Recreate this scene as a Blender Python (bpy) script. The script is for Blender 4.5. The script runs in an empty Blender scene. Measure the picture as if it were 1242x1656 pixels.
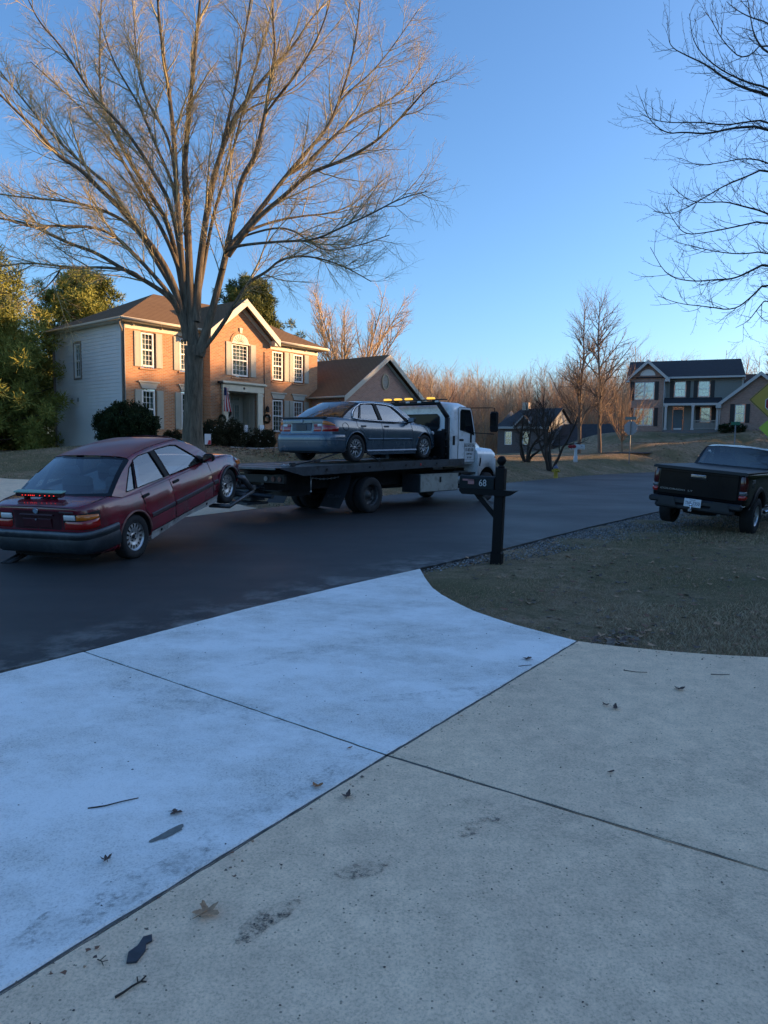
import bpy, math, random
import numpy as np
from mathutils import Vector, Matrix
SC = bpy.context.scene
COL = SC.collection
random.seed(7)
RNG = np.random.default_rng(7)
# ------------------------------------------------------------------ camera
cd = bpy.data.cameras.new('camera'); cam = bpy.data.objects.new('camera', cd); COL.objects.link(cam)
cd.sensor_fit = 'VERTICAL'; cd.sensor_height = 36.0; cd.lens = 36.0*1148/1656
cd.clip_start = 0.05; cd.clip_end = 3000
_P = math.atan(106/1148); _R = math.radians(0.7)
_fw = Vector((0, math.cos(_P), -math.sin(_P))); _up = Vector((0, math.sin(_P), math.cos(_P))); _rt = Vector((1, 0, 0))
_up2 = _up*math.cos(_R) - _rt*math.sin(_R); _rt2 = _rt*math.cos(_R) + _up*math.sin(_R)
cam.matrix_world = Matrix(((_rt2.x, _up2.x, -_fw.x, 0), (_rt2.y, _up2.y, -_fw.y, 0), (_rt2.z, _up2.z, -_fw.z, 1.6), (0, 0, 0, 1)))
SC.camera = cam
# ------------------------------------------------------------------ sky and sun
SUN_EL = math.radians(11)
SUN_H = Vector((0.985, 0.17))
w = bpy.data.worlds.new('World'); SC.world = w; w.use_nodes = True
nt = w.node_tree; bg = nt.nodes['Background']
sky = nt.nodes.new('ShaderNodeTexSky'); sky.sky_type = 'NISHITA'; sky.sun_disc = False
sky.sun_elevation = SUN_EL; sky.sun_rotation = math.atan2(SUN_H.x, SUN_H.y)
sky.air_density = 1.0; sky.dust_density = 1.5; sky.ozone_density = 4.6; sky.altitude = 100
nt.links.new(sky.outputs[0], bg.inputs[0]); bg.inputs[1].default_value = 0.15
sl = bpy.data.lights.new('sun', 'SUN'); so = bpy.data.objects.new('sun', sl); COL.objects.link(so)
sl.energy = 4.9; sl.angle = math.radians(0.6); sl.color = (1.0, 0.58, 0.26)
_sd = Vector((SUN_H.x*math.cos(SUN_EL), SUN_H.y*math.cos(SUN_EL), math.sin(SUN_EL)))
so.rotation_euler = _sd.to_track_quat('Z', 'Y').to_euler()
so.location = (40, 0, 40)
SC.view_settings.view_transform = 'Standard'; SC.view_settings.look = 'None'
SC.view_settings.exposure = 1.22; SC.view_settings.gamma = 1.0
SC.cycles.max_bounces = 6; SC.cycles.transparent_max_bounces = 12

# ------------------------------------------------------------------ materials
def _nodes(name):
    m = bpy.data.materials.new(name); m.use_nodes = True
    n = m.node_tree; return m, n, n.nodes['Principled BSDF']
def N(n, t, **kw):
    x = n.nodes.new(t)
    for k, v in kw.items():
        if hasattr(x, k): setattr(x, k, v)
        else: x.inputs[k.replace('_', ' ')].default_value = v
    return x
def L(n, a, b): n.links.new(a, b)
def rgb(c): return (c[0], c[1], c[2], 1)
def ramp(n, fac, stops):
    r = n.nodes.new('ShaderNodeValToRGB'); e = r.color_ramp.elements
    while len(e) < len(stops): e.new(0.5)
    for i, (p, c) in enumerate(stops): e[i].position = p; e[i].color = rgb(c) if len(c) == 3 else c
    L(n, fac, r.inputs[0]); return r
def noise(n, scale, detail=4, rough=.6, vec=None, coord='Object'):
    x = n.nodes.new('ShaderNodeTexNoise'); x.inputs['Scale'].default_value = scale
    x.inputs['Detail'].default_value = detail; x.inputs['Roughness'].default_value = rough
    if vec is None:
        tc = n.nodes.get('TC') or n.nodes.new('ShaderNodeTexCoord'); tc.name = 'TC'; vec = tc.outputs[coord]
    L(n, vec, x.inputs['Vector']); return x
def mix(n, a, b, fac, mode='MIX'):
    x = n.nodes.new('ShaderNodeMix'); x.data_type = 'RGBA'; x.blend_type = mode
    for s, v in ((x.inputs[6], a), (x.inputs[7], b), (x.inputs[0], fac)):
        if isinstance(v, (tuple, list)): s.default_value = rgb(v)
        elif isinstance(v, (int, float)): s.default_value = v
        else: L(n, v, s)
    return x.outputs[2]
def bump(n, p, h, strength=.3, dist=.01):
    b = n.nodes.new('ShaderNodeBump'); b.inputs['Strength'].default_value = strength; b.inputs['Distance'].default_value = dist
    L(n, h, b.inputs['Height']); L(n, b.outputs[0], p.inputs['Normal']); return b
_MC = {}
def mat(name, col, rough=.5, metal=0.0, var=0.0, vs=6.0, bmp=0.0, bs=80.0, bd=.004, coat=0.0, spec=.5, emit=None, es=1.0, dirt=None):
    if name in _MC: return _MC[name]
    m, n, p = _nodes(name)
    p.inputs['Base Color'].default_value = rgb(col); p.inputs['Roughness'].default_value = rough
    p.inputs['Metallic'].default_value = metal; p.inputs['Specular IOR Level'].default_value = spec
    p.inputs['Coat Weight'].default_value = coat; p.inputs['Coat Roughness'].default_value = .04
    if var:
        nz = noise(n, vs, 5, .65)
        lo = tuple(max(0, c*(1-var)) for c in col); hi = tuple(min(1, c*(1+var)) for c in col)
        r = ramp(n, nz.outputs[0], [(.32, lo), (.68, hi)]); out = r.outputs[0]
        if dirt:
            n2 = noise(n, dirt[1], 6, .7); r2 = ramp(n, n2.outputs[0], [(.5, (0, 0, 0)), (.68, (1, 1, 1))])
            out = mix(n, out, dirt[0], r2.outputs[0])
        L(n, out, p.inputs['Base Color'])
        rr = n.nodes.new('ShaderNodeMapRange'); L(n, nz.outputs[0], rr.inputs[0])
        rr.inputs[3].default_value = max(0.02, rough-.08); rr.inputs[4].default_value = min(1, rough+.08); L(n, rr.outputs[0], p.inputs['Roughness'])
    if bmp:
        nb = noise(n, bs, 4, .6); bump(n, p, nb.outputs[0], bmp, bd)
    if emit: p.inputs['Emission Color'].default_value = rgb(emit); p.inputs['Emission Strength'].default_value = es
    _MC[name] = m; return m
def glass(name, tint=(.55, .62, .66), transp=.55, rough=.02, refl=.10):
    if name in _MC: return _MC[name]
    m = bpy.data.materials.new(name); m.use_nodes = True; n = m.node_tree
    for x in list(n.nodes):
        if x.type != 'OUTPUT_MATERIAL': n.nodes.remove(x)
    out = [x for x in n.nodes if x.type == 'OUTPUT_MATERIAL'][0]
    g = N(n, 'ShaderNodeBsdfGlossy'); g.inputs['Roughness'].default_value = rough; g.inputs['Color'].default_value = (1, 1, 1, 1)
    t = N(n, 'ShaderNodeBsdfTransparent'); t.inputs[0].default_value = rgb(tuple(c*transp for c in tint))
    lw = N(n, 'ShaderNodeLayerWeight'); lw.inputs[0].default_value = .5
    pw = N(n, 'ShaderNodeMath', operation='POWER'); L(n, lw.outputs['Facing'], pw.inputs[0]); pw.inputs[1].default_value = 3.2
    mr = N(n, 'ShaderNodeMapRange'); L(n, pw.outputs[0], mr.inputs[0]); mr.inputs[3].default_value = refl; mr.inputs[4].default_value = 1.0
    ms = N(n, 'ShaderNodeMixShader'); L(n, mr.outputs[0], ms.inputs[0]); L(n, t.outputs[0], ms.inputs[1]); L(n, g.outputs[0], ms.inputs[2])
    L(n, ms.outputs[0], out.inputs[0]); _MC[name] = m; return m

def brick_mat(name, c1, c2, mortar, bw=.2, rh=.0675, ms=.011, soldier=None):
    if name in _MC: return _MC[name]
    m, n, p = _nodes(name)
    tc = N(n, 'ShaderNodeTexCoord')
    b = N(n, 'ShaderNodeTexBrick'); L(n, tc.outputs['UV'], b.inputs['Vector'])
    b.inputs['Scale'].default_value = 1; b.inputs['Brick Width'].default_value = bw; b.inputs['Row Height'].default_value = rh
    b.inputs['Mortar Size'].default_value = ms; b.inputs['Mortar Smooth'].default_value = .2; b.inputs['Bias'].default_value = -.1
    nz = noise(n, 1.2, 4, .6, tc.outputs['UV']); nf = noise(n, 30, 3, .6, tc.outputs['UV'])
    k1 = mix(n, c1, tuple(x*.8 for x in c1), nz.outputs[0]); k2 = mix(n, c2, tuple(x*1.15 for x in c2), nf.outputs[0])
    L(n, k1, b.inputs['Color1']); L(n, k2, b.inputs['Color2']); b.inputs['Mortar'].default_value = rgb(mortar)
    L(n, b.outputs[0], p.inputs['Base Color']); p.inputs['Roughness'].default_value = .85
    bb = bump(n, p, b.outputs['Fac'], .5, .006); bb.invert = True
    _MC[name] = m; return m
def shingle_mat(name, c1, c2, gap):
    if name in _MC: return _MC[name]
    m, n, p = _nodes(name)
    tc = N(n, 'ShaderNodeTexCoord')
    b = N(n, 'ShaderNodeTexBrick'); L(n, tc.outputs['UV'], b.inputs['Vector'])
    b.inputs['Scale'].default_value = 1; b.inputs['Brick Width'].default_value = .3; b.inputs['Row Height'].default_value = .14
    b.inputs['Mortar Size'].default_value = .012; b.inputs['Mortar Smooth'].default_value = .6
    nz = noise(n, 14, 5, .7, tc.outputs['UV']); n2 = noise(n, .5, 3, .6, tc.outputs['UV'])
    k1 = mix(n, c1, c2, nz.outputs[0]); k2 = mix(n, c2, tuple(x*.75 for x in c1), n2.outputs[0])
    L(n, k1, b.inputs['Color1']); L(n, k2, b.inputs['Color2']); b.inputs['Mortar'].default_value = rgb(gap)
    L(n, b.outputs[0], p.inputs['Base Color']); p.inputs['Roughness'].default_value = .95; p.inputs['Specular IOR Level'].default_value = .1
    bb = bump(n, p, b.outputs['Fac'], .6, .01); bb.invert = True
    _MC[name] = m; return m

# ------------------------------------------------------------------ mesh builder
class MB:
    def __init__(s): s.v = []; s.f = []; s.m = []; s.sm = []
    def add(s, vs, fs, mi=0, smooth=False):
        o = len(s.v); s.v.extend([tuple(x) for x in vs])
        for f in fs: s.f.append(tuple(i+o for i in f)); s.m.append(mi); s.sm.append(smooth)
        return s
    def box(s, a, b, mi=0, M=None):
        x0, y0, z0 = a; x1, y1, z1 = b
        if x0 > x1: x0, x1 = x1, x0
        if y0 > y1: y0, y1 = y1, y0
        if z0 > z1: z0, z1 = z1, z0
        v = [Vector(q) for q in ((x0,y0,z0),(x1,y0,z0),(x1,y1,z0),(x0,y1,z0),(x0,y0,z1),(x1,y0,z1),(x1,y1,z1),(x0,y1,z1))]
        if M is not None: v = [M @ q for q in v]
        return s.add(v, [(0,3,2,1),(4,5,6,7),(0,1,5,4),(1,2,6,5),(2,3,7,6),(3,0,4,7)], mi)
    def bbox(s, a, b, r=.01, mi=0, M=None):
        # box with chamfered vertical and horizontal edges
        x0, y0, z0 = [min(p, q) for p, q in zip(a, b)]; x1, y1, z1 = [max(p, q) for p, q in zip(a, b)]
        r = min(r, (x1-x0)*.45, (y1-y0)*.45, (z1-z0)*.45)
        rings = []
        for z, d in ((z0, r), (z0+r, 0), (z1-r, 0), (z1, r)):
            X0, X1, Y0, Y1 = x0+d, x1-d, y0+d, y1-d
            rings.append([(X0+r-d*.5, Y0, z), (X1-r+d*.5, Y0, z), (X1, Y0+r-d*.5, z), (X1, Y1-r+d*.5, z), (X1-r+d*.5, Y1, z), (X0+r-d*.5, Y1, z), (X0, Y1-r+d*.5, z), (X0, Y0+r-d*.5, z)])
        v = [Vector(q) for rg in rings for q in rg]
        if M is not None: v = [M @ q for q in v]
        f = []
        for k in range(3):
            for i in range(8): j = (i+1) % 8; f.append((k*8+i, k*8+j, k*8+8+j, k*8+8+i))
        f.append(tuple(reversed(range(8)))); f.append(tuple(range(24, 32)))
        return s.add(v, f, mi)
    def prism(s, poly, ax, d0, d1, mi=0, M=None, smooth=False):
        # poly: 2D points; ax: axis of extrusion (0 x: poly=(y,z); 1 y: (x,z); 2 z: (x,y))
        def P(p, d): return Vector((d, p[0], p[1])) if ax == 0 else (Vector((p[0], d, p[1])) if ax == 1 else Vector((p[0], p[1], d)))
        n = len(poly); v = [P(p, d0) for p in poly]+[P(p, d1) for p in poly]
        if M is not None: v = [M @ q for q in v]
        f = [tuple(range(n)), tuple(range(2*n-1, n-1, -1))]
        s.add(v, f, mi); 
        s.add(v, [(i, i+n, (i+1) % n+n, (i+1) % n) for i in range(n)], mi, smooth); return s
    def tube(s, pts, rad, k=6, mi=0, caps=True, smooth=True):
        pts = [Vector(p) for p in pts]; n = len(pts)
        if not hasattr(rad, '__len__'): rad = [rad]*n
        vs = []; t = (pts[1]-pts[0]).normalized(); a = t.orthogonal().normalized()
        for i in range(n):
            t = (pts[min(i+1, n-1)]-pts[max(i-1, 0)])
            t = t.normalized() if t.length > 1e-9 else Vector((0, 0, 1))
            a = (a-t*a.dot(t)); a = a.normalized() if a.length > 1e-6 else t.orthogonal().normalized()
            b = t.cross(a)
            for j in range(k):
                th = 2*math.pi*j/k; vs.append(pts[i]+(a*math.cos(th)+b*math.sin(th))*rad[i])
        f = []
        for i in range(n-1):
            for j in range(k): q = (j+1) % k; f.append((i*k+j, i*k+q, i*k+k+q, i*k+k+j))
        o = len(s.v); s.add(vs, f, mi, smooth)
        if caps and k > 2:
            s.f.append(tuple(o+j for j in reversed(range(k)))); s.m.append(mi); s.sm.append(False)
            s.f.append(tuple(o+(n-1)*k+j for j in range(k))); s.m.append(mi); s.sm.append(False)
        return s
    def cyl(s, c0, c1, r, k=24, mi=0, smooth=True): return s.tube([c0, c1], [r, r] if not hasattr(r, '__len__') else r, k, mi, True, smooth)
    def lathe(s, prof, k=32, mi=0, M=None, smooth=True, closed=False):
        # prof: (r, h) about the Z axis
        vs = []
        for r, h in prof:
            for j in range(k): th = 2*math.pi*j/k; vs.append(Vector((r*math.cos(th), r*math.sin(th), h)))
        if M is not None: vs = [M @ q for q in vs]
        n = len(prof); f = []
        for i in range(n-1 if not closed else n):
            i2 = (i+1) % n
            for j in range(k): q = (j+1) % k; f.append((i*k+j, i*k+q, i2*k+q, i2*k+j))
        return s.add(vs, f, mi, smooth)
    def grid(s, rows, mi=0, smooth=True, flip=False):
        m = len(rows[0]); vs = [p for r in rows for p in r]; f = []
        for i in range(len(rows)-1):
            for j in range(m-1):
                q = (i*m+j, i*m+j+1, i*m+m+j+1, i*m+m+j); f.append(q[::-1] if flip else q)
        return s.add(vs, f, mi, smooth)
    def build(s, name, mats, parent=None, uv=False, fixn=False, merge=False):
        me = bpy.data.meshes.new(name); me.from_pydata([tuple(v) for v in s.v], [], s.f)
        if not isinstance(mats, (list, tuple)): mats = [mats]
        for m in mats: me.materials.append(m)
        me.polygons.foreach_set('material_index', s.m); me.polygons.foreach_set('use_smooth', s.sm)
        if fixn or merge:
            import bmesh
            bm = bmesh.new(); bm.from_mesh(me)
            if merge: bmesh.ops.remove_doubles(bm, verts=bm.verts, dist=.0005)
            bmesh.ops.recalc_face_normals(bm, faces=bm.faces); bm.to_mesh(me); bm.free()
        if uv: box_uv(me)
        me.update()
        o = bpy.data.objects.new(name, me); COL.objects.link(o)
        if parent is not None: o.parent = parent
        return o
def box_uv(me):
    ul = me.uv_layers.new(name='UVMap')
    for p in me.polygons:
        nrm = p.normal; nh = Vector((nrm.x, nrm.y, 0))
        if nh.length < .05: t = Vector((1, 0, 0)); b = Vector((0, 1, 0))
        else:
            t = Vector((-nh.y, nh.x, 0)).normalized(); b = nrm.cross(t).normalized()
            if abs(t.x) > abs(t.y):
                if t.x < 0: t = -t
            elif t.y < 0: t = -t
            if b.z < 0: b = -b
        for li in p.loop_indices:
            co = me.vertices[me.loops[li].vertex_index].co; ul.data[li].uv = (co.dot(t), co.dot(b))
def tag(o, label=None, cat=None, group=None, kind=None):
    if label: o['label'] = label
    if cat: o['category'] = cat
    if group: o['group'] = group
    if kind: o['kind'] = kind
    return o
def thing(name, label, cat, loc=(0, 0, 0), rz=0, group=None, M=None):
    o = bpy.data.objects.new(name, None); COL.objects.link(o); o.empty_display_size = .2
    if M is not None: o.matrix_world = M
    else: o.location = loc; o.rotation_euler = (0, 0, rz)
    return tag(o, label, cat, group)
def copy_tree(o, parent=None):
    c = o.copy(); COL.objects.link(c)
    if parent is not None: c.parent = parent
    for ch in list(o.children): copy_tree(ch, c)
    return c
def text_mesh(s, size, depth, name, material, parent, M, font_scale=(1, 1), align='CENTER'):
    cu = bpy.data.curves.new(name, 'FONT'); cu.body = s; cu.size = size; cu.extrude = depth; cu.align_x = align; cu.align_y = 'CENTER'
    tmp = bpy.data.objects.new(name+'_tmp', cu); COL.objects.link(tmp)
    bpy.context.view_layer.update()
    me = bpy.data.meshes.new_from_object(tmp.evaluated_get(bpy.context.evaluated_depsgraph_get()))
    bpy.data.objects.remove(tmp); me.name = name
    me.transform(Matrix.Diagonal((font_scale[0], font_scale[1], 1, 1))); me.transform(M)
    me.materials.clear(); me.materials.append(material)
    for p in me.polygons: p.material_index = 0
    o = bpy.data.objects.new(name, me); COL.objects.link(o)
    if parent is not None: o.parent = parent
    return o
def frame(o, x, z, t=None):
    # matrix whose local x,y(axes) map to the given vectors, local z = x cross y
    x = Vector(x).normalized(); z = Vector(z).normalized(); n = x.cross(z)
    return Matrix(((x.x, z.x, n.x, o[0]), (x.y, z.y, n.y, o[1]), (x.z, z.z, n.z, o[2]), (0, 0, 0, 1)))
def smooth01(t): t = max(0, min(1, t)); return t*t*(3-2*t)
def interp(x, pts):
    if x <= pts[0][0]: return pts[0][1]
    for (a, p), (b, q) in zip(pts, pts[1:]):
        if x <= b: return p+(q-p)*(x-a)/(b-a)
    return pts[-1][1]
def crom(x, pts):
    # smooth (monotone-ish) interpolation through pts
    n = len(pts)
    if x <= pts[0][0]: return pts[0][1]
    if x >= pts[-1][0]: return pts[-1][1]
    for i in range(n-1):
        if x <= pts[i+1][0]:
            x0, y0 = pts[i]; x1, y1 = pts[i+1]; h = x1-x0; d = (y1-y0)/h
            dm = (y0-pts[i-1][1])/(x0-pts[i-1][0]) if i > 0 else d
            dp = (pts[i+2][1]-y1)/(pts[i+2][0]-x1) if i < n-2 else d
            m0 = 0 if dm*d <= 0 else 2*dm*d/(dm+d); m1 = 0 if dp*d <= 0 else 2*dp*d/(dp+d)
            t = (x-x0)/h; return (2*t**3-3*t*t+1)*y0+(t**3-2*t*t+t)*h*m0+(-2*t**3+3*t*t)*y1+(t**3-t*t)*h*m1
# ------------------------------------------------------------------ terrain
NEAR = [(-16.2, -15), (-9.3, -5), (-5.86, 0), (-2.68, 4.85), (-2.29, 5.37), (-1.32, 6.82), (.49, 9.34), (1.85, 11.1), (3.97, 14.2), (7.01, 18.26), (12.5, 25.5), (19.5, 33.5), (30, 43), (48, 53), (75, 62), (120, 70)]
FAR = [(-24.5, -15), (-18, -5), (-14.3, 0), (-11.4, 4.6), (-8.7, 9.0), (-4.41, 15.42), (-3.15, 17.93), (.39, 23.67), (6.15, 33.5), (12.6, 43.5), (20.3, 52.2), (30, 59), (42, 64), (60, 69), (90, 76), (120, 82)]
def seg_d(x, y, P):
    best = 1e9
    for (a, b), (c, d) in zip(P, P[1:]):
        dx, dy = c-a, d-b; t = ((x-a)*dx+(y-b)*dy)/(dx*dx+dy*dy); t = np.clip(t, 0, 1)
        D = np.hypot(x-a-t*dx, y-b-t*dy); best = np.minimum(best, D)
    return best
ROADPOLY = NEAR+FAR[::-1]
def inside(x, y, poly):
    c = np.zeros(np.shape(x), bool); n = len(poly)
    for i in range(n):
        x1, y1 = poly[i]; x2, y2 = poly[(i+1) % n]
        if y1 == y2: continue
        k = ((y1 > y) != (y2 > y)) & (x < (x2-x1)*(y-y1)/(y2-y1)+x1); c ^= k
    return c
CP = [(-6.4, 23, 1.32), (-5.5, 20.5, .75), (-11, 30, 1.5), (-8, 29.5, 1.5), (-3, 32, 1.5), (2, 38, 1.5), (-14, 22, .62), (-10.5, 20.6, .48), (-22, 25, .7), (-16, 35, 1.2), (-3.6, 20.3, .35), (-1, 24, .5), (1.5, 28, .6),
      (9.4, 39, .42), (11.3, 50, .67), (13.1, 38, .2), (10, 58, .95), (16, 62, 1.15), (19.3, 58, 1.3), (25, 71, 3.4), (35, 67, 3.6), (45, 62, 3.8), (24, 63, 2.2), (32, 62, 2.8), (28, 75, 3.6), (40, 72, 3.8),
      (5, 60, .9), (-2, 60, 1.0), (12, 80, -2.0), (18, 98, -3.2), (2, 100, -3), (30, 110, -2), (45, 95, 2), (60, 120, 1), (-30, 60, 1), (-40, 100, -1), (-10, 45, 1.5), (0, 50, 1.3),
      (20, 47, .1), (12, 25, 0), (8, 20, -.05), (15, 20, 0), (30, 38, .1), (25, 20, .2), (3, 8, -.08), (2.2, 7.2, -.1), (5, 11, -.04), (3.2, 10, -.03), (6, 6.5, -.02), (9, 9, .05), (0, 0, -.05), (5, 0, -.05), (-5, -10, -.05), (20, 5, .1), (5.9, 14.7, .1), (7.1, 13.7, 0), (8.5, 17.5, .05),
      (-20, 10, 0), (-15, 5, 0), (-30, 20, .5), (-30, -20, 0), (30, -20, 0), (60, 20, .5), (-70, 60, 0), (100, 60, 3), (-60, 160, 2), (60, 190, 5), (0, 190, 4), (0, 300, 9), (30, 300, 9), (90, 260, 9), (-150, 150, 0), (200, 200, 0), (-200, 0, 0), (200, 0, 0), (0, -150, 0)]
def terr(x, y):
    x = np.asarray(x, float); y = np.asarray(y, float)
    num = np.zeros_like(x); den = np.zeros_like(x)
    for a, b, z in CP:
        wgt = 1/(((x-a)**2+(y-b)**2)**1.5+.4); num += wgt*z; den += wgt
    z = num/den
    d = np.minimum(seg_d(x, y, NEAR), seg_d(x, y, FAR)); ins = inside(x, y, ROADPOLY)
    t = np.clip((d-.3)/3.2, 0, 1); t = t*t*(3-2*t)
    z = (-.03)*(1-t)+z*t
    drv = inside(x, y, DRIVE)
    dd = seg_d(x, y, DRIVE+DRIVE[:1]); t2 = np.clip((dd-.1)/.5, 0, 1); zz = np.minimum(z, 0)*t2+(-.035)*(1-t2)
    z = np.where((dd < .6) & (y < 12), np.where(drv, -.06, zz+z*0), z); z = np.where(drv, -.06, z)
    z = np.where(ins, -.06, z)
    return z
def th(x, y): return float(terr(np.array([x]), np.array([y]))[0])
APRON = [(.49, 9.26), (.52, 8.6), (.57, 8.01), (.65, 7.6), (.77, 7.22), (.90, 6.86), (1.06, 6.57), (1.21, 6.33), (1.37, 6.13), (1.63, 5.81)]
LAWNEDGE = [(1.63, 5.81), (1.95, 5.66), (2.28, 5.55), (2.6, 5.47), (3.01, 5.41), (4.2, 5.3), (6, 5.15), (9, 4.8)]
DRIVE = [(-2.29, 5.37), (-1.32, 6.82)]+APRON+LAWNEDGE[1:]+[(12, 3), (9, -6), (-2, -8), (-5.86, 0)]
def axis(lo, hi, marks):
    # marks: list of (centre, half-width, step); spacing grows away from them
    out = [lo]; x = lo
    while x < hi:
        st = min(max(s, s+(abs(x-c)-h)*.09) if abs(x-c) > h else s for c, h, s in marks)
        x += st; out.append(x)
    return out
def build_ground():
    xs = np.array(axis(-260, 330, [(3, 10, .28)])); ys = np.array(axis(-90, 520, [(12, 14, .28)]))
    X, Y = np.meshgrid(xs, ys); Z = terr(X, Y)
    rough = (np.sin(X*3.1+Y*1.3)+np.sin(X*1.7-Y*2.9))*.008
    onroad = inside(X, Y, ROADPOLY) | inside(X, Y, DRIVE)
    Z = Z+np.where(onroad, 0, rough)
    vs = np.stack([X.ravel(), Y.ravel(), Z.ravel()], 1); m = len(xs); n = len(ys)
    i = np.arange((n-1)*(m-1)); r = i//(m-1); c = i % (m-1); a = r*m+c
    fs = np.stack([a, a+1, a+m+1, a+m], 1)
    me = bpy.data.meshes.new('lawn_ground'); me.from_pydata(vs.tolist(), [], fs.tolist())
    me.polygons.foreach_set('use_smooth', [True]*len(fs)); me.materials.append(ground_mat()); me.update()
    o = bpy.data.objects.new('ground', me); COL.objects.link(o); tag(o, kind='structure')
def ground_mat():
    m, n, p = _nodes('dormant lawn')
    n1 = noise(n, .35, 4, .6); n2 = noise(n, 3.5, 6, .7); n3 = noise(n, 38, 5, .75)
    c = ramp(n, n2.outputs[0], [(.3, (.15, .13, .07)), (.45, (.28, .21, .125)), (.6, (.40, .285, .185)), (.75, (.50, .37, .25))])
    g = ramp(n, n1.outputs[0], [(.4, (0, 0, 0)), (.62, (1, 1, 1))])
    c2 = mix(n, c.outputs[0], (.18, .155, .08), g.outputs[0])
    s = ramp(n, n3.outputs[0], [(.35, (.55, .55, .55)), (.65, (1.25, 1.25, 1.25))])
    c3 = mix(n, c2, s.outputs[0], 1.0, 'MULTIPLY')
    L(n, c3, p.inputs['Base Color']); p.inputs['Roughness'].default_value = .95; p.inputs['Specular IOR Level'].default_value = .15
    bump(n, p, n3.outputs[0], .9, .05)
    return m
def asphalt_mat():
    m, n, p = _nodes('fresh asphalt')
    n1 = noise(n, .25, 4, .6); n2 = noise(n, 110, 3, .6); n3 = noise(n, 2.2, 6, .7)
    tc = n.nodes['TC']; mp = N(n, 'ShaderNodeMapping'); mp.inputs['Rotation'].default_value = (0, 0, math.radians(-57)); mp.inputs['Scale'].default_value = (.06, 1.4, 1)
    L(n, tc.outputs['Object'], mp.inputs[0]); n4 = noise(n, 1.0, 5, .65, mp.outputs[0])
    c = ramp(n, n4.outputs[0], [(.35, (.018, .018, .019)), (.65, (.029, .029, .030))])
    s = ramp(n, n2.outputs[0], [(.35, (.6, .6, .6)), (.6, (1.1, 1.1, 1.1)), (.72, (2.4, 2.4, 2.4))])
    c2 = mix(n, c.outputs[0], s.outputs[0], .8, 'MULTIPLY')
    d = ramp(n, n3.outputs[0], [(.46, (0, 0, 0)), (.66, (1, 1, 1))]); 
    # dusty pale scuffs, only along the edge by the driveway
    at = N(n, 'ShaderNodeAttribute'); at.attribute_name = 'edge'
    dm = mix(n, (0, 0, 0), d.outputs[0], at.outputs['Fac'])
    c3 = mix(n, c2, (.22, .215, .20), dm)
    L(n, c3, p.inputs['Base Color'])
    r = ramp(n, n1.outputs[0], [(.3, (.5, .5, .5)), (.7, (.68, .68, .68))]); L(n, r.outputs[0], p.inputs['Roughness'])
    p.inputs['Specular IOR Level'].default_value = .45
    bump(n, p, n2.outputs[0], .5, .006)
    return m
def resample(P, step):
    out = []
    for (a, b), (c, d) in zip(P, P[1:]):
        k = max(1, int(math.hypot(c-a, d-b)/step))
        for i in range(k): t = i/k; out.append((a+(c-a)*t, b+(d-b)*t))
    out.append(P[-1]); return out
def smoothline(P, it=2):
    for _ in range(it):
        Q = [P[0]]
        for (a, b), (c, d) in zip(P, P[1:]): Q += [(a*.75+c*.25, b*.75+d*.25), (a*.25+c*.75, b*.25+d*.75)]
        P = Q+[P[-1]]
    return P
def build_road():
    n_ = 260
    def bylen(P, n):
        P = smoothline(P, 2); d = [0]
        for (a, b), (c, e) in zip(P, P[1:]): d.append(d[-1]+math.hypot(c-a, e-b))
        out = []; j = 0
        for i in range(n+1):
            t = d[-1]*(i/n); 
            while j < len(d)-2 and d[j+1] < t: j += 1
            u = (t-d[j])/(d[j+1]-d[j]); out.append((P[j][0]+(P[j+1][0]-P[j][0])*u, P[j][1]+(P[j+1][1]-P[j][1])*u))
        return out
    A = bylen(NEAR, n_); B = bylen(FAR, n_)
    mb = MB(); rows = []; ed = []
    K = 24
    rnd = random.Random(3); 
    for i in range(n_+1):
        ja = rnd.uniform(-.018, .018); a = Vector((A[i][0], A[i][1])); b = Vector((B[i][0], B[i][1])); dr = (b-a).normalized()
        a = a+dr*ja; b = b+dr*rnd.uniform(-.02, .02); row = []
        row.append((a.x, a.y, -.07)); ed.append(1)
        for k in range(K+1):
            t = k/K; t = t if k < 4 or k > K-4 else t
            t = [0, .012, .03, .06, .10, .15][k] if k < 6 else (1-[0, .012, .03, .06, .10, .15][K-k] if k > K-6 else .15+.7*(k-5)/(K-10))
            q = a.lerp(b, t); e = max(0, 1-t*8.0/.9)
            near_drive = 1 if (-3.5 < a.x < 1.4) else (.25 if a.x < 3 else 0)
            row.append((q.x, q.y, 0.0+.03*math.sin(math.pi*t)*0)); ed.append(e*near_drive)
        row.append((b.x, b.y, -.07)); ed.append(0); rows.append(row)
    mb.grid(rows, 0, False, flip=True)
    o = mb.build('road', asphalt_mat()); at = o.data.attributes.new('edge', 'FLOAT', 'POINT'); at.data.foreach_set('value', ed); tag(o, kind='structure')
    for p in o.data.polygons:
        pass
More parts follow.
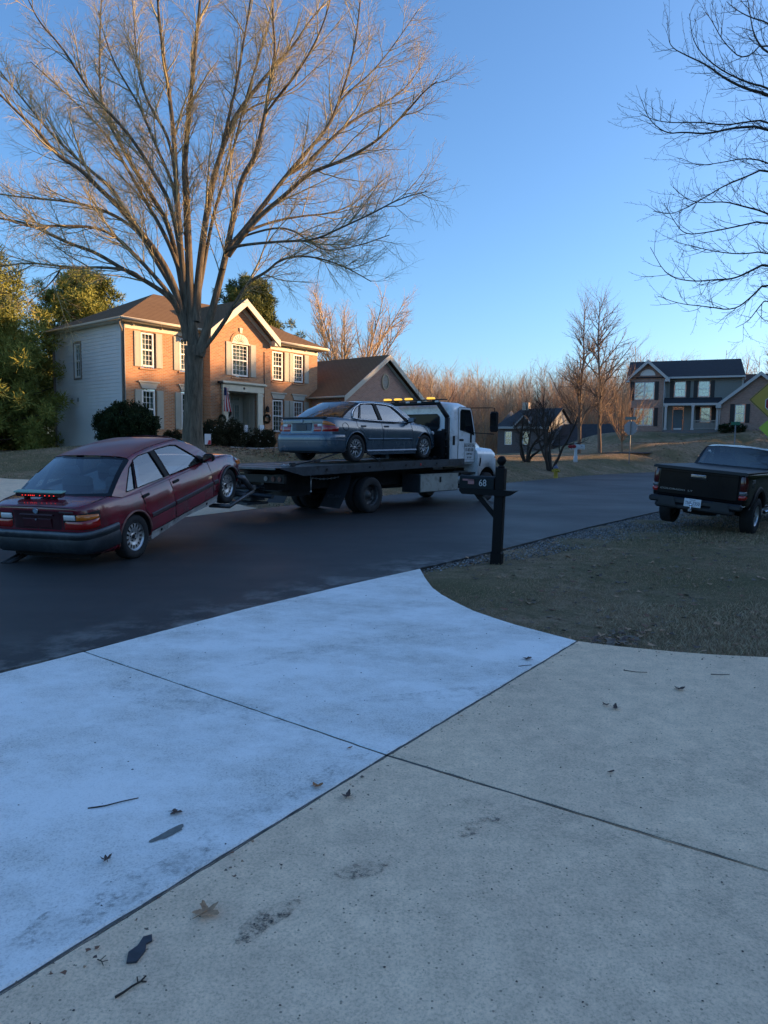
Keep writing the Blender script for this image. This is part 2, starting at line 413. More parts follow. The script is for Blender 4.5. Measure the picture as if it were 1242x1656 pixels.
def concrete_mat(name, base, dark, speck, white=None):
    m, n, p = _nodes(name)
    n1 = noise(n, .8, 5, .62); n2 = noise(n, 7, 6, .7); n3 = noise(n, 110, 3, .7); n4 = noise(n, 260, 2, .5)
    c = mix(n, dark, base, ramp(n, n1.outputs[0], [(.3, (0, 0, 0)), (.6, (1, 1, 1))]).outputs[0])
    c = mix(n, c, ramp(n, n2.outputs[0], [(.3, (.80, .80, .80)), (.7, (1.08, 1.07, 1.06))]).outputs[0], 1.0, 'MULTIPLY')
    c = mix(n, c, ramp(n, n3.outputs[0], [(.3, (.62, .62, .62)), (.5, (1, 1, 1)), (.72, (1.18, 1.17, 1.15))]).outputs[0], speck, 'MULTIPLY')
    vo = N(n, 'ShaderNodeTexVoronoi'); vo.inputs['Scale'].default_value = 42; L(n, n.nodes['TC'].outputs['Object'], vo.inputs['Vector'])
    wv = N(n, 'ShaderNodeTexWhiteNoise'); L(n, vo.outputs['Position'], wv.inputs[0])
    gt = N(n, 'ShaderNodeMath', operation='GREATER_THAN'); gt.inputs[1].default_value = .72; L(n, wv.outputs['Value'], gt.inputs[0])
    lt = N(n, 'ShaderNodeMath', operation='LESS_THAN'); lt.inputs[1].default_value = .17; L(n, vo.outputs['Distance'], lt.inputs[0])
    mu = N(n, 'ShaderNodeMath', operation='MULTIPLY'); L(n, gt.outputs[0], mu.inputs[0]); L(n, lt.outputs[0], mu.inputs[1])
    mu2 = N(n, 'ShaderNodeMath', operation='MULTIPLY'); mu2.inputs[1].default_value = speck; L(n, mu.outputs[0], mu2.inputs[0])
    c = mix(n, c, tuple(x*.35 for x in dark), mu2.outputs[0])
    if white:
        # salt bloom: streaky white film of its own shape
        mp = N(n, 'ShaderNodeMapping'); mp.inputs['Rotation'].default_value = (0, 0, math.radians(35)); mp.inputs['Scale'].default_value = (.9, 1.3, 1)
        L(n, n.nodes['TC'].outputs['Object'], mp.inputs[0]); nw = noise(n, 1.3, 7, .72, mp.outputs[0])
        c = mix(n, c, white, ramp(n, nw.outputs[0], [(.34, (0, 0, 0)), (.60, (.95, .95, .95))]).outputs[0])
        c = mix(n, c, ramp(n, n3.outputs[0], [(.34, (.7, .7, .7)), (.5, (1, 1, 1))]).outputs[0], .45, 'MULTIPLY')
    L(n, c, p.inputs['Base Color']); p.inputs['Roughness'].default_value = .88; p.inputs['Specular IOR Level'].default_value = .25
    bump(n, p, n3.outputs[0], .55, .004)
    return m
def inset_poly(P, d):
    n = len(P); out = []
    area = sum(P[i][0]*P[(i+1) % n][1]-P[(i+1) % n][0]*P[i][1] for i in range(n)); sg = 1 if area > 0 else -1
    for i in range(n):
        a = Vector(P[i-1]); b = Vector(P[i]); c = Vector(P[(i+1) % n])
        e1 = (b-a).normalized(); e2 = (c-b).normalized(); n1 = Vector((-e1.y, e1.x))*sg; n2 = Vector((-e2.y, e2.x))*sg
        k = (n1+n2); k = k/max(.4, k.length_squared)*2 if k.length > .1 else n1
        out.append((b.x+k.x*d, b.y+k.y*d))
    return out, sg
def slab(name, P, z, material, d=.007):
    jr = random.Random(len(P)*7+int(abs(P[0][0])*100)); R_ = []
    for a, b in zip(P, P[1:]+P[:1]):
        k = max(1, int(math.dist(a, b)/.06)) if math.dist(a, b) > .3 and max(abs(a[0])+abs(a[1]), abs(b[0])+abs(b[1])) < 13 else 1
        for i in range(k): t = i/k; j = .003 if i else 0; R_.append((a[0]+(b[0]-a[0])*t+jr.uniform(-j, j), a[1]+(b[1]-a[1])*t+jr.uniform(-j, j)))
    P = R_; Q, sg = inset_poly(P, d); Q2, _ = inset_poly(P, d+.008)
    if sg < 0: Q = Q[::-1]; Q2 = Q2[::-1]
    n = len(Q); mb = MB()
    v = [(x, y, -.12) for x, y in Q]+[(x, y, z-.006) for x, y in Q]+[(x, y, z) for x, y in Q2]
    f = [tuple(2*n+i for i in range(n))]+[(i, (i+1) % n, n+(i+1) % n, n+i) for i in range(n)]+[(n+i, n+(i+1) % n, 2*n+(i+1) % n, 2*n+i) for i in range(n)]
    mb.add(v, f, 0); o = mb.build(name, material); tag(o, kind='structure'); return o
def build_driveway():
    wh = concrete_mat('bloomed concrete', (.76, .73, .68), (.58, .56, .52), .95, (.92, .90, .87))
    old = concrete_mat('aggregate concrete', (.88, .65, .45), (.76, .555, .39), .85)
    J = (.03, 3.56)
    slab('driveway_apron', [(-2.29, 5.33), J, (-1.1, 1.93), (-4.0, -2.2), (-7.6, -2.6), (-5.86, 0.0)], .006, wh)
    slab('driveway_apron', [(-2.29, 5.33), (-1.36, 6.80), (-.45, 8.05)]+APRON+[J], .006, wh)
    slab('driveway', [J, (1.63, 5.81)]+LAWNEDGE[1:]+[(12, 3), (8, -1.72), (5.0, .21)], .004, old)
    slab('driveway', [J, (5.0, .21), (8, -1.72), (9, -6), (-2, -8), (-4.0, -2.2), (-1.1, 1.93)], .004, old)
    jm = mat('dirty joint filler', (.10, .092, .08), .95, var=.6, vs=14)
    for A, B in (((-2.27, 5.32), J), (J, (8, -1.72)), ((1.62, 5.80), J), (J, (-4.0, -2.2)), ):
        m_ = MB(); P = resample([A, B], .08); jr = random.Random(int(A[0]*50)); d_ = (Vector(B)-Vector(A)).normalized(); q = Vector((-d_.y, d_.x))
        v = []
        for x, y in P: w1, w2 = .0085+jr.uniform(-.004, .004), .0085+jr.uniform(-.004, .004); v += [(x+q.x*w1, y+q.y*w1, .0005), (x-q.x*w2, y-q.y*w2, .0005)]
        m_.add(v, [(2*i, 2*i+1, 2*i+3, 2*i+2) for i in range(len(P)-1)], 0); tag(m_.build('driveway_joint', jm), kind='structure')
    # the neighbour's driveway across the road, draped on the slope
    P = [(-3.2, 17.95), (-3.9, 18.6), (-5.2, 19.3), (-7.6, 19.9), (-10.5, 20.6), (-14, 22.0), (-20, 24.0)]
    Q = [(-3.3, 17.6), (-4.3, 15.6), (-5.3, 14.0), (-6.9, 11.7), (-9.2, 12.5), (-13, 14.0), (-19, 16.5)]
    rows = []
    for (a, b), (c, d) in zip(resample(P, .4)[::1], [(Q[0][0]+(Q[-1][0]-Q[0][0])*0, 0)]*999):
        rows.append((a, b))
    PP = resample(P, .35); mb = MB(); R_ = []
    import bisect
    QQ = resample(Q, .35); 
    for i, (a, b) in enumerate(PP):
        c, d = QQ[min(len(QQ)-1, int(i*(len(QQ)-1)/(len(PP)-1)))]
        row = []
        for k in range(15):
            t = k/14; x = a+(c-a)*t; y = b+(d-b)*t; row.append((x, y, max(th(x, y), -.03)+.035))
        R_.append(row)
    mb.grid(R_, 0, True); o = mb.build('driveway', old); tag(o, kind='structure')
build_ground(); build_road(); build_driveway()
# ------------------------------------------------------------------ trees
class Wood:
    # fast collector of tapering 3-6 sided limbs
    def __init__(s, seed): s.v = []; s.f = []; s.r = random.Random(seed)
    def limb(s, pts, rad, k):
        n = len(pts); o = len(s.v); a = None
        for i in range(n):
            p = pts[i]; q = pts[i+1] if i < n-1 else pts[i]; g = pts[i-1] if i > 0 else pts[i]
            tx, ty, tz = q[0]-g[0], q[1]-g[1], q[2]-g[2]; l = math.sqrt(tx*tx+ty*ty+tz*tz) or 1; tx /= l; ty /= l; tz /= l
            if a is None: a = (ty, -tx, 0) if abs(tz) < .9 else (1, 0, 0)
            d = a[0]*tx+a[1]*ty+a[2]*tz; ax, ay, az = a[0]-d*tx, a[1]-d*ty, a[2]-d*tz
            l = math.sqrt(ax*ax+ay*ay+az*az)
            if l < 1e-4: ax, ay, az = ty, -tx, .01; l = math.sqrt(ax*ax+ay*ay+az*az) or 1
            ax /= l; ay /= l; az /= l; a = (ax, ay, az)
            bx, by, bz = ty*az-tz*ay, tz*ax-tx*az, tx*ay-ty*ax; R = rad[i]
            for j in range(k):
                c = _CS[k][j]; s.v.append((p[0]+R*(ax*c[0]+bx*c[1]), p[1]+R*(ay*c[0]+by*c[1]), p[2]+R*(az*c[0]+bz*c[1])))
        for i in range(n-1):
            b = o+i*k
            for j in range(k): q = (j+1) % k; s.f.append((b+j, b+q, b+k+q, b+k+j))
    def path(s, p, d, length, nseg, wig, up, rad0, rad1):
        pts = [tuple(p)]; rd = [rad0]; x, y, z = p; dx, dy, dz = d; st = length/nseg; g = s.r.gauss
        for i in range(nseg):
            dx += g(0, wig); dy += g(0, wig); dz += g(0, wig)+up
            l = math.sqrt(dx*dx+dy*dy+dz*dz); dx /= l; dy /= l; dz /= l
            x += dx*st; y += dy*st; z += dz*st; pts.append((x, y, z)); rd.append(rad0+(rad1-rad0)*(i+1)/nseg)
        return pts, rd, (dx, dy, dz)
    def twigs(s, pts, rad, level, cfg):
        # children along a limb; cfg: list per level of (spacing, len, len_var, radius, angle, up, wig, nseg, k, start)
        if level >= len(cfg): return
        sp, ln, lv, rr, ang, up, wig, ns, k, st = cfg[level]; R = s.r
        tot = 0; L_ = [0]
        for a, b in zip(pts, pts[1:]): tot += math.dist(a, b); L_.append(tot)
        t = tot*st+R.uniform(0, sp); i = 0
        while t < tot:
            while L_[i+1] < t and i < len(L_)-2: i += 1
            u = (t-L_[i])/max(1e-6, L_[i+1]-L_[i]); a = pts[i]; b = pts[i+1]
            p = (a[0]+(b[0]-a[0])*u, a[1]+(b[1]-a[1])*u, a[2]+(b[2]-a[2])*u)
            l = max(1e-6, math.dist(a, b)); T = ((b[0]-a[0])/l, (b[1]-a[1])/l, (b[2]-a[2])/l)
            # random perpendicular
            q = (R.gauss(0, 1), R.gauss(0, 1), R.gauss(0, 1)); dd = q[0]*T[0]+q[1]*T[1]+q[2]*T[2]
            q = (q[0]-dd*T[0], q[1]-dd*T[1], q[2]-dd*T[2]); lq = math.sqrt(q[0]**2+q[1]**2+q[2]**2) or 1
            an = ang*R.uniform(.7, 1.3); ca, sa = math.cos(an), math.sin(an)/lq
            d = (T[0]*ca+q[0]*sa, T[1]*ca+q[1]*sa, T[2]*ca+q[2]*sa)
            fr = t/tot; le = ln*R.uniform(1-lv, 1+lv)*(1.0-.74*fr); rloc = rad[i]+(rad[i+1]-rad[i])*u
            r0 = min(rr*R.uniform(.7, 1.2), rloc*.75)
            P, Q, D = s.path(p, d, le, ns, wig, up, r0, max(.0022, r0*.25)); s.limb(P, Q, k); s.twigs(P, Q, level+1, cfg)
            t += sp*R.uniform(.55, 1.45)
    def build(s, name, material, parent=None, smooth=True):
        me = bpy.data.meshes.new(name); me.from_pydata(s.v, [], s.f); me.materials.append(material)
        me.polygons.foreach_set('use_smooth', [smooth]*len(s.f)); me.update()
        o = bpy.data.objects.new(name, me); COL.objects.link(o)
        if parent is not None: o.parent = parent
        return o
_CS = {k: [(math.cos(2*math.pi*j/k), math.sin(2*math.pi*j/k)) for j in range(k)] for k in range(3, 20)}
def bark_mat(name, c, var=.35, sc=(14, 14, 2.2), b=.8):
    if name in _MC: return _MC[name]
    m, n, p = _nodes(name); tc = N(n, 'ShaderNodeTexCoord'); mp = N(n, 'ShaderNodeMapping'); mp.inputs['Scale'].default_value = sc
    L(n, tc.outputs['Object'], mp.inputs[0]); nz = noise(n, 1.6, 7, .7, mp.outputs[0]); n2 = noise(n, .7, 3, .6, tc.outputs['Object'])
    r = ramp(n, nz.outputs[0], [(.3, tuple(x*(1-var) for x in c)), (.55, c), (.75, tuple(x*(1+var) for x in c))])
    r2 = ramp(n, n2.outputs[0], [(.35, (.85, .87, .85)), (.65, (1.1, 1.08, 1.05))])
    L(n, mix(n, r.outputs[0], r2.outputs[0], 1.0, 'MULTIPLY'), p.inputs['Base Color']); p.inputs['Roughness'].default_value = .95; p.inputs['Specular IOR Level'].default_value = .15
    bump(n, p, nz.outputs[0], b, .05); _MC[name] = m; return m
def smooth3(P, rad, it=2):
    for _ in range(it):
        Q = [P[0]]; S = [rad[0]]
        for a, b, r, q in zip(P, P[1:], rad, rad[1:]):
            Q += [tuple(x*.75+y*.25 for x, y in zip(a, b)), tuple(x*.25+y*.75 for x, y in zip(a, b))]; S += [r*.75+q*.25, r*.25+q*.75]
        P = Q+[P[-1]]; rad = S+[rad[-1]]
    return P, rad
BIG = [
    (0.36, 0.27, [(-6.07, 22.6, 1.31), (-6.11, 22.58, 1.95), (-6.06, 22.56, 2.92), (-6.02, 22.53, 3.88), (-5.98, 22.5, 4.64)]),
    (0.2, 0.03, [(-5.98, 22.5, 4.64), (-6.04, 22.48, 5.39), (-6.08, 22.46, 6.52), (-6.15, 22.43, 9.33), (-6.19, 22.4, 9.99), (-6.07, 22.36, 10.96), (-5.93, 22.32, 12.13), (-5.74, 22.28, 13.62), (-5.6, 22.24, 14.65), (-5.54, 22.2, 15.82)]),
    (0.15, 0.02, [(-6.16, 22.6, 5.03), (-6.22, 22.48, 6.14), (-6.27, 22.3, 7.06), (-6.35, 22.1, 9.21), (-6.32, 21.87, 10.42), (-6.36, 21.62, 11.59), (-6.43, 21.36, 12.44), (-6.48, 21.09, 13.45), (-6.43, 20.8, 14.11), (-6.47, 20.5, 14.87)]),
    (0.14, 0.02, [(-6.18, 22.6, 4.93), (-6.33, 22.7, 5.8), (-6.43, 22.83, 6.6), (-6.82, 23.0, 8.38), (-7.45, 23.18, 9.4), (-8.1, 23.37, 10.33), (-8.68, 23.58, 11.33), (-9.12, 23.8, 12.1), (-9.33, 24.02, 13.07), (-9.38, 24.26, 14.65), (-9.39, 24.5, 15.94)]),
    (0.09, 0.015, [(-6.33, 22.5, 7.07), (-6.57, 22.36, 8.81), (-6.94, 22.15, 9.54), (-7.47, 21.9, 10.42), (-7.9, 21.63, 10.94), (-8.44, 21.34, 11.43), (-8.83, 21.02, 12.09), (-9.09, 20.7, 12.53), (-9.49, 20.35, 12.91), (-9.6, 20.0, 13.28)]),
    (0.15, 0.02, [(-6.17, 22.5, 4.82), (-6.41, 22.35, 6.16), (-6.8, 22.12, 7.12), (-7.39, 21.85, 7.92), (-7.82, 21.56, 8.46), (-8.36, 21.24, 8.94), (-8.74, 20.91, 9.34), (-9.22, 20.56, 9.55), (-9.55, 20.19, 10.05), (-9.85, 19.8, 10.31), (-10.14, 19.41, 10.61), (-10.53, 19.0, 11.05)]),
    (0.08, 0.02, [(-7.69, 21.4, 8.36), (-8.03, 21.56, 9.0), (-8.88, 21.78, 9.67), (-9.87, 22.05, 10.57), (-10.56, 22.34, 11.33), (-11.25, 22.66, 12.12), (-11.99, 23.0, 12.95)]),
    (0.11, 0.02, [(-6.21, 22.6, 5.03), (-6.49, 22.75, 6.0), (-6.84, 22.96, 6.63), (-7.49, 23.21, 7.61), (-7.94, 23.48, 8.34), (-8.87, 23.78, 8.99), (-9.73, 24.09, 9.32), (-10.5, 24.42, 9.57), (-11.79, 24.77, 9.77), (-13.25, 25.13, 10.0), (-14.5, 25.5, 10.42)]),
    (0.11, 0.015, [(-6.24, 22.5, 5.2), (-6.44, 22.23, 5.86), (-6.62, 21.84, 6.22), (-7.46, 21.38, 7.19), (-7.8, 20.88, 7.51), (-8.12, 20.33, 7.57), (-8.91, 19.75, 7.43), (-9.23, 19.14, 7.15), (-9.78, 18.5, 7.23)]),
    (0.12, 0.02, [(-6.27, 22.6, 4.93), (-6.43, 22.52, 5.67), (-6.68, 22.4, 6.11), (-7.31, 22.27, 6.52), (-8.01, 22.11, 6.86), (-8.79, 21.95, 7.32), (-9.4, 21.78, 7.48), (-10.02, 21.59, 7.73), (-10.48, 21.4, 7.96), (-11.2, 21.2, 8.03), (-11.8, 21.0, 8.1)]),
    (0.07, 0.015, [(-7.32, 21.9, 6.51), (-7.67, 21.95, 6.77), (-8.49, 22.02, 6.89), (-9.44, 22.1, 6.88), (-10.05, 22.19, 6.95), (-10.96, 22.29, 7.07), (-11.89, 22.39, 6.96), (-12.71, 22.5, 6.81)]),
    (0.04, 0.01, [(-9.9, 22.2, 6.94), (-10.04, 22.17, 6.67), (-10.26, 22.12, 6.38), (-10.62, 22.06, 6.03), (-10.87, 22.0, 5.8)]),
    (0.08, 0.015, [(-6.33, 22.4, 7.97), (-6.48, 22.51, 8.91), (-6.63, 22.66, 9.62), (-7.2, 22.85, 10.8), (-7.72, 23.05, 12.02), (-8.08, 23.27, 12.56), (-8.66, 23.5, 13.51), (-9.05, 23.75, 14.49), (-9.3, 24.0, 15.31)]),
    (0.07, 0.015, [(-6.43, 22.3, 9.39), (-6.64, 22.56, 10.82), (-7.33, 22.95, 11.87), (-7.82, 23.4, 12.9), (-8.09, 23.89, 14.06), (-8.31, 24.43, 15.32), (-8.56, 25.0, 16.24)]),
    (0.1, 0.015, [(-6.23, 22.5, 6.14), (-6.56, 22.7, 7.3), (-7.08, 22.99, 8.32), (-7.75, 23.34, 9.36), (-8.49, 23.72, 10.59), (-9.23, 24.13, 11.65), (-10.09, 24.56, 12.55), (-11.09, 25.02, 13.49), (-12.23, 25.5, 14.51)]),
    (0.17, 0.02, [(-5.8, 22.4, 4.34), (-5.47, 22.34, 5.37), (-5.23, 22.25, 6.1), (-4.86, 22.14, 7.42), (-4.58, 22.02, 8.65), (-4.33, 21.9, 9.54), (-3.91, 21.76, 10.04), (-3.59, 21.62, 11.19), (-3.41, 21.47, 12.18), (-3.24, 21.32, 12.76), (-3.3, 21.16, 13.53), (-3.27, 21.0, 14.27)]),
    (0.13, 0.02, [(-4.96, 22.0, 6.87), (-4.84, 22.08, 7.46), (-4.34, 22.19, 8.06), (-3.66, 22.31, 8.99), (-3.12, 22.46, 9.75), (-2.44, 22.61, 10.6), (-1.87, 22.77, 11.29), (-1.55, 22.94, 12.15), (-1.28, 23.12, 13.02), (-1.04, 23.31, 14.23), (-0.93, 23.5, 15.45)]),
    (0.05, 0.012, [(-1.61, 23.0, 11.99), (-1.56, 23.19, 12.26), (-1.1, 23.46, 12.84), (-0.53, 23.77, 13.46), (0.08, 24.12, 14.38), (0.93, 24.5, 15.77)]),
    (0.11, 0.015, [(-4.75, 21.9, 7.21), (-4.54, 21.79, 7.49), (-3.84, 21.64, 8.27), (-2.98, 21.46, 8.87), (-2.51, 21.26, 9.22), (-2.06, 21.04, 9.42), (-1.29, 20.81, 9.59), (-0.43, 20.57, 9.96), (0.09, 20.31, 10.31), (0.58, 20.05, 10.7), (0.93, 19.78, 11.0), (1.25, 19.5, 11.11)]),
    (0.07, 0.012, [(-4.92, 22.0, 7.29), (-4.7, 21.77, 7.43), (-4.08, 21.42, 7.45), (-2.92, 21.02, 7.44), (-2.06, 20.58, 7.34), (-1.23, 20.1, 7.58), (-0.44, 19.59, 7.77), (0.3, 19.06, 8.0), (0.97, 18.5, 7.99)]),
    (0.06, 0.012, [(-4.49, 22.0, 7.78), (-4.23, 22.24, 8.07), (-3.54, 22.59, 8.46), (-2.71, 23.0, 8.76), (-1.91, 23.45, 8.97), (-1.23, 23.94, 9.37), (-0.5, 24.46, 10.1), (0.05, 25.0, 10.82)]),
    (0.05, 0.012, [(-4.49, 22.0, 7.73), (-4.17, 21.92, 7.87), (-3.3, 21.8, 8.06), (-2.72, 21.67, 7.92), (-2.21, 21.52, 7.5), (-1.74, 21.35, 7.25), (-0.85, 21.18, 7.37), (0.06, 21.0, 7.64)]),
    (0.1, 0.012, [(-5.7, 22.3, 4.42), (-5.17, 22.21, 5.07), (-4.84, 22.08, 5.48), (-4.5, 21.92, 5.97), (-4.13, 21.75, 6.46), (-3.55, 21.57, 6.7), (-3.15, 21.37, 7.01), (-2.53, 21.17, 7.08), (-1.88, 20.95, 6.95), (-1.16, 20.73, 6.66), (-0.44, 20.5, 6.22)]),
    (0.15, 0.02, [(-5.93, 22.5, 5.39), (-5.82, 22.6, 7.1), (-5.49, 22.75, 9.45), (-5.17, 22.92, 10.64), (-4.9, 23.11, 11.56), (-4.59, 23.31, 12.17), (-4.08, 23.53, 12.95), (-3.65, 23.76, 13.59), (-3.07, 24.0, 14.35), (-2.63, 24.24, 15.17), (-2.15, 24.5, 15.91)]),
    (0.08, 0.02, [(-5.31, 23.0, 10.35), (-5.13, 23.0, 10.95), (-4.93, 23.0, 11.79), (-4.7, 23.0, 12.69), (-4.46, 23.0, 14.02), (-4.25, 23.0, 15.11), (-4.17, 23.0, 16.18)]),
    (0.05, 0.012, [(-5.01, 23.6, 11.78), (-4.8, 23.74, 12.01), (-4.36, 23.94, 12.46), (-3.66, 24.17, 12.81), (-3.07, 24.43, 13.28), (-2.55, 24.7, 13.91), (-1.88, 25.0, 14.71)]),
    (0.09, 0.015, [(-5.91, 22.6, 5.79), (-5.69, 22.68, 7.12), (-5.55, 22.8, 8.09), (-5.35, 22.94, 9.07), (-4.98, 23.09, 10.24), (-4.82, 23.25, 11.05), (-4.46, 23.43, 12.62), (-4.1, 23.61, 13.82), (-3.73, 23.8, 15.22), (-3.56, 24.0, 16.64)]),
    (0.06, 0.012, [(-3.59, 21.6, 11.18), (-3.09, 21.4, 11.68), (-2.62, 21.11, 12.05), (-2.06, 20.78, 12.7), (-1.69, 20.4, 13.3), (-1.5, 20.0, 13.84)]),
    (0.09, 0.012, [(-3.11, 22.4, 9.73), (-2.42, 22.6, 10.24), (-1.78, 22.9, 11.04), (-1.14, 23.25, 11.74), (-0.47, 23.64, 12.3), (0.41, 24.06, 12.97), (1.02, 24.5, 13.96)]),
]
OVER = [
    (0.05, .008, [(11.2, 12.4, 4.2), (8.6, 12.4, 5.97), (6.38, 12.5, 7.05), (5.76, 12.42, 6.98), (5.29, 12.33, 6.83), (4.87, 12.25, 6.83), (4.56, 12.17, 6.76), (4.23, 12.08, 6.93), (4.06, 12.0, 7.22)]),
    (0.035, .008, [(11.2, 12.4, 4.2), (8.6, 12.4, 6.02), (6.38, 12.5, 7.15), (5.9, 12.25, 7.0), (5.43, 12.0, 6.83), (4.95, 11.75, 6.77), (4.43, 11.5, 6.64), (4.03, 11.25, 6.56), (3.71, 11.0, 6.55)]),
    (0.06, .008, [(11.2, 12.4, 4.9), (8.6, 12.4, 6.58), (6.35, 12.5, 7.56), (6.03, 12.58, 7.67), (5.69, 12.67, 7.88), (5.41, 12.75, 8.14), (5.08, 12.83, 8.33), (4.84, 12.92, 8.51), (4.81, 13.0, 8.76)]),
    (0.045, .008, [(11.2, 12.4, 4.9), (8.6, 12.4, 6.63), (6.34, 12.5, 7.67), (5.87, 12.25, 7.61), (5.23, 12.0, 7.72), (4.75, 11.75, 7.93), (4.57, 11.5, 8.24)]),
    (0.04, .008, [(11.2, 12.4, 3.9000000000000004), (8.6, 12.4, 5.49), (6.42, 12.5, 6.39), (6.0, 12.35, 6.17), (5.57, 12.2, 5.97), (5.22, 12.05, 5.74), (4.83, 11.9, 5.5), (4.53, 11.75, 5.35), (4.19, 11.6, 5.35)]),
    (0.035, .008, [(11.2, 12.4, 3.0), (8.6, 12.4, 4.67), (6.47, 12.5, 5.64), (6.03, 12.52, 5.75), (5.74, 12.54, 5.83), (5.36, 12.56, 5.8), (5.1, 12.58, 5.87), (4.87, 12.6, 6.08)]),
    (0.05, .008, [(11.2, 12.4, 2.5999999999999996), (8.6, 12.4, 4.05), (6.47, 12.4, 4.8), (6.11, 12.23, 4.61), (5.74, 12.07, 4.43), (5.37, 11.9, 4.38), (4.93, 11.73, 4.3), (4.44, 11.57, 4.34), (4.1, 11.4, 4.74)]),
    (0.035, .008, [(11.2, 12.4, 3.1000000000000005), (8.6, 12.4, 4.68), (6.53, 12.6, 5.56), (6.03, 12.64, 5.45), (5.52, 12.68, 5.35), (5.15, 12.72, 5.32), (4.96, 12.76, 5.59), (4.81, 12.8, 5.87)]),
    (0.04, .008, [(11.2, 12.4, 2.5999999999999996), (8.6, 12.4, 3.9), (6.49, 12.4, 4.51), (6.18, 12.32, 4.19), (5.85, 12.24, 3.95), (5.36, 12.16, 4.0), (4.87, 12.08, 4.02), (4.47, 12.0, 4.13)]),
    (0.035, .008, [(11.2, 12.4, 5.7), (8.6, 12.4, 7.52), (6.23, 12.4, 8.64), (6.03, 12.57, 8.8), (5.84, 12.73, 9.02), (5.75, 12.9, 9.25)]),
    (0.03, .008, [(11.2, 12.4, 4.0), (8.6, 12.4, 5.56), (6.37, 12.4, 6.43), (6.08, 12.6, 6.57), (5.8, 12.8, 6.57), (5.46, 13.0, 6.58), (5.21, 13.2, 6.79)]),
    (0.03, .008, [(11.2, 12.4, 2.9000000000000004), (8.6, 12.4, 4.27), (6.35, 12.2, 4.93), (5.86, 12.07, 4.83), (5.4, 11.95, 4.83), (4.93, 11.82, 4.88), (4.58, 11.7, 4.92)]),
    (0.03, .008, [(11.2, 12.4, 2.5999999999999996), (8.6, 12.4, 3.76), (6.5, 12.4, 4.22), (6.27, 12.27, 3.99), (6.06, 12.13, 3.76), (5.79, 12.0, 3.63)]),
    (0.05, .008, [(11.2, 12.4, 5.3), (8.6, 12.4, 7.06), (6.26, 12.4, 8.12), (6.21, 12.8, 8.62), (6.3, 13.2, 9.25), (6.38, 13.6, 10.01)]),
    (0.03, .008, [(11.2, 12.4, 5.5), (8.6, 12.4, 7.3), (6.24, 12.4, 8.41), (5.79, 12.2, 7.91), (5.34, 12.0, 8.09), (5.03, 11.8, 8.34), (4.85, 11.6, 8.32)]),
]
def big_tree():
    t = thing('bare_shade_tree', 'huge bare spreading shade tree with many rising limbs in front of the orange brick house', 'tree', (-6.4, 22.6, th(-6.4, 22.6)))
    M_ = Matrix.Translation(t.location).inverted(); off = t.location
    def loc(P): return [(p[0]-off.x, p[1]-off.y, p[2]-off.z) for p in P]
    bk = bark_mat('furrowed bark', (.155, .13, .10), .6, (8, 8, 1.1), 1.0); tw = bark_mat('sunlit twig bark', (.42, .35, .20), .2, (4, 4, 2), .2)  # sunlight is put into the pale twig colour, shade into the dark bark
    W = Wood(11)
    cr = Wood(12)
    cfg = [(.36, 2.5, .4, .019, .58, .05, .10, 7, 4, .22), (.17, 1.2, .4, .008, .62, .02, .14, 5, 3, .12), (.088, .52, .5, .005, .65, .0, .18, 3, 3, .05)]
    for i, (r0, r1, P) in enumerate(BIG):
        P = loc(P); n = len(P)
        if i == 0:
            P = [(P[0][0], P[0][1], -.25)]+P; rad = [.44, .36, .31, .28, .275, .29]
            P, rad = smooth3(P, rad, 3); mb = Wood(5)
            # trunk with ribs, root flare and knots
            k = 18; vs = []; K = len(P)
            rb = [W.r.uniform(-.04, .04) for _ in range(k)]
            for a, (p, r) in enumerate(zip(P, rad)):
                for j in range(k):
                    th_ = 2*math.pi*j/k; fl = 1+rb[j]+.06*math.sin(3*th_+p[2]*.7)+max(0, .35-p[2])*.5*(.5+.5*math.sin(5*th_))
                    kn = sum(.20*math.exp(-((p[2]-z)**2)/.02-((th_-q+math.pi) % (2*math.pi)-math.pi)**2/.05) for z, q in ((3.05, 4.95), (2.35, 5.25), (2.9, 3.3), (1.9, 5.1)))
                    vs.append((p[0]+math.cos(th_)*r*(fl+kn), p[1]+math.sin(th_)*r*(fl+kn), p[2]))
            o = len(mb.v); mb.v += vs; mb.f += [(a*k+j, a*k+(j+1) % k, a*k+k+(j+1) % k, a*k+k+j) for a in range(K-1) for j in range(k)]
            mb.build('trunk', bk, t); continue
        r0 *= .86; rad = [r0+(r1-r0)*(j/(n-1))**.7 for j in range(n)]
        if r0 >= .12 and P[0][2] < 5.2: rad[0] = r0*1.2
        if r0 < .12 or P[0][2] >= 5.2: rad[0] = r0*.62
        P, rad = smooth3(P, rad, 2); W.limb(P, rad, 8)
        # extra forks from the limb, as thick as a wrist
        cr.twigs(P, rad, 0, cfg)
        big = [(1.5, 2.9, .3, .036, .40, .035, .07, 9, 5, .25)]+cfg
        if r0 > .06: cr.twigs(P, rad, 0, [big[0]]+[(.5, 1.9, .4, .018, .6, .04, .11, 6, 4, .15)]+cfg[1:] if False else [big[0], (.26, 1.3, .4, .011, .6, .03, .12, 5, 3, .15), (.09, .55, .5, .0056, .7, 0, .18, 3, 3, .05)])
    W.build('limb', bk, t); cr.build('crown', tw, t)
    return t
big_tree()
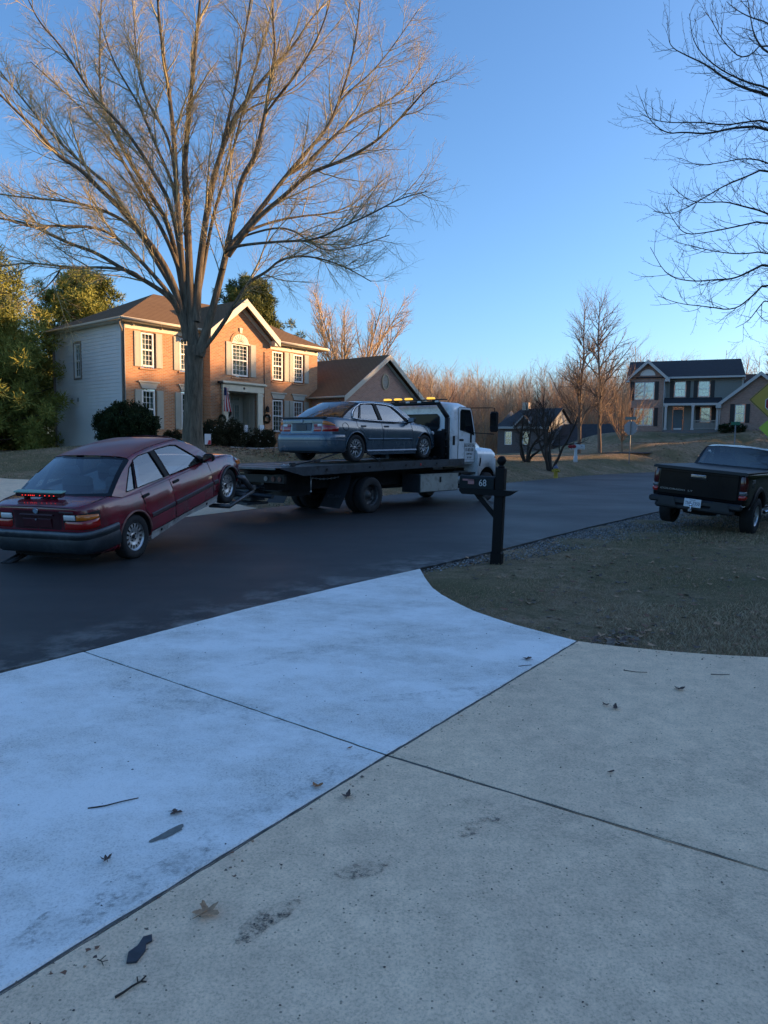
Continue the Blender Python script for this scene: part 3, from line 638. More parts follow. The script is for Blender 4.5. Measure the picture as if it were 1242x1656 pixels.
def over_tree():
    t = thing('bare_maple_tree', 'bare dark budding maple tree whose branches reach in at the upper right edge', 'tree', (11.6, 12.4, th(11.6, 12.4)))
    off = t.location; bk = bark_mat('dark maple bark', (.075, .066, .058), .3, (6, 6, 2), .4)
    W = Wood(31); T, R = smooth3([(0, 0, -.2), (.05, 0, 1.2), (0, .05, 2.6), (.1, 0, 4.5), (.1, .1, 7), (.3, 0, 10)], [.34, .26, .24, .2, .14, .05], 2)
    W.limb(T, R, 12); W.build('trunk', bk, t)
    c = Wood(32)
    cfg = [(.17, 1.05, .4, .006, .62, .06, .09, 7, 4, .30), (.15, .55, .5, .0042, .7, .09, .11, 5, 3, .1), (.085, .10, .5, .0032, .85, .1, .1, 2, 3, .1)]
    for r0, r1, P in OVER:
        P = [(p[0]-off.x, p[1]-off.y, p[2]-off.z) for p in P]; n = len(P); rad = [r0*.72+(.004-r0*.72)*(j/(n-1))**.6 for j in range(n)]
        P, rad = smooth3(P, rad, 2); c.limb(P, rad, 6); c.twigs(P, rad, 0, cfg)
        # buds at the twig ends
    # limbs on the side away from the picture
    for a in range(8):
        th_ = a*.8-.9; P, Q, D = c.path((.1, 0, 4+a*.6), (math.cos(th_), math.sin(th_), .5), 5, 10, .08, .03, .09, .01); c.limb(P, Q, 6)
        c.twigs(P, Q, 0, [(.6, 1.4, .4, .014, .6, .1, .1, 6, 4, .2), (.3, .5, .5, .006, .7, .1, .12, 4, 3, .1)])
    rr = random.Random(4); n = len(c.v)
    c.build('crown', bk, t)
over_tree()
def gen_tree(name, label, cat, x, y, h, seed, style, material, group=None, zoff=0, k0=7, fine=1.0, kind=None, parent=None, spread=1.0, collect=None, off=(0, 0, 0), thick=1.0, tk=1.0):
    """style: 'up' tall vase, 'round', 'pole' tall narrow, 'low' multi-stem low, 'broom' dense upright"""
    W = Wood(seed) if collect is None else collect; R = W.r if collect is None else random.Random(seed); W.r = R
    ox, oy, oz = off; c = h/10.0
    def cfgs(a): return a
    T = []
    if style == 'pole':
        P, Q, D = W.path((ox, oy, oz-.2), (R.uniform(-.05, .05), R.uniform(-.05, .05), 1), h, 14, .03, .04, h*.014*tk, h*.002)
        W.limb(P, Q, k0); tr = len(W.v)
        W.twigs(P, Q, 0, [(h*.045/fine, h*.40, .35, h*.0055*tk, .55*spread, .09, .07, 6, 4, .15), (h*.042/fine, h*.17, .4, h*.0026*thick, .6, .06, .1, 4, 3, .15), (h*.03/fine, h*.05, .4, h*.0016*thick, .6, .05, .12, 2, 3, .1)])
    elif style == 'up':
        P, Q, D = W.path((ox, oy, oz-.2), (0, 0, 1), h*.3, 5, .03, .02, h*.028, h*.022); W.limb(P, Q, 10); tr = len(W.v)
        for a in range(int(9)):
            th_ = a*2.4; sp = R.uniform(.22, .75)*spread; d = (math.cos(th_)*sp, math.sin(th_)*sp, 1)
            P2, Q2, D = W.path(P[-1-(a % 2)], d, h*R.uniform(.6, .75), 10, .05, .03, h*.009, h*.0015); W.limb(P2, Q2, 6)
            W.twigs(P2, Q2, 0, [(h*.05/fine, h*.30, .4, h*.0034, .5, .06, .08, 6, 4, .15), (h*.035/fine, h*.10, .4, h*.0020, .6, .04, .12, 4, 3, .1), (h*.03/fine, h*.04, .4, h*.0013, .6, .03, .12, 2, 3, .1)])
    elif style == 'broom':
        P, Q, D = W.path((ox, oy, oz-.1), (0, 0, 1), h*.22, 4, .02, .02, h*.014, h*.012); W.limb(P, Q, 8); tr = len(W.v)
        for a in range(16):
            th_ = a*2.4; sp = R.uniform(.15, .95)*spread; d = (math.cos(th_)*sp, math.sin(th_)*sp, 1)
            P2, Q2, D = W.path(P[-1-(a % 2)], d, h*R.uniform(.55, .75), 8, .05, .05, h*.006, h*.0015); W.limb(P2, Q2, 5)
            W.twigs(P2, Q2, 0, [(h*.035/fine, h*.24, .4, h*.0026, .35, .12, .06, 5, 3, .1), (h*.03/fine, h*.11, .4, h*.0016, .4, .1, .08, 3, 3, .1)])
    elif style == 'low':
        tr = 0
        for a in range(5):
            th_ = a*1.26+R.uniform(-.3, .3); sp = R.uniform(.3, .8)*spread; d = (math.cos(th_)*sp, math.sin(th_)*sp, 1)
            P2, Q2, D = W.path((ox+.1*math.cos(th_), oy+.1*math.sin(th_), oz-.1), d, h*R.uniform(.7, .95), 11, .15, .03, h*.020, h*.003); W.limb(P2, Q2, 7)
            W.twigs(P2, Q2, 0, [(h*.09/fine, h*.5, .4, h*.009, .65, .07, .14, 7, 5, .3), (h*.05/fine, h*.26, .4, h*.0036, .65, .09, .12, 5, 3, .1), (h*.035/fine, h*.12, .4, h*.0018, .6, .1, .1, 3, 3, .1)])
    if collect is not None: return W
    t = thing(name, label, cat, (x, y, th(x, y)+zoff), group=group)
    if tr:
        # split trunk and crown meshes
        nt_ = tr; C_ = Wood(1); ft = [f for f in W.f if f[0] < nt_]; fc = [tuple(i-nt_ for i in f) for f in W.f if f[0] >= nt_]
        A = Wood(1); A.v = W.v[:nt_]; A.f = ft; A.build('trunk', material, t); C_.v = W.v[nt_:]; C_.f = fc; C_.build('crown', material, t)
    else: W.build('crown', material, t)
    return t
tan_twig = bark_mat('pale winter twigs', (.48, .35, .22), .2, (2, 2, 1), .1)
red_twig = bark_mat('reddish winter twigs', (.44, .27, .17), .2, (2, 2, 1), .1)
dark_twig = bark_mat('dark twig bark', (.07, .058, .05), .3, (5, 5, 2), .3)  # plain dark tone for low trees, stems and twigs
grey_twig = bark_mat('grey brown bark', (.32, .25, .18), .3, (3, 3, 1), .2)
gen_tree('bare_shade_tree', 'wide pale bare tree rising behind the garage roof of the orange brick house', 'tree', -3.3, 60, 14.0, 41, 'up', tan_twig, spread=1.35, fine=1.8)
gen_tree('bare_tall_tree', 'slender bare tree, left one of the tall pair beyond the dark twisted trees', 'tree', 16.9, 62, 12.5, 42, 'pole', bark_mat('tall tree bark', (.19, .15, .12), .25, (3, 3, 1), .2), group='tall bare trees on the slope', fine=2.0, spread=1.5)
gen_tree('bare_tall_tree', 'slender bare tree, right one of the tall pair, nearer the hilltop house', 'tree', 18.1, 60, 12.6, 43, 'pole', bark_mat('tall tree bark', (.19, .15, .12)), group='tall bare trees on the slope', fine=2.0, spread=1.5)
gen_tree('crab_apple_tree', 'dark twisted leaning bare tree behind the yellow hydrant', 'tree', 10.0, 43, 5.3, 52, 'low', dark_twig, fine=1.05, spread=.8)
gen_tree('crab_apple_tree', 'low dark spreading bare tree between the hydrant and the distant dark house', 'tree', 9.2, 46, 5.0, 57, 'low', dark_twig, fine=1.05, spread=.95)
gen_tree('young_round_tree', 'small pale round crowned bare tree on the mulch bed below the hilltop house', 'tree', 19.3, 58, 5.9, 61, 'broom', bark_mat('tan young bark', (.33, .23, .15), .2, (3, 3, 1), .1), spread=1.15)
gen_tree('bare_yard_tree', 'bare twiggy small tree in front of the brick garage gable', 'tree', 1.9, 33.2, 3.9, 63, 'broom', dark_twig, fine=.5, spread=1.5)
for i, (x, y, h, sd, lb) in enumerate(((52, 92, 15, 71, 'brown bare tree behind the ridge of the hilltop house, nearest its right end'), (60, 88, 17, 72, 'large brown bare tree rising beyond the right side of the hilltop house'), (45, 100, 12, 73, 'low brown bare tree showing just over the hilltop house roof'))):
    gen_tree('bare_back_tree', lb, 'tree', x, y, h, sd, 'up', grey_twig, group='bare trees behind the hilltop house', fine=1.4)
# the far wood reads as one mass of bare crowns
def far_wood():
    rr = random.Random(99); protos = []
    for mi, (m_, sd) in enumerate(((tan_twig, 1), (red_twig, 2), (grey_twig, 3))):
        W = Wood(sd)
        for i in range(260):
            az = rr.uniform(-.06, .52) if i % 3 else rr.uniform(.0, .40); D = rr.uniform(108, 185)
            x = math.sin(az)*D; y = math.cos(az)*D
            if y < 100: continue
            hh = rr.uniform(12, 17)*(1+.10*math.sin(az*23+mi))
            gen_tree('', '', '', 0, 0, hh, 1000+i*3+mi, 'pole', m_, collect=W, off=(x, y, th(x, y)-1), fine=1.15, k0=4, spread=1.3, thick=1.7, tk=.55)
        protos.append((W, m_))
    me = bpy.data.meshes.new('far_wood'); v = []; f = []; mi_ = []
    for i, (W, m_) in enumerate(protos):
        o = len(v); v += W.v; f += [tuple(a+o for a in q) for q in W.f]; mi_ += [i]*len(W.f); me.materials.append(m_)
    me.from_pydata(v, [], f); me.polygons.foreach_set('material_index', mi_); me.update()
    o = bpy.data.objects.new('far_wood', me); COL.objects.link(o)
    tag(o, 'far off wood of bare sunlit tan trees along the skyline behind the dark house', 'wood', kind='stuff')
far_wood()
# ------------------------------------------------------------------ evergreens
def leaf_mat(name, c1, c2, sc=.9):
    if name in _MC: return _MC[name]
    m, n, p = _nodes(name); n1 = noise(n, sc, 3, .6); n2 = noise(n, 9, 3, .7)
    r = ramp(n, n1.outputs[0], [(.35, c1), (.65, c2)]); s = ramp(n, n2.outputs[0], [(.3, (.7, .7, .7)), (.7, (1.25, 1.2, 1.1))])
    L(n, mix(n, r.outputs[0], s.outputs[0], 1, 'MULTIPLY'), p.inputs['Base Color']); p.inputs['Roughness'].default_value = .8; p.inputs['Specular IOR Level'].default_value = .2
    p.inputs['Subsurface Weight'].default_value = 0
    _MC[name] = m; return m
def foliage(name, centers, per, size, clump, material, parent, seed, aspect=.28, dirbias=None):
    r = np.random.default_rng(seed); n = len(centers); C = np.repeat(np.asarray(centers), per, 0)
    off = r.normal(0, 1, (n*per, 3)); off /= np.linalg.norm(off, axis=1)[:, None]; C = C+off*(clump*r.uniform(.25, 1, (n*per, 1)))
    d = off*.8+r.normal(0, .5, off.shape)
    if dirbias is not None: d = d+np.array(dirbias)
    d /= np.linalg.norm(d, axis=1)[:, None]
    q = np.cross(d, r.normal(0, 1, d.shape)); q /= np.linalg.norm(q, axis=1)[:, None]; s = size*r.uniform(.6, 1.4, (n*per, 1))
    a = C-q*s*aspect*.5; b = C+q*s*aspect*.5; c = C+d*s
    v = np.stack([a, b, c], 1).reshape(-1, 3); N_ = len(v)//3
    me = bpy.data.meshes.new(name); me.vertices.add(N_*3); me.vertices.foreach_set('co', v.ravel()); me.loops.add(N_*3); me.loops.foreach_set('vertex_index', np.arange(N_*3))
    me.polygons.add(N_); me.polygons.foreach_set('loop_start', np.arange(N_)*3); me.polygons.foreach_set('loop_total', np.full(N_, 3)); me.materials.append(material); me.update(calc_edges=True)
    o = bpy.data.objects.new(name, me); COL.objects.link(o); o.parent = parent; return o
def evergreen(label, x, y, h, w_, seed, group=None, n=420, base=.12, mt=None, size=.30, per=60, power=.8, zoff=-.1, name='evergreen_tree'):
    t = thing(name, label, 'tree', (x, y, th(x, y)+zoff), group=group); r = random.Random(seed)
    W = Wood(seed); P, Q, D = W.path((0, 0, -.2), (0, 0, 1), h*.93, 8, .015, .03, h*.02, .03); W.limb(P, Q, 8)
    cs = []; bk = bark_mat('evergreen bark', (.08, .06, .045), .3, (8, 8, 2), .5)
    nb = int(n/7)
    for i in range(nb):
        t_ = (i+.5)/nb; z = h*(base+(.97-base)*t_); rr = w_*((1-t_)**power)*(1 if t_ > .18 else .75+1.4*t_)*r.uniform(.72, 1.12)+.15
        th_ = i*2.399+r.uniform(-.4, .4); d = (math.cos(th_), math.sin(th_), .18+.5*t_)
        P, Q, D = W.path((0, 0, z-.2*rr), d, rr*1.02, 6, .06, .02, .02+.008*h*(1-t_), .008); W.limb(P, Q, 4)
        for k in range(2, 7):
            for _ in range(2 if k > 3 else 1):
                p = P[k]; cs.append((p[0]+r.gauss(0, .16*rr), p[1]+r.gauss(0, .16*rr), p[2]+r.gauss(.06, .10*rr)))
    W.build('trunk', bk, t)
    foliage('crown', cs, per, size, size*1.5*max(1, w_/3.4), mt or leaf_mat('evergreen needles', (.09, .11, .03), (.20, .21, .055)), t, seed, .25, (0, 0, .3))
    return t
olive = leaf_mat('olive pine needles', (.15, .175, .042), (.30, .305, .075))
evergreen('tall dense olive evergreen at the far left edge beside the pale siding wall', -19.6, 33, 10.2, 4.9, 81, n=620, base=.10, mt=olive, group='evergreens around the brick house', size=.20, per=190, power=.55)
evergreen('dark leafy evergreen low behind the tall one at the left edge', -24, 41, 11, 4.8, 82, n=420, mt=olive, group='evergreens around the brick house', power=.6)
evergreen('rounded olive evergreen rising behind the siding wall of the brick house', -18.9, 45, 11.0, 4.0, 83, n=520, base=.3, mt=olive, group='evergreens around the brick house', per=150, size=.22, power=.5)
evergreen('broad dark green evergreen behind the front gable of the brick house', -9.4, 50, 11.6, 3.6, 84, n=460, base=.3, mt=leaf_mat('evergreen needles', (.09, .11, .03), (.19, .20, .055)), group='evergreens around the brick house', per=150, size=.22, power=.45)
evergreen('low shaded evergreen filling the gap left of the siding wall', -20.5, 37.5, 6.0, 3.4, 85, n=300, base=.02, mt=olive, group='evergreens around the brick house', power=.5)
evergreen('shaded broad evergreen far back at the left edge', -28, 47, 9.0, 5.0, 86, n=380, base=.0, mt=olive, group='evergreens around the brick house', power=.4)
evergreen('low dark evergreen beside the back corner of the siding wall', -21.5, 41.5, 5.0, 3.0, 87, n=260, base=.0, mt=olive, group='evergreens around the brick house', power=.4)
# evergreens added out of frame to the right, placed to throw the shade over the street
def shade_row():
    sp = ('outermost', 'slim', 'tall', 'broad', 'shaggy')
    y = -16; i = 0; r = random.Random(17)
    while y < 55:
        x = 34+max(0, (y-26))*.62+(i % 2)*4.0; h = (12.6 if y < 14 else 13.8 if y < 36 else 13.3)*r.uniform(.94, 1.04)*(1 if i % 2 else .97)
        evergreen('dense dark evergreen of the unseen screen added beyond the right side to cast shade', x, y, h, 3.3, 200+i, group='unseen evergreen screen added for shade', n=330, base=.0, size=.85, per=36, power=.33)
        y += 2.5; i += 1
    for i in range(8):
        evergreen('dense dark evergreen of the unseen screen added beyond the right side to cast shade', 58+(i % 2)*3+i*.4, 52+i*3.2, 8.6*r.uniform(.85, 1.1), 3.0, 260+i, group='unseen evergreen screen added for shade', n=260, base=.0, size=.85, per=36, power=.4)
shade_row()
# ------------------------------------------------------------------ houses
def wall_holes(mb, x0, x1, z0, z1, y, holes, depth, mi=0, mj=None, flip=False):
    """vertical wall in plane y facing -y, with rectangular holes (a,b,c,d)=(xa,xb,za,zb) and reveals going back `depth`"""
    xs = sorted({x0, x1, *[h[0] for h in holes], *[h[1] for h in holes]}); zs = sorted({z0, z1, *[h[2] for h in holes], *[h[3] for h in holes]})
    for a, b in zip(xs, xs[1:]):
        for c, d in zip(zs, zs[1:]):
            cx, cz = (a+b)/2, (c+d)/2
            if any(h[0] < cx < h[1] and h[2] < cz < h[3] for h in holes): continue
            mb.add([(a, y, c), (b, y, c), (b, y, d), (a, y, d)], [(0, 1, 2, 3)], mi)
    mj = mi if mj is None else mj
    for a, b, c, d in holes:
        e = y+depth
        mb.add([(a, y, c), (a, e, c), (a, e, d), (a, y, d)], [(3, 2, 1, 0)], mj); mb.add([(b, y, c), (b, e, c), (b, e, d), (b, y, d)], [(0, 1, 2, 3)], mj)
        mb.add([(a, y, d), (a, e, d), (b, e, d), (b, y, d)], [(0, 1, 2, 3)], mj); mb.add([(a, y, c), (a, e, c), (b, e, c), (b, y, c)], [(3, 2, 1, 0)], mj)
WHITE = mat('white window paint', (.78, .77, .72), .45, var=.05)
CREAM = mat('cream trim paint', (.60, .56, .44), .55, var=.08, vs=3)
PUTTY = mat('putty shutter paint', (.40, .38, .31), .6, var=.07, vs=3)
PANE = glass('window pane', (.86, .93, .95), .95, refl=.22)
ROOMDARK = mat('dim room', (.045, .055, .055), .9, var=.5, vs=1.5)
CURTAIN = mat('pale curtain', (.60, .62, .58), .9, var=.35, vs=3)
def window(parent, a, b, c, d, y, cols=3, rows=(3, 3), room=None, frame_m=None, fw=.065, mid=True, M=None, curtain=True, name='window', sillm=None):
    """double hung window: outer frame, sash bars (one mesh), with a pane child and a room backing sub-part"""
    fm = frame_m or WHITE; mb = MB(); t0, t1 = y-.03, y+.05
    mb.box((a, t0, c), (a+fw, t1, d)); mb.box((b-fw, t0, c), (b, t1, d)); mb.box((a+fw, t0+.002, d-fw), (b-fw, t1, d)); mb.box((a+fw, t0-.02, c), (b-fw, t1, c+fw*1.1))
    zm = (c+d)/2
    if mid: mb.box((a+fw, t0+.012, zm-.03), (b-fw, t1-.005, zm+.03))
    zr = [(zm+.03, d-fw), (c+fw*1.1, zm-.03)] if mid else [(c+fw*1.1, d-fw)]
    for (z0, z1), nr in zip(zr, rows):
        for k in range(1, cols): x = a+fw+(b-a-2*fw)*k/cols; mb.box((x-.008, y-.005, z0), (x+.008, y+.012, z1))
        for k in range(1, nr): z = z0+(z1-z0)*k/nr; mb.box((a+fw, y-.003, z-.008), (b-fw, y+.010, z+.008))
    if M is not None: mb.v = [tuple(M @ Vector(v)) for v in mb.v]
    w_ = mb.build(name, fm, parent)
    p = MB(); p.box((a+fw*.5, y+.016, c+fw*.5), (b-fw*.5, y+.022, d-fw*.5))
    if M is not None: p.v = [tuple(M @ Vector(v)) for v in p.v]
    p.build('pane', PANE, w_)
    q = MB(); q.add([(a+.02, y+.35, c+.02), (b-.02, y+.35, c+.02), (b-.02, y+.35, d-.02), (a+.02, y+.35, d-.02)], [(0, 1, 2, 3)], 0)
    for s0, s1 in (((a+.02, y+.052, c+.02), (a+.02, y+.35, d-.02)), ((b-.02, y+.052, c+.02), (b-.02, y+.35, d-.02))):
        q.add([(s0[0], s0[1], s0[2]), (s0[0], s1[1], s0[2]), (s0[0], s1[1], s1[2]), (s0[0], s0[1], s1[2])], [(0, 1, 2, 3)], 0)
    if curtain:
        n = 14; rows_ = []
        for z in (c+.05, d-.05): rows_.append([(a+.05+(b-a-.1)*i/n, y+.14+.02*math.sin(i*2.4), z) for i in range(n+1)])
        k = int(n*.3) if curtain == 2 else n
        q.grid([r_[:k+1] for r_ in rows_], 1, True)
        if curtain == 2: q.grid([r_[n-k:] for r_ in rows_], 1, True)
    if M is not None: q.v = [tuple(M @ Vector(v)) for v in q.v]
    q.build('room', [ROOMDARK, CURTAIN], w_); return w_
def shutter(parent, a, b, c, d, y, m_, name='shutter'):
    mb = MB(); mb.bbox((a, y-.045, c), (b, y-.002, d), .006)
    zm = c+(d-c)*.52
    for z0, z1 in ((c+.07, zm-.03), (zm+.03, d-.07)):
        mb.box((a+.05, y-.049, z0), (b-.05, y-.0455, z0+.012)); mb.box((a+.05, y-.049, z1-.012), (b-.05, y-.0455, z1)); mb.box((a+.05, y-.049, z0+.012), (a+.062, y-.0455, z1-.012)); mb.box((b-.062, y-.049, z0+.012), (b-.05, y-.0455, z1-.012))
    return mb.build(name, m_, parent)
def gutter(mb, p, q, r=.06, mi=0):
    mb.tube([p, q], [r, r], 8, mi)
def slab_face(mb, pts, t, mi=0, mi2=None):
    # roof plane of thickness t (down)
    n = len(pts); dn = Vector((0, 0, -t)); v = [Vector(p) for p in pts]; w_ = [p+dn for p in v]
    nr = (v[1]-v[0]).cross(v[2]-v[0])
    idx = list(range(n)) if nr.z > 0 else list(reversed(range(n)))
    mb.add(v+w_, [tuple(idx)], mi); m2 = mi if mi2 is None else mi2
    mb.add(v+w_, [tuple(n+i for i in reversed(idx))]+[(idx[i], n+idx[i], n+idx[(i+1) % n], idx[(i+1) % n]) for i in range(n)], m2)
BRICK = brick_mat('orange brick', (.46, .175, .068), (.53, .235, .095), (.42, .33, .23))
def brick_house():
    O = Vector((-11.21, 31.0, 1.5)); rz = math.radians(50)
    H_ = thing('brick_house', 'two storey orange brick house with pale siding end wall and a wreathed front door', 'house', O, rz)
    SH = shingle_mat('brown shingles', (.165, .105, .062), (.225, .145, .082), (.07, .045, .03))
    SOFF = mat('shaded soffit paint', (.50, .46, .37), .6)  # cream trim darkened: the soffit's shade is put into its colour
    Lh, D = 11.55, 6.45
    w2 = [(.78, 1.40), (2.75, 3.37), (8.32, 9.02), (9.80, 10.47)]
    w1 = [(.78, 1.42), (2.80, 3.42), (8.32, 9.02), (9.80, 10.47)]
    # front wall with recessed openings
    mb = MB()
    holes = [(a-.04, b+.06, 3.42, 4.98) for a, b in w2]+[(a-.04, b+.06, .76, 2.50) for a, b in w1]
    wall_holes(mb, 0.0, 3.96, -.6, 5.05, 0, [h for h in holes if h[0] < 3.9], .12)
    wall_holes(mb, 7.66, Lh, -.6, 5.05, 0, [h for h in holes if h[0] > 7.7], .12)
    mb.add([(3.96, 0, -.6), (3.96, -.6, -.6), (3.96, -.6, 5.3), (3.96, 0, 5.3)], [(3, 2, 1, 0)], 0)
    mb.add([(7.66, 0, -.6), (7.66, -.6, -.6), (7.66, -.6, 5.3), (7.66, 0, 5.3)], [(0, 1, 2, 3)], 0)
    # bay front with door opening and window hole
    bh = [(5.22, 6.28, 3.36, 5.0), (4.93, 6.72, -.6, 2.66)]
    wall_holes(mb, 3.96, 7.66, -.6, 5.05, -.6, bh, .14)
    mb.add([(3.96, -.6, 5.05), (7.66, -.6, 5.05), (7.66, -.6, 5.45), (5.81, -.6, 6.9), (3.96, -.6, 5.45)], [(0, 1, 2, 3, 4)], 0)
    mb.add([(Lh, 0, -.6), (Lh, D, -.6), (Lh, D, 5.3), (Lh, 0, 5.3)], [(0, 1, 2, 3)], 0)
    # soldier course ledge
    mb.box((-.0, -.012, 2.90), (3.9, 0, 2.93)); mb.box((7.7, -.012, 2.90), (Lh, 0, 2.93))
    mb.build('wall', BRICK, H_, uv=True)
    # siding end wall, lapped boards
    SID = mat('pale blue grey siding', (.68, .69, .68), .55, var=.06, vs=.8)
    sb = MB(); rows = 36; z0 = -.42; hgt = (5.28-z0)/rows
    vw = (3.22, 3.80, 3.10, 4.72)
    for i in range(rows):
        a, b = z0+i*hgt, z0+(i+1)*hgt
        segs = [(0, D)]
        if b > vw[2] and a < vw[3]: segs = [(0, D-3.80-.0), (D-3.22, D)]
        segs = [(0, 3.80), (4.46, D)] if (b > vw[2]+.0 and a < vw[3]) else [(0, D)]
        for s0, s1 in segs:
            sb.add([(-.022, s0, a), (-.022, s1, a), (-.004, s1, b), (-.004, s0, b), (.0, s0, a), (.0, s1, a)], [(0, 3, 2, 1), (0, 1, 5, 4)], 0)
    sb.box((.0, 0.02, -.6), (.05, D-.02, 3.12)); sb.build('siding', SID, H_)
    # foundation strip
    fb = MB(); fb.box((-.012, .05, -.9), (.03, D, -.43)); fb.box((-.028, 0.0, -.46), (-.0, D, -.425)); fb.build('foundation', mat('pale foundation paint', (.50, .51, .50), .7, var=.1), H_)
    # corner boards, downspouts
    TAUPE = mat('taupe aluminium', (.24, .21, .18), .5, var=.06)
    cb = MB(); cb.bbox((-.045, -.03, -.6), (.0, .09, 5.3), .005); cb.build('corner_trim', TAUPE, H_); cb = MB(); cb.bbox((-.045, D-.08, -.9), (.03, D+.03, 5.3), .005)
    db = MB(); db.tube([(-.10, .07, -.5), (-.10, .07, 4.85), (-.12, .03, 4.98), (-.34, -.18, 5.15), (-.36, -.22, 5.30)], .04, 6)
    db.build('downspout', TAUPE, H_); db = MB(); db.tube([(-.10, D-.10, -.8), (-.10, D-.10, 4.85), (-.14, D, 4.98), (-.34, D+.2, 5.12), (-.36, D+.25, 5.28)], .04, 6); db.build('downspout', TAUPE, H_)
    cb.build('corner_trim', TAUPE, H_)
    # windows
    for a, b in w2: window(H_, a, b, 3.48, 4.95, .06, room=None, curtain=True)
    for a, b in w1: window(H_, a, b, .80, 2.46, .06, curtain=2)
    window(H_, 5.26, 6.24, 3.42, 4.94, -.52, cols=4, rows=(4, 3), curtain=True)
    Mside = Matrix(((0, 1, 0, 0), (-1, 0, 0, D+1.15), (0, 0, 1, 0), (0, 0, 0, 1)))
    # end-wall window looks along -x
    Ms = Matrix(((0, 1, 0, 0), (-1, 0, 0, 0), (0, 0, 1, 0), (0, 0, 0, 1)))
    window(H_, -4.42, -3.84, 3.12, 4.68, .0, cols=2, rows=(2, 2), M=Ms, curtain=2)
    tr = MB(); tr.box((-.05, 3.76, 3.04), (-.0, 3.84, 4.76)); tr.box((-.05, 4.42, 3.04), (.0, 4.50, 4.76)); tr.box((-.052, 3.84, 4.68), (.0, 4.42, 4.76)); tr.box((-.07, 3.84, 3.04), (.0, 4.42, 3.12)); tr.build('window_trim', TAUPE, H_)
    vt = MB(); vt.bbox((-.06, 4.10, 2.02), (-.02, 4.22, 2.20), .01); vt.build('vent_hood', mat('grey vent plastic', (.26, .27, .26), .5), H_); vt = MB(); vt.bbox((-.06, 4.68, 2.02), (-.02, 4.80, 2.20), .01); vt.build('vent_hood', mat('grey vent plastic', (.26, .27, .26), .5), H_)
    mt_ = MB(); mt_.bbox((-.10, 1.9, -.30), (-.02, 2.15, .05), .02); mt_.build('meter_box', mat('grey meter box', (.28, .29, .29), .5, metal=.4), H_); mt_ = MB(); mt_.bbox((-.06, 4.98, -.35), (-.02, 5.13, -.1), .01); mt_.build('meter_box', mat('grey meter box', (.28, .29, .29), .5, metal=.4), H_)
    cw = MB(); cw.box((-.016, 4.35, -.80), (.0, 4.95, -.44)); cw.build('crawl_opening', mat('dark opening', (.03, .025, .02), .9), H_)
    # sills, lintels, arched panel, keystone
    tb = MB()
    for a, b in w2+w1[0:0]: tb.box((a-.12, -.05, 3.34), (b+.14, -.0, 3.42))
    for a, b in w1: tb.box((a-.10, -.04, .70), (b+.12, -.0, .76))
    tb.box((5.16, -.66, 3.28), (6.34, -.6, 3.36)); tb.build('brick_sill', BRICK, H_, uv=True)
    for a, b in w1:
        lb = MB(); lb.prism([(a-.02, 2.52), (b+.02, 2.52), (b+.14, 2.78), (a-.14, 2.78)], 1, -.045, 0); lb.box((a-.20, -.09, 2.78), (b+.20, 0, 2.85)); lb.build('window_lintel', CREAM if a > 9e9 else mat('darker cream trim', (.44, .42, .35), .6, var=.08), H_)  # lintels use a darker, greyer cream than the other trim
    ab = MB(); n = 20; cx = 5.75; rr_ = .50
    arc = [(cx+rr_*math.cos(math.pi*i/n), 4.98+.44*math.sin(math.pi*i/n)) for i in range(n+1)]
    ab.prism(arc, 1, -.625, -.60)
    for i in range(1, 9):
        t_ = math.pi*i/9; ab.tube([(cx+.1*math.cos(t_), -.632, 4.98+.08*math.sin(t_)), (cx+rr_*.93*math.cos(t_), -.632, 4.98+.40*math.sin(t_))], .010, 4)
    ab.box((cx-.56, -.66, 4.94), (cx+.56, -.6, 5.0)); ab.build('arch_panel', CREAM, H_)
    br = MB(); rw = []
    for r0 in (.50, .62):
        pass
    for i in range(n):
        t0, t1 = math.pi*i/n, math.pi*(i+1)/n
        q = [(cx+a*math.cos(t), 4.98+b*math.sin(t)) for a, b, t in ((.505, .445, t0), (.63, .57, t0), (.63, .57, t1), (.505, .445, t1))]
        br.prism(q[::-1], 1, -.635, -.6)
    br.build('brick_arch', BRICK, H_, uv=True)
    kb = MB(); kb.prism([(cx-.06, 5.46), (cx+.06, 5.46), (cx+.09, 5.72), (cx-.09, 5.72)], 1, -.66, -.6); kb.build('keystone', CREAM, H_)
    # shutters
    for a, b in w2[:2]: shutter(H_, a-.36, a-.05, 3.46, 4.97, -.0, PUTTY); shutter(H_, b+.08, b+.40, 3.46, 4.97, -.0, PUTTY)
    for a, b in w1[:2]: shutter(H_, a-.36, a-.05, .76, 2.46, -.0, PUTTY); shutter(H_, b+.08, b+.40, .76, 2.46, -.0, PUTTY)
    for a, b, c, d in ((w2[2][1]+.08, w2[2][1]+.40, 3.46, 4.97), (w2[3][0]-.34, w2[3][0]-.05, 3.46, 4.97), (w2[3][1]+.08, w2[3][1]+.40, 3.46, 4.97), (w1[2][1]+.08, w1[2][1]+.40, .76, 2.46), (w1[3][0]-.34, w1[3][0]-.05, .76, 2.46), (w1[3][1]+.08, w1[3][1]+.40, .76, 2.46)):
        shutter(H_, a, b, c, d, 0, PUTTY)
    shutter(H_, 4.86, 5.20, 3.42, 5.0, -.6, PUTTY); shutter(H_, 6.34, 6.68, 3.42, 5.0, -.6, PUTTY)
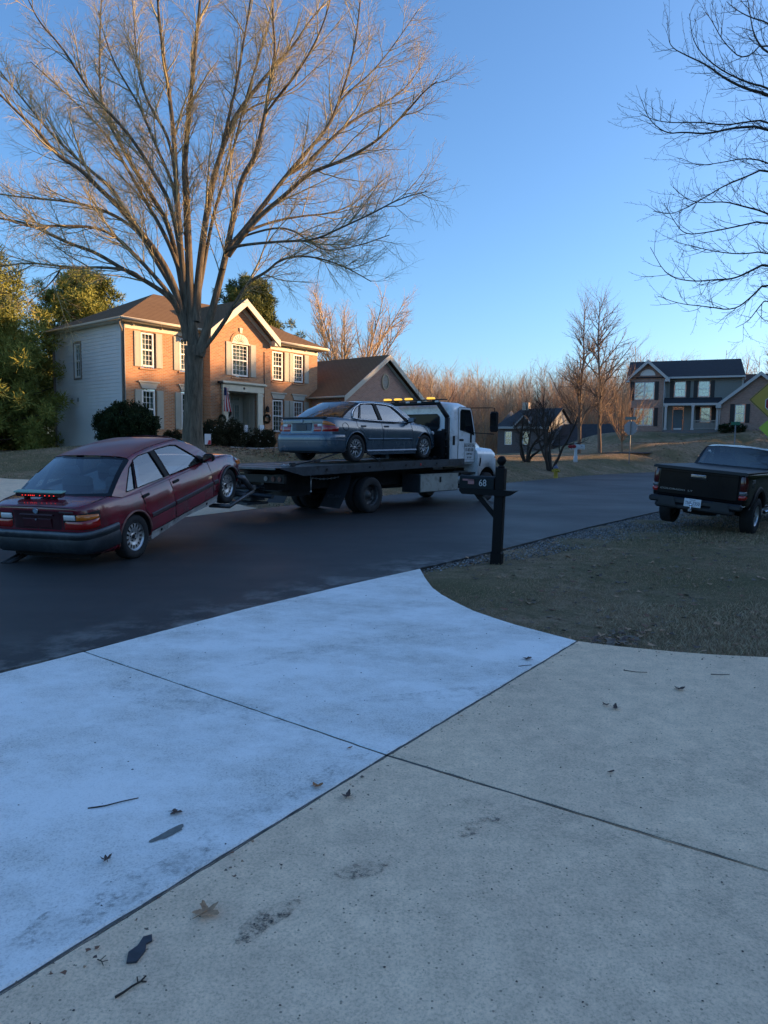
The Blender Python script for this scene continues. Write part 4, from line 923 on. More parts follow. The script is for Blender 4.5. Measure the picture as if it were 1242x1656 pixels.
    # frieze + dentils + gutters
    for xa_, xb_, ds in ((0, 3.955, (.35, 1.75, 3.1)), (7.665, Lh, (8.6, 9.6, 10.6, 11.4))):
        fz = MB(); fz.box((xa_, -.035, 5.03), (xb_, .0, 5.30))
        for x in ds: fz.bbox((x, -.12, 5.17), (x+.06, -.035, 5.284), .01)
        fz.box((xa_ if xa_ else -.36, -.40, 5.285), (xb_+(.38 if xa_ else 0), .0, 5.31)); fz.build('frieze', CREAM, H_)
    for xa_, xb_ in ((-.38, -.005), (Lh+.005, Lh+.38)): fz = MB(); fz.box((xa_, -.4, 5.287), (xb_, D+.4, 5.312)); fz.build('soffit', CREAM, H_)
    g = MB()
    for p, q in (((-.44, -.46, 5.36), (3.85, -.46, 5.36)), ((7.85, -.46, 5.36), (Lh+.44, -.46, 5.36)), ((-.44, -.46, 5.36), (-.44, D+.46, 5.36)), ((Lh+.44, -.46, 5.36), (Lh+.44, D+.46, 5.36))):
        g = MB(); g.tube([p, q], [.055, .055], 8); g.build('gutter', mat('cream gutter paint', (.50, .44, .33), .5, var=.05), H_)
    g = MB()
    g.box((-.41, -.43, 5.31), (3.87, -.40, 5.44)); g.box((7.8, -.43, 5.31), (Lh+.4, -.40, 5.44)); g.box((-.42, -.40, 5.31), (-.39, D+.4, 5.44)); g.box((Lh+.39, -.40, 5.31), (Lh+.42, D+.4, 5.44))
    g.build('fascia', mat('cream gutter paint', (.50, .44, .33), .5, var=.05), H_)
    # hip roof
    e0, e1, f0, f1 = -.46, Lh+.46, -.46, D+.46; ze = 5.40; zr = 7.42; yr = D/2; xa, xb = 3.45, Lh-3.45
    r = MB()
    slab_face(r, [(e0, f0, ze), (e1, f0, ze), (xb, yr, zr), (xa, yr, zr)], .06); slab_face(r, [(e1, f1, ze), (e0, f1, ze), (xa, yr, zr), (xb, yr, zr)], .06)
    slab_face(r, [(e0, f1, ze), (e0, f0, ze), (xa, yr, zr)], .06); slab_face(r, [(e1, f0, ze), (e1, f1, ze), (xb, yr, zr)], .06)
    # bay gable roof
    cxg, zp, zb = 5.81, 7.06, 5.36; ov = 2.10
    slab_face(r, [(cxg-ov, -1.0, zb), (cxg, -1.0, zp), (cxg, 2.9, zp), (cxg-ov, 2.9, zb)], .06); slab_face(r, [(cxg, -1.0, zp), (cxg+ov, -1.0, zb), (cxg+ov, 2.9, zb), (cxg, 2.9, zp)], .06)
    # garage roof
    ga, gb, gc = 10.78, 18.05, 14.42; gz, gp = 2.70, 5.20
    slab_face(r, [(ga, -2.8, gz), (gc, -2.8, gp), (gc, 5.2, gp), (ga, 5.2, gz)], .06); slab_face(r, [(gc, -2.8, gp), (gb, -2.8, gz), (gb, 5.2, gz), (gc, 5.2, gp)], .06)
    r.build('roof', SH, H_, uv=True)
    # rakes
    rk = MB()
    def rake(xa_, za, xb_, zb_, y, wd, th_, m=0):
        d = Vector((xb_-xa_, 0, zb_-za)).normalized(); nrm = Vector((-d.z, 0, d.x)); nrm = nrm if nrm.z < 0 else -nrm
        P = [(xa_, za), (xb_, zb_), (xb_, zb_-wd/abs(d.x)), (xa_, za-wd/abs(d.x))]
        rk.prism(P, 1, y-th_, y, m)
    rake(cxg-ov-.02, zb-.0, cxg, zp, -1.005, .26, .05); rake(cxg, zp, cxg+ov+.02, zb, -1.005, .26, .05)
    rake(cxg-ov+.22, zb-.20+.12, cxg, zp-.32, -.605, .16, .06); rake(cxg, zp-.32, cxg+ov-.22, zb-.20+.12, -.605, .16, .06)
    rk.box((3.70, -1.0, 5.05), (4.02, -.58, 5.30)); rk.box((7.60, -1.0, 5.05), (7.92, -.58, 5.30))
    rk.build('rake_board', CREAM, H_)
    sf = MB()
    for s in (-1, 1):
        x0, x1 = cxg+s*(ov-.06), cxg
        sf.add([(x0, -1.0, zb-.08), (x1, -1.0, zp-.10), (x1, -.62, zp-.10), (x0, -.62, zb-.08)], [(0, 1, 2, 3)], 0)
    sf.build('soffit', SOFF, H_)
    rk = MB(); GR = mat('darker cream trim', (.44, .42, .35), .6)
    rake(ga-.02, gz, gc, gp, -2.805, .24, .05); rake(gc, gp, gb+.02, gz, -2.805, .24, .05); rk.box((ga, -2.8, gz-.06), (ga+.4, 4, gz-.045)); rk.tube([(ga-.05, -2.8, gz-.03), (ga-.05, -.02, gz-.03)], .05, 8)
    rake(ga+.42, gz+.02, gc, gp-.28, -2.505, .14, .06); rake(gc, gp-.28, gb-.42, gz+.02, -2.505, .14, .06)
    rk.build('rake_board', GR, H_)
    # garage walls
    gw = MB(); x0, x1 = 11.15, 17.65
    gw.add([(x0, -2.5, -.8), (x1, -2.5, -.8), (x1, -2.5, 2.75), (gc, -2.5, 4.98), (x0, -2.5, 2.75)], [(0, 1, 2, 3, 4)], 0)
    gw.add([(x0, -2.5, -.8), (x0, 0, -.8), (x0, 0, 2.7), (x0, -2.5, 2.7)], [(3, 2, 1, 0)], 0); gw.add([(x1, -2.5, -.8), (x1, 5, -.8), (x1, 5, 2.7), (x1, -2.5, 2.7)], [(0, 1, 2, 3)], 0)
    gw.build('garage_wall', brick_mat('shade pink brick', (.36, .17, .115), (.42, .215, .15), (.36, .31, .27)), H_, uv=True)  # the pinkish tone of shade is put into the garage brick colour
    vb = MB(); n = 24; oval = [(gc+.32*math.cos(2*math.pi*i/n), 3.72+.46*math.sin(2*math.pi*i/n)) for i in range(n)]
    inn = [(gc+.25*math.cos(2*math.pi*i/n), 3.72+.38*math.sin(2*math.pi*i/n)) for i in range(n)]
    for i in range(n): j = (i+1) % n; vb.prism([oval[i], inn[i], inn[j], oval[j]], 1, -2.56, -2.5, 1)
    for i in range(9):
        z = 3.40+i*.08; hw = .25*math.sqrt(max(0, 1-((z-3.72)/.38)**2))
        if hw > .03: vb.add([(gc-hw, -2.545, z), (gc+hw, -2.545, z), (gc+hw, -2.51, z+.07), (gc-hw, -2.51, z+.07)], [(0, 1, 2, 3)], 0)
    vb.build('gable_vent', [mat('grey louvre', (.30, .29, .25), .6), BRICK], H_)
    # entrance: entablature, pilasters, recess, door, sidelight, transom
    en = MB()
    en.bbox((4.58, -.72, 2.66), (7.12, -.6, 2.98), .008); en.box((4.50, -.86, 3.02), (7.20, -.6, 3.09)); en.box((4.54, -.79, 2.98), (7.16, -.6, 3.02)); en.box((4.52, -.80, 3.09), (7.18, -.6, 3.12))
    en.bbox((4.60, -.70, -.3), (4.92, -.602, 2.655), .008); en.bbox((6.74, -.70, -.3), (7.06, -.602, 2.655), .008)
    for x in (4.60, 6.74): en.box((x-.03, -.735, 2.50), (x+.35, -.602, 2.57)); en.box((x-.02, -.72, .1), (x+.34, -.602, .3))
    en.build('entry_surround', CREAM, H_)
    ro = MB(); ro.cyl((5.86, -.73, 2.83), (5.86, -.70, 2.83), .06, 12); ro.build('rosette', mat('dark bronze', (.06, .05, .04), .4, metal=.6), H_)
    re = MB(); PT = mat('greige entry panel', (.36, .35, .29), .6, var=.05)
    re.add([(4.93, -.6, -.3), (4.93, .45, -.3), (4.93, .45, 2.66), (4.93, -.6, 2.66)], [(3, 2, 1, 0)], 0); re.add([(6.72, -.6, -.3), (6.72, .45, -.3), (6.72, .45, 2.66), (6.72, -.6, 2.66)], [(0, 1, 2, 3)], 0)
    re.add([(4.93, -.6, 2.655), (6.72, -.6, 2.655), (6.72, .45, 2.655), (4.93, .45, 2.655)], [(3, 2, 1, 0)], 0); re.add([(4.93, .45, -.3), (6.72, .45, -.3), (6.72, .45, 2.66), (4.93, .45, 2.66)], [(0, 1, 2, 3)], 0)
    re.box((4.93, -.6, -.3), (6.72, .45, .12), 1)
    for y in (-.45, -.1, .2): re.box((6.69, y, .3), (6.718, y+.2, 2.4))
    re.build('entry_recess', [PT, mat('concrete stoop', (.34, .33, .30), .9, var=.15)], H_)
    dr = MB(); dr.bbox((5.10, .37, .14), (5.98, .445, 2.16), .006)
    for zz in ((.3, .9), (1.05, 2.0)):
        for xx in ((5.2, 5.5), (5.58, 5.88)): dr.bbox((xx[0], .357, zz[0]), (xx[1], .369, zz[1]), .004)
    d_ = dr.build('door', mat('taupe door paint', (.30, .29, .24), .5, var=.05), H_)
    kn = MB(); kn.lathe([(0, 0), (.03, .01), (.035, .03), (.02, .06), (0, .065)], 12, 0, Matrix.Translation((5.92, .36, 1.1)) @ Matrix.Rotation(math.pi/2, 4, 'X')); kn.build('handle', mat('brass', (.5, .35, .12), .3, metal=1), d_)
    window(H_, 6.08, 6.48, .75, 2.14, .41, cols=2, rows=(4,), mid=False, curtain=0, frame_m=PT, name='sidelight'); window(H_, 5.10, 6.48, 2.24, 2.56, .41, cols=4, rows=(1,), mid=False, curtain=0, frame_m=PT, name='transom')
    # steps
    st = MB(); st.box((4.6, -1.5, -.6), (7.1, -.605, .0)); st.box((4.7, -1.15, .0), (7.0, -.606, .1)); st.build('front_step', mat('concrete stoop', (.34, .33, .30), .9), H_)
    # conduit up the bay
    cc = MB(); cc.tube([(7.22, -.63, .9), (7.22, -.63, 4.75)], .016, 5); cc.build('cable', mat('dark cable', (.05, .04, .035), .6), H_)
    hn = text_mesh('6', .1, .002, 'house_number', mat('black paint', (.01, .01, .01), .4), H_, frame((7.5, -.635, 1.57), (1, 0, 0), (0, 0, 1)), align='CENTER'); pl = MB(); pl.box((7.36, -.63, 1.50), (7.62, -.6, 1.64)); pl.build('number_plate', WHITE, H_)
    bpy.data.objects.remove(hn)
    return H_
BH = brick_house()
BHM = Matrix.Translation((-11.21, 31.0, 1.5)) @ Matrix.Rotation(math.radians(50), 4, 'Z')
def hill_house():
    O = Vector((25, 73.5, 3.45)); rz = math.atan2(-.38, .925)
    H_ = thing('brick_house', 'two storey brown brick house with dark roof and front porch on the hill', 'house', O, rz)
    BR = brick_mat('brown brick', (.36, .185, .13), (.44, .25, .18), (.33, .29, .25)); RF = mat('blue black shingles', (.022, .024, .030), .9, var=.3, vs=4, bmp=.4, bs=12, bd=.02)
    TR = mat('white house trim', (.50, .49, .46), .5, var=.04); SD = mat('sage grey siding', (.215, .235, .215), .6, var=.05); BLK = mat('black shutter', (.010, .010, .012), .5)
    mb = MB()
    wins = [(.45, 2.35, 3.18, 5.0), (.45, 2.38, .56, 2.38)]
    wall_holes(mb, 0, 3.33, -1.5, 5.4, 0, wins, .10); mb.add([(0, 0, 5.4), (3.33, 0, 5.4), (1.66, 0, 6.95)], [(0, 1, 2)], 0)
    mb.add([(0, 0, -1.5), (0, 8, -1.5), (0, 8, 5.4), (0, 0, 5.4)], [(3, 2, 1, 0)], 0); mb.add([(3.33, 0, -1.5), (3.33, .5, -1.5), (3.33, .5, 5.4), (3.33, 0, 5.4)], [(0, 1, 2, 3)], 0)
    mb.build('wall', BR, H_, uv=True); mb = MB()
    wall_holes(mb, 8.45, 14.9, -1.5, 2.7, -1.7, [(9.65, 10.55, .80, 2.55)], .10); mb.add([(8.45, -1.7, 2.7), (14.9, -1.7, 2.7), (11.67, -1.7, 5.35)], [(0, 1, 2)], 0)
    mb.add([(8.45, -1.7, -1.5), (8.45, .5, -1.5), (8.45, .5, 2.7), (8.45, -1.7, 2.7)], [(3, 2, 1, 0)], 0); mb.add([(14.9, -1.7, -1.5), (14.9, 6, -1.5), (14.9, 6, 2.7), (14.9, -1.7, 2.7)], [(0, 1, 2, 3)], 0)
    mb.build('garage_wall', BR, H_, uv=True)
    s = MB(); holes = [(4.2, 5.3, 3.43, 5.04), (6.4, 7.5, 3.43, 5.04), (4.15, 5.2, .0, 2.5), (6.7, 7.7, .9, 2.45)]
    wall_holes(s, 3.33, 10.4, -1.5, 5.4, .5, holes, .08)
    s.add([(10.4, .5, -1.5), (10.4, 8, -1.5), (10.4, 8, 5.4), (10.4, 4.2, 7.4), (10.4, .5, 5.4)], [(0, 1, 2, 3, 4)], 0)
    for i in range(26): z = 3.45+i*.075*1.0; s.box((3.34, .488, z), (10.4, .5, z+.012)) if not any(h[0] < 9 and h[2] < z < h[3] for h in holes[:2]) else [s.box((a, .488, z), (b, .5, z+.012)) for a, b in ((3.34, 4.2), (5.3, 6.4), (7.5, 10.4))]
    s.build('siding', SD, H_)
    kw = dict(frame_m=WHITE)
    for c, d in ((3.22, 4.96), (.60, 2.34)):
        window(H_, .48, 1.40, c, d, .05, cols=3, rows=(2, 2), curtain=(c > 3)); window(H_, 1.42, 2.33, c, d, .05, cols=3, rows=(2, 2), curtain=(c > 3))
    window(H_, 4.24, 5.26, 3.47, 5.0, .55, cols=3, rows=(2, 2)); window(H_, 6.44, 7.46, 3.47, 5.0, .55, cols=3, rows=(2, 2)); window(H_, 6.75, 7.65, .95, 2.4, .55, cols=3, rows=(2, 2), curtain=2); window(H_, 9.69, 10.51, .84, 2.51, -1.65, cols=3, rows=(3, 3), curtain=2)
    for a, b, c, d, y in ((.05, .42, 3.15, 5.02, 0), (2.40, 2.76, 3.15, 5.02, 0), (.05, .42, .53, 2.4, 0), (2.42, 2.78, .53, 2.4, 0), (3.80, 4.16, 3.4, 5.05, .5), (5.34, 5.70, 3.4, 5.05, .5), (6.0, 6.36, 3.4, 5.05, .5), (7.54, 7.90, 3.4, 5.05, .5), (9.25, 9.61, .8, 2.58, -1.7), (10.59, 10.95, .8, 2.58, -1.7), (7.75, 8.1, .9, 2.45, .5), (6.32, 6.66, .9, 2.45, .5)): shutter(H_, a, b, c, d, y, BLK)
    r = MB()
    slab_face(r, [(-.35, -.15, 5.42), (10.55, -.15, 5.42), (10.35, 4.2, 7.5), (-.35, 4.2, 7.5)], .06); slab_face(r, [(10.55, 8.5, 5.42), (-.35, 8.5, 5.42), (-.35, 4.2, 7.5), (10.35, 4.2, 7.5)], .06)
    slab_face(r, [(-.42, -.55, 5.2), (1.66, -.55, 7.12), (1.66, 3.2, 7.12), (-.42, 3.2, 5.2)], .06); slab_face(r, [(1.66, -.55, 7.12), (3.74, -.55, 5.2), (3.74, 3.2, 5.2), (1.66, 3.2, 7.12)], .06)
    slab_face(r, [(3.3, -1.55, 2.72), (8.6, -1.55, 2.72), (8.6, .5, 3.38), (3.3, .5, 3.38)], .06)
    slab_face(r, [(8.05, -2.1, 2.55), (11.67, -2.1, 5.55), (11.67, 5.5, 5.55), (8.05, 5.5, 2.55)], .06); slab_face(r, [(11.67, -2.1, 5.55), (15.3, -2.1, 2.55), (15.3, 5.5, 2.55), (11.67, 5.5, 5.55)], .06)
    slab_face(r, [(10.4, 1.0, 4.1), (18, 1.0, 4.1), (18, 4, 5.9), (10.4, 4, 5.9)], .05)
    r.build('roof', RF, H_)
    t = MB()
    def rk(xa, za, xb, zb, y, wd): t.prism([(xa, za), (xb, zb), (xb, zb-wd), (xa, za-wd)], 1, y-.05, y)
    rk(-.45, 5.2, 1.66, 7.14, -.555, .34); rk(1.66, 7.14, 3.77, 5.2, -.555, .34); rk(8.02, 2.55, 11.67, 5.57, -2.105, .36); rk(11.67, 5.57, 15.3, 2.55, -2.105, .36)
    t.box((3.5, -.20, 5.25), (10.55, .45, 5.42)); t.box((-.45, -.6, 4.95), (-.05, .0, 5.2)); t.box((3.3, -.6, 4.95), (3.75, 0, 5.2)); t.box((8.0, -2.15, 2.2), (8.45, -1.7, 2.5))
    t.box((3.3, -1.58, 2.50), (8.45, -1.42, 2.72)); t.box((10.3, .42, 3), (10.42, .5, 5.3)); t.box((3.33, .44, 3.42), (3.45, .49, 5.25))
    t.tube([(10.5, .2, 5.3), (10.55, .1, 5.1), (10.42, .4, 4.9), (10.42, .4, 3.6)], .05, 6); t.tube([(8.38, -1.78, 2.4), (8.38, -1.8, 2.2), (8.38, -1.8, -.2)], .05, 6); t.tube([(3.28, -.06, 5.1), (3.28, -.06, -.2)], .04, 6)
    t.build('trim', TR, H_)
    a = MB(); n = 16; a.prism([(1.66+.72*math.cos(math.pi*i/n), 5.62+.62*math.sin(math.pi*i/n)) for i in range(n+1)], 1, -.04, 0)
    a.build('arch_panel', WHITE, H_)
    for x in (3.55, 6.0, 8.2):
        c = MB(); c.bbox((x-.11, -1.55, .12), (x+.11, -1.33, 2.5), .02); c.box((x-.15, -1.585, .12), (x+.15, -1.295, .3)); c.box((x-.15, -1.585, 2.35), (x+.15, -1.295, 2.495)); c.build('porch_post', TR, H_)
    f = MB(); f.box((3.34, -1.7, -1.2), (8.44, .49, .1)); f.box((3.5, -2.1, -1.2), (5.6, -1.7, -.08)); f.build('porch_floor', mat('porch grey', (.17, .16, .15), .8, var=.1), H_)
    rl = MB(); rl.box((6.11, -1.46, 1.0), (8.09, -1.40, 1.06)); rl.box((6.11, -1.45, .25), (8.09, -1.41, .30))
    for i in range(17): x = 6.2+i*.115; rl.box((x, -1.445, .30), (x+.03, -1.415, 1.0))
    rl.build('railing', mat('greige railing', (.38, .36, .31), .6), H_)
    d = MB(); d.bbox((4.22, .53, .1), (5.12, .57, 2.2), .01); d.box((4.3, .515, .2), (5.04, .53, .36), 1); dd = d.build('door', [mat('blue grey door', (.10, .145, .165), .5), WHITE], H_); k = MB(); k.tube([(5.02, .51, 1.05), (5.02, .47, 1.1), (5.02, .51, 1.2)], .015, 5); k.build('handle', mat('brass', (.5, .35, .12)), dd)
    for x in (3.85, 5.35): window(H_, x, x+.3, .2, 2.2, .56, cols=1, rows=(3,), mid=False, curtain=0, name='sidelight')
    w_ = MB(); n = 18
    return H_
hill_house()
def valley_house():
    O = Vector((15.0, 95, -3.2)); rz = math.atan2(-.6, .8)
    H_ = thing('brick_house', 'distant dark roofed house with white gable ends, down behind the low dark trees', 'house', O, rz)
    BR = mat('shaded dark brick', (.105, .085, .08), .9, var=.25, vs=5, bmp=.3, bs=8); RF = mat('charcoal shingles', (.035, .036, .040), .9, var=.25, vs=3); WS = mat('white siding with painted shade', (.15, .16, .17), .7, var=.05)  # tree shade is put into the siding and brick colours
    m = MB(); wall_holes(m, 0, 7.2, -1, 7.7, 0, [(1.0, 2.1, 5.2, 7.0), (3.6, 4.6, 5.2, 7.0), (1.0, 2.1, 1.6, 3.6)], .1); m.box((7.2-.01, .01, -1), (0.01, 7.5, .0)); m.build('wall', BR, H_)
    e = MB(); e.add([(7.2, 0, -1), (7.2, 7.5, -1), (7.2, 7.5, 7.7), (7.2, 3.75, 9.9), (7.2, 0, 7.7)], [(0, 1, 2, 3, 4)], 0); e.add([(0, 0, -1), (0, 7.5, -1), (0, 7.5, 7.7), (0, 3.75, 9.9), (0, 0, 7.7)], [(4, 3, 2, 1, 0)], 0); e.build('gable_wall', WS, H_)
    for a, b, c, d in ((1.0, 2.1, 5.2, 7.0), (3.6, 4.6, 5.2, 7.0), (1.0, 2.1, 1.6, 3.6)): window(H_, a+.04, b-.04, c+.04, d-.04, .05, cols=2, rows=(2, 2), curtain=0)
    r = MB(); slab_face(r, [(-.3, -.5, 7.6), (7.5, -.5, 7.6), (7.5, 3.75, 10.1), (1.6, 3.75, 10.1)], .08); slab_face(r, [(7.5, 8, 7.6), (-.3, 8, 7.6), (1.6, 3.75, 10.1), (7.5, 3.75, 10.1)], .08); slab_face(r, [(-.3, 8, 7.6), (-.3, -.5, 7.6), (1.6, 3.75, 10.1)], .08)
    slab_face(r, [(2.6, -.9, 7.6), (4.1, -.9, 9.0), (4.1, 2.2, 9.0), (2.6, 2.2, 7.6)], .06); slab_face(r, [(4.1, -.9, 9.0), (5.6, -.9, 7.6), (5.6, 2.2, 7.6), (4.1, 2.2, 9.0)], .06)
    slab_face(r, [(7.3, 1.0, 5.2), (15.5, 1.0, 5.2), (15.5, 4.5, 8.0), (7.3, 4.5, 8.0)], .08); slab_face(r, [(15.5, 8, 5.2), (7.3, 8, 5.2), (7.3, 4.5, 8.0), (15.5, 4.5, 8.0)], .08)
    r.build('roof', RF, H_)
    g = MB(); g.prism([(2.75, 7.6), (5.45, 7.6), (4.1, 8.9)], 1, -.5, -.3); g.prism([(2.5, 7.5), (4.1, 9.05), (4.1, 8.8), (2.5, 7.25)], 1, -.95, -.9, 1); g.prism([(4.1, 9.05), (5.7, 7.5), (5.7, 7.25), (4.1, 8.8)], 1, -.95, -.9, 1); g.box((-.3, -.56, 7.3), (7.5, -.5, 7.6), 1); g.build('dormer', [BR, mat('dim trim', (.30, .30, .29), .7)], H_)
    w_ = MB(); w_.add([(7.25, 1.4, -1), (15.2, 1.4, -1), (15.2, 1.4, 5.3), (7.25, 1.4, 5.3)], [(0, 1, 2, 3)], 0); w_.add([(15.2, 1.4, -1), (15.2, 7.6, -1), (15.2, 7.6, 5.3), (15.2, 4.5, 7.9), (15.2, 1.4, 5.3)], [(0, 1, 2, 3, 4)], 0); w_.build('wing_wall', WS, H_)
    ch = MB(); ch.box((1.8, 3.4, 9.2), (2.7, 4.2, 10.9)); ch.build('chimney', mat('pale chimney', (.45, .37, .29), .8), H_)
valley_house()
def unseen_house():  # unseen house added to block low sky from vehicle reflections
    H_ = thing('brick_house', 'tan sided house with a double garage door added unseen behind the camera', 'house', (-4.0, -17.5, 0), math.radians(35))
    S_ = mat('tan siding', (.30, .26, .20), .6, var=.08); R_ = mat('charcoal shingles', (.035, .036, .040)); w_ = MB()
    w_.add([(-7, 0, -.3), (9, 0, -.3), (9, 0, 4.2), (-7, 0, 4.2)], [(3, 2, 1, 0)], 0); w_.add([(-7, -9, -.3), (9, -9, -.3), (9, -9, 4.2), (-7, -9, 4.2)], [(0, 1, 2, 3)], 0)
    for x in (-7, 9): w_.add([(x, 0, -.3), (x, -9, -.3), (x, -9, 4.2), (x, -4.5, 6.6), (x, 0, 4.2)], [(0, 1, 2, 3, 4)], 0)
    w_.build('wall', S_, H_); r = MB(); slab_face(r, [(-7.4, .4, 4.05), (9.4, .4, 4.05), (9.4, -4.5, 6.8), (-7.4, -4.5, 6.8)], .1); slab_face(r, [(-7.4, -9.4, 4.05), (9.4, -9.4, 4.05), (9.4, -4.5, 6.8), (-7.4, -4.5, 6.8)], .1); r.build('roof', R_, H_)
    d = MB(); d.bbox((-1, .0, 0), (4, .05, 2.3), .01)
    for i in range(1, 4): d.box((-1, .05, i*.57), (4, .06, i*.57+.02))
    d.build('garage_door', WHITE, H_)
    d = MB(); d.bbox((5.2, .0, .1), (6.2, .05, 2.2), .01); d.build('door', PUTTY, H_)
    Mf = Matrix.Rotation(math.pi, 4, 'Z')
    window(H_, 3.6, 4.9, 1.0, 2.4, -.02, M=Mf)
unseen_house()
# ------------------------------------------------------------------ vehicles: shared parts
from mathutils.geometry import tessellate_polygon
TYRE = mat('tyre rubber', (.016, .016, .017), .85, var=.2, vs=12, bmp=.2, bs=60)
SILVER = mat('silver alloy', (.52, .53, .54), .38, metal=.75, var=.12, vs=14, dirt=((.10, .09, .08), 7))
DARKMET = mat('dark greasy steel', (.022, .022, .024), .6, metal=.3, var=.35, vs=9)
BLKP = mat('black plastic trim', (.010, .010, .011), .6, var=.15, spec=.25)
CHROME = mat('chrome trim', (.75, .76, .78), .12, metal=1)
CARGLASS = glass('car window glass', (.50, .62, .66), .62, refl=.13); SIDEGLASS = glass('car side glass', (.55, .65, .68), .75, refl=.12)
FRIT = mat('black glass border', (.006, .006, .007), .12)
WELL = mat('wheel well black', (.008, .008, .009), .95)
RY = Matrix.Rotation(math.pi/2, 4, 'X')     # lathe axis z -> -y
def wheel(parent, x, y, z, R, rr, wd, style, side, steer=0.0, name='wheel', rimm=None, tread=True, spin=.2):
    """side=-1: outer face towards -y (the car's right)"""
    M = Matrix.Rotation(math.pi/2 if side < 0 else -math.pi/2, 4, 'X'); h = wd/2; rimm = rimm or SILVER
    mb = MB(); sw = R-rr
    prof = [(rr*.97, -h*.82), (rr+sw*.12, -h*.92), (rr+sw*.45, -h), (rr+sw*.8, -h*.93), (R-.012, -h*.80), (R, -h*.62), (R, h*.62), (R-.012, h*.80), (rr+sw*.8, h*.93), (rr+sw*.45, h), (rr+sw*.12, h*.92), (rr*.97, h*.82)]
    mb.lathe(prof, 44, 0, M)
    if tread:
        for j in range(44):
            a = 2*math.pi*j/44
            for s in (-1, 1):
                q = [Vector((R+.004, -.006, s*h*.30)), Vector((R+.004, .006, s*h*.30)), Vector((R-.002, .012, s*h*.86)), Vector((R-.002, -.004, s*h*.86))]
                Rz = Matrix.Rotation(a+(.05 if s > 0 else 0), 4, 'Z'); q2 = [M @ Rz @ v for v in q]; q3 = [M @ Rz @ (v*1.0-Vector((.01, 0, 0))) for v in q]
                mb.add(q2+q3, [(0, 1, 2, 3), (0, 3, 7, 4), (1, 5, 6, 2)], 0)
    w_ = mb.build(name, TYRE, parent); w_.location = (x, y, z); w_.rotation_euler = (0, 0, steer)
    r = MB(); SP = Matrix.Rotation(spin, 4, 'Z')
    r.lathe([(rr*1.0, h*.86), (rr*1.02, h*.80), (rr*.95, h*.74), (rr*.90, h*.35), (rr*.90, -h*.7)], 44, 0, M)
    if style == 'slot':
        r.lathe([(.0, h*.42), (rr*.18, h*.42), (rr*.2, h*.36), (rr*.42, h*.44), (rr*.55, h*.58), (rr*.60, h*.60)], 44, 0, M); r.lathe([(rr*.86, h*.62), (rr*.91, h*.70)], 44, 0, M)
        n = 15
        for j in range(n):
            a0 = 2*math.pi*(j-.27)/n; a1 = 2*math.pi*(j+.27)/n
            v = [M @ Vector((q*math.cos(a), q*math.sin(a), zz)) for q, a, zz in ((rr*.59, a0, h*.60), (rr*.59, a1, h*.60), (rr*.87, a1*1.0, h*.63), (rr*.87, a0, h*.63))]
            r.add(v, [(0, 1, 2, 3)], 0)
        r.lathe([(rr*.60, h*.3), (rr*.88, h*.3)], 44, 1, M); r.cyl(M @ Vector((0, 0, h*.4)), M @ Vector((0, 0, h*.50)), rr*.15, 16, 2)
        for j in range(5): a = 2*math.pi*j/5+.3; r.cyl(M @ Vector((rr*.30*math.cos(a), rr*.30*math.sin(a), h*.36)), M @ Vector((rr*.30*math.cos(a), rr*.30*math.sin(a), h*.47)), rr*.055, 8, 1)
    elif style == 'mesh':
        r.lathe([(0, h*.55), (rr*.2, h*.55), (rr*.25, h*.45), (rr*.25, h*.1)], 24, 0, M); r.lathe([(0, -.0), (rr*.9, -.0)], 30, 1, M)
        n = 10
        for j in range(n):
            for s in (-1, 1):
                a0 = 2*math.pi*j/n; a1 = a0+s*2*math.pi/n*.78; am = a0+s*2*math.pi/n*.42
                P = [M @ Vector((rr*q*math.cos(a), rr*q*math.sin(a), zz)) for q, a, zz in ((.2, a0, h*.48), (.55, am, h*.60), (.93, a1, h*.70))]
                r.tube(P, [rr*.036]*3, 5, 0)
        for j in range(5): a = 2*math.pi*j/5; r.cyl(M @ Vector((rr*.14*math.cos(a), rr*.14*math.sin(a), h*.5)), M @ Vector((rr*.14*math.cos(a), rr*.14*math.sin(a), h*.6)), rr*.03, 6, 1)
    elif style == 'five':
        r.lathe([(0, h*.5), (rr*.16, h*.5), (rr*.22, h*.42), (rr*.24, 0)], 24, 0, M); r.lathe([(0, -.0), (rr*.9, -.0)], 30, 1, M)
        for j in range(5):
            a = 2*math.pi*j/5+spin; ca, sa = math.cos(a), math.sin(a)
            def pp(q, t, zz): return M @ Vector((rr*q*ca-rr*t*sa, rr*q*sa+rr*t*ca, zz))
            for t0, t1 in ((-.30, -.05), (.05, .30)):
                v = [pp(.15, t0*.4, h*.50), pp(.15, t1*.4, h*.50), pp(.92, t1*.95, h*.66), pp(.92, t0*.95, h*.66)]; v2 = [pp(.15, t0*.4, h*.2), pp(.15, t1*.4, h*.2), pp(.92, t1*.95, h*.35), pp(.92, t0*.95, h*.35)]
                r.add(v+v2, [(0, 1, 2, 3), (0, 3, 7, 4), (1, 5, 6, 2)], 0)
        r.cyl(M @ Vector((0, 0, h*.5)), M @ Vector((0, 0, h*.6)), rr*.12, 16, 1)
    elif style == 'truck':
        r.lathe([(rr*.9, -h*.2), (rr*.72, -h*.45), (rr*.52, -h*.30), (rr*.40, -h*.28), (rr*.34, h*.1), (rr*.26, h*.12), (rr*.24, h*.35), (0, h*.36)], 36, 0, M)
        for j in range(10):
            a = 2*math.pi*j/10; r.cyl(M @ Vector((rr*.46*math.cos(a), rr*.46*math.sin(a), -h*.3)), M @ Vector((rr*.46*math.cos(a), rr*.46*math.sin(a), -h*.12)), rr*.04, 6, 0)
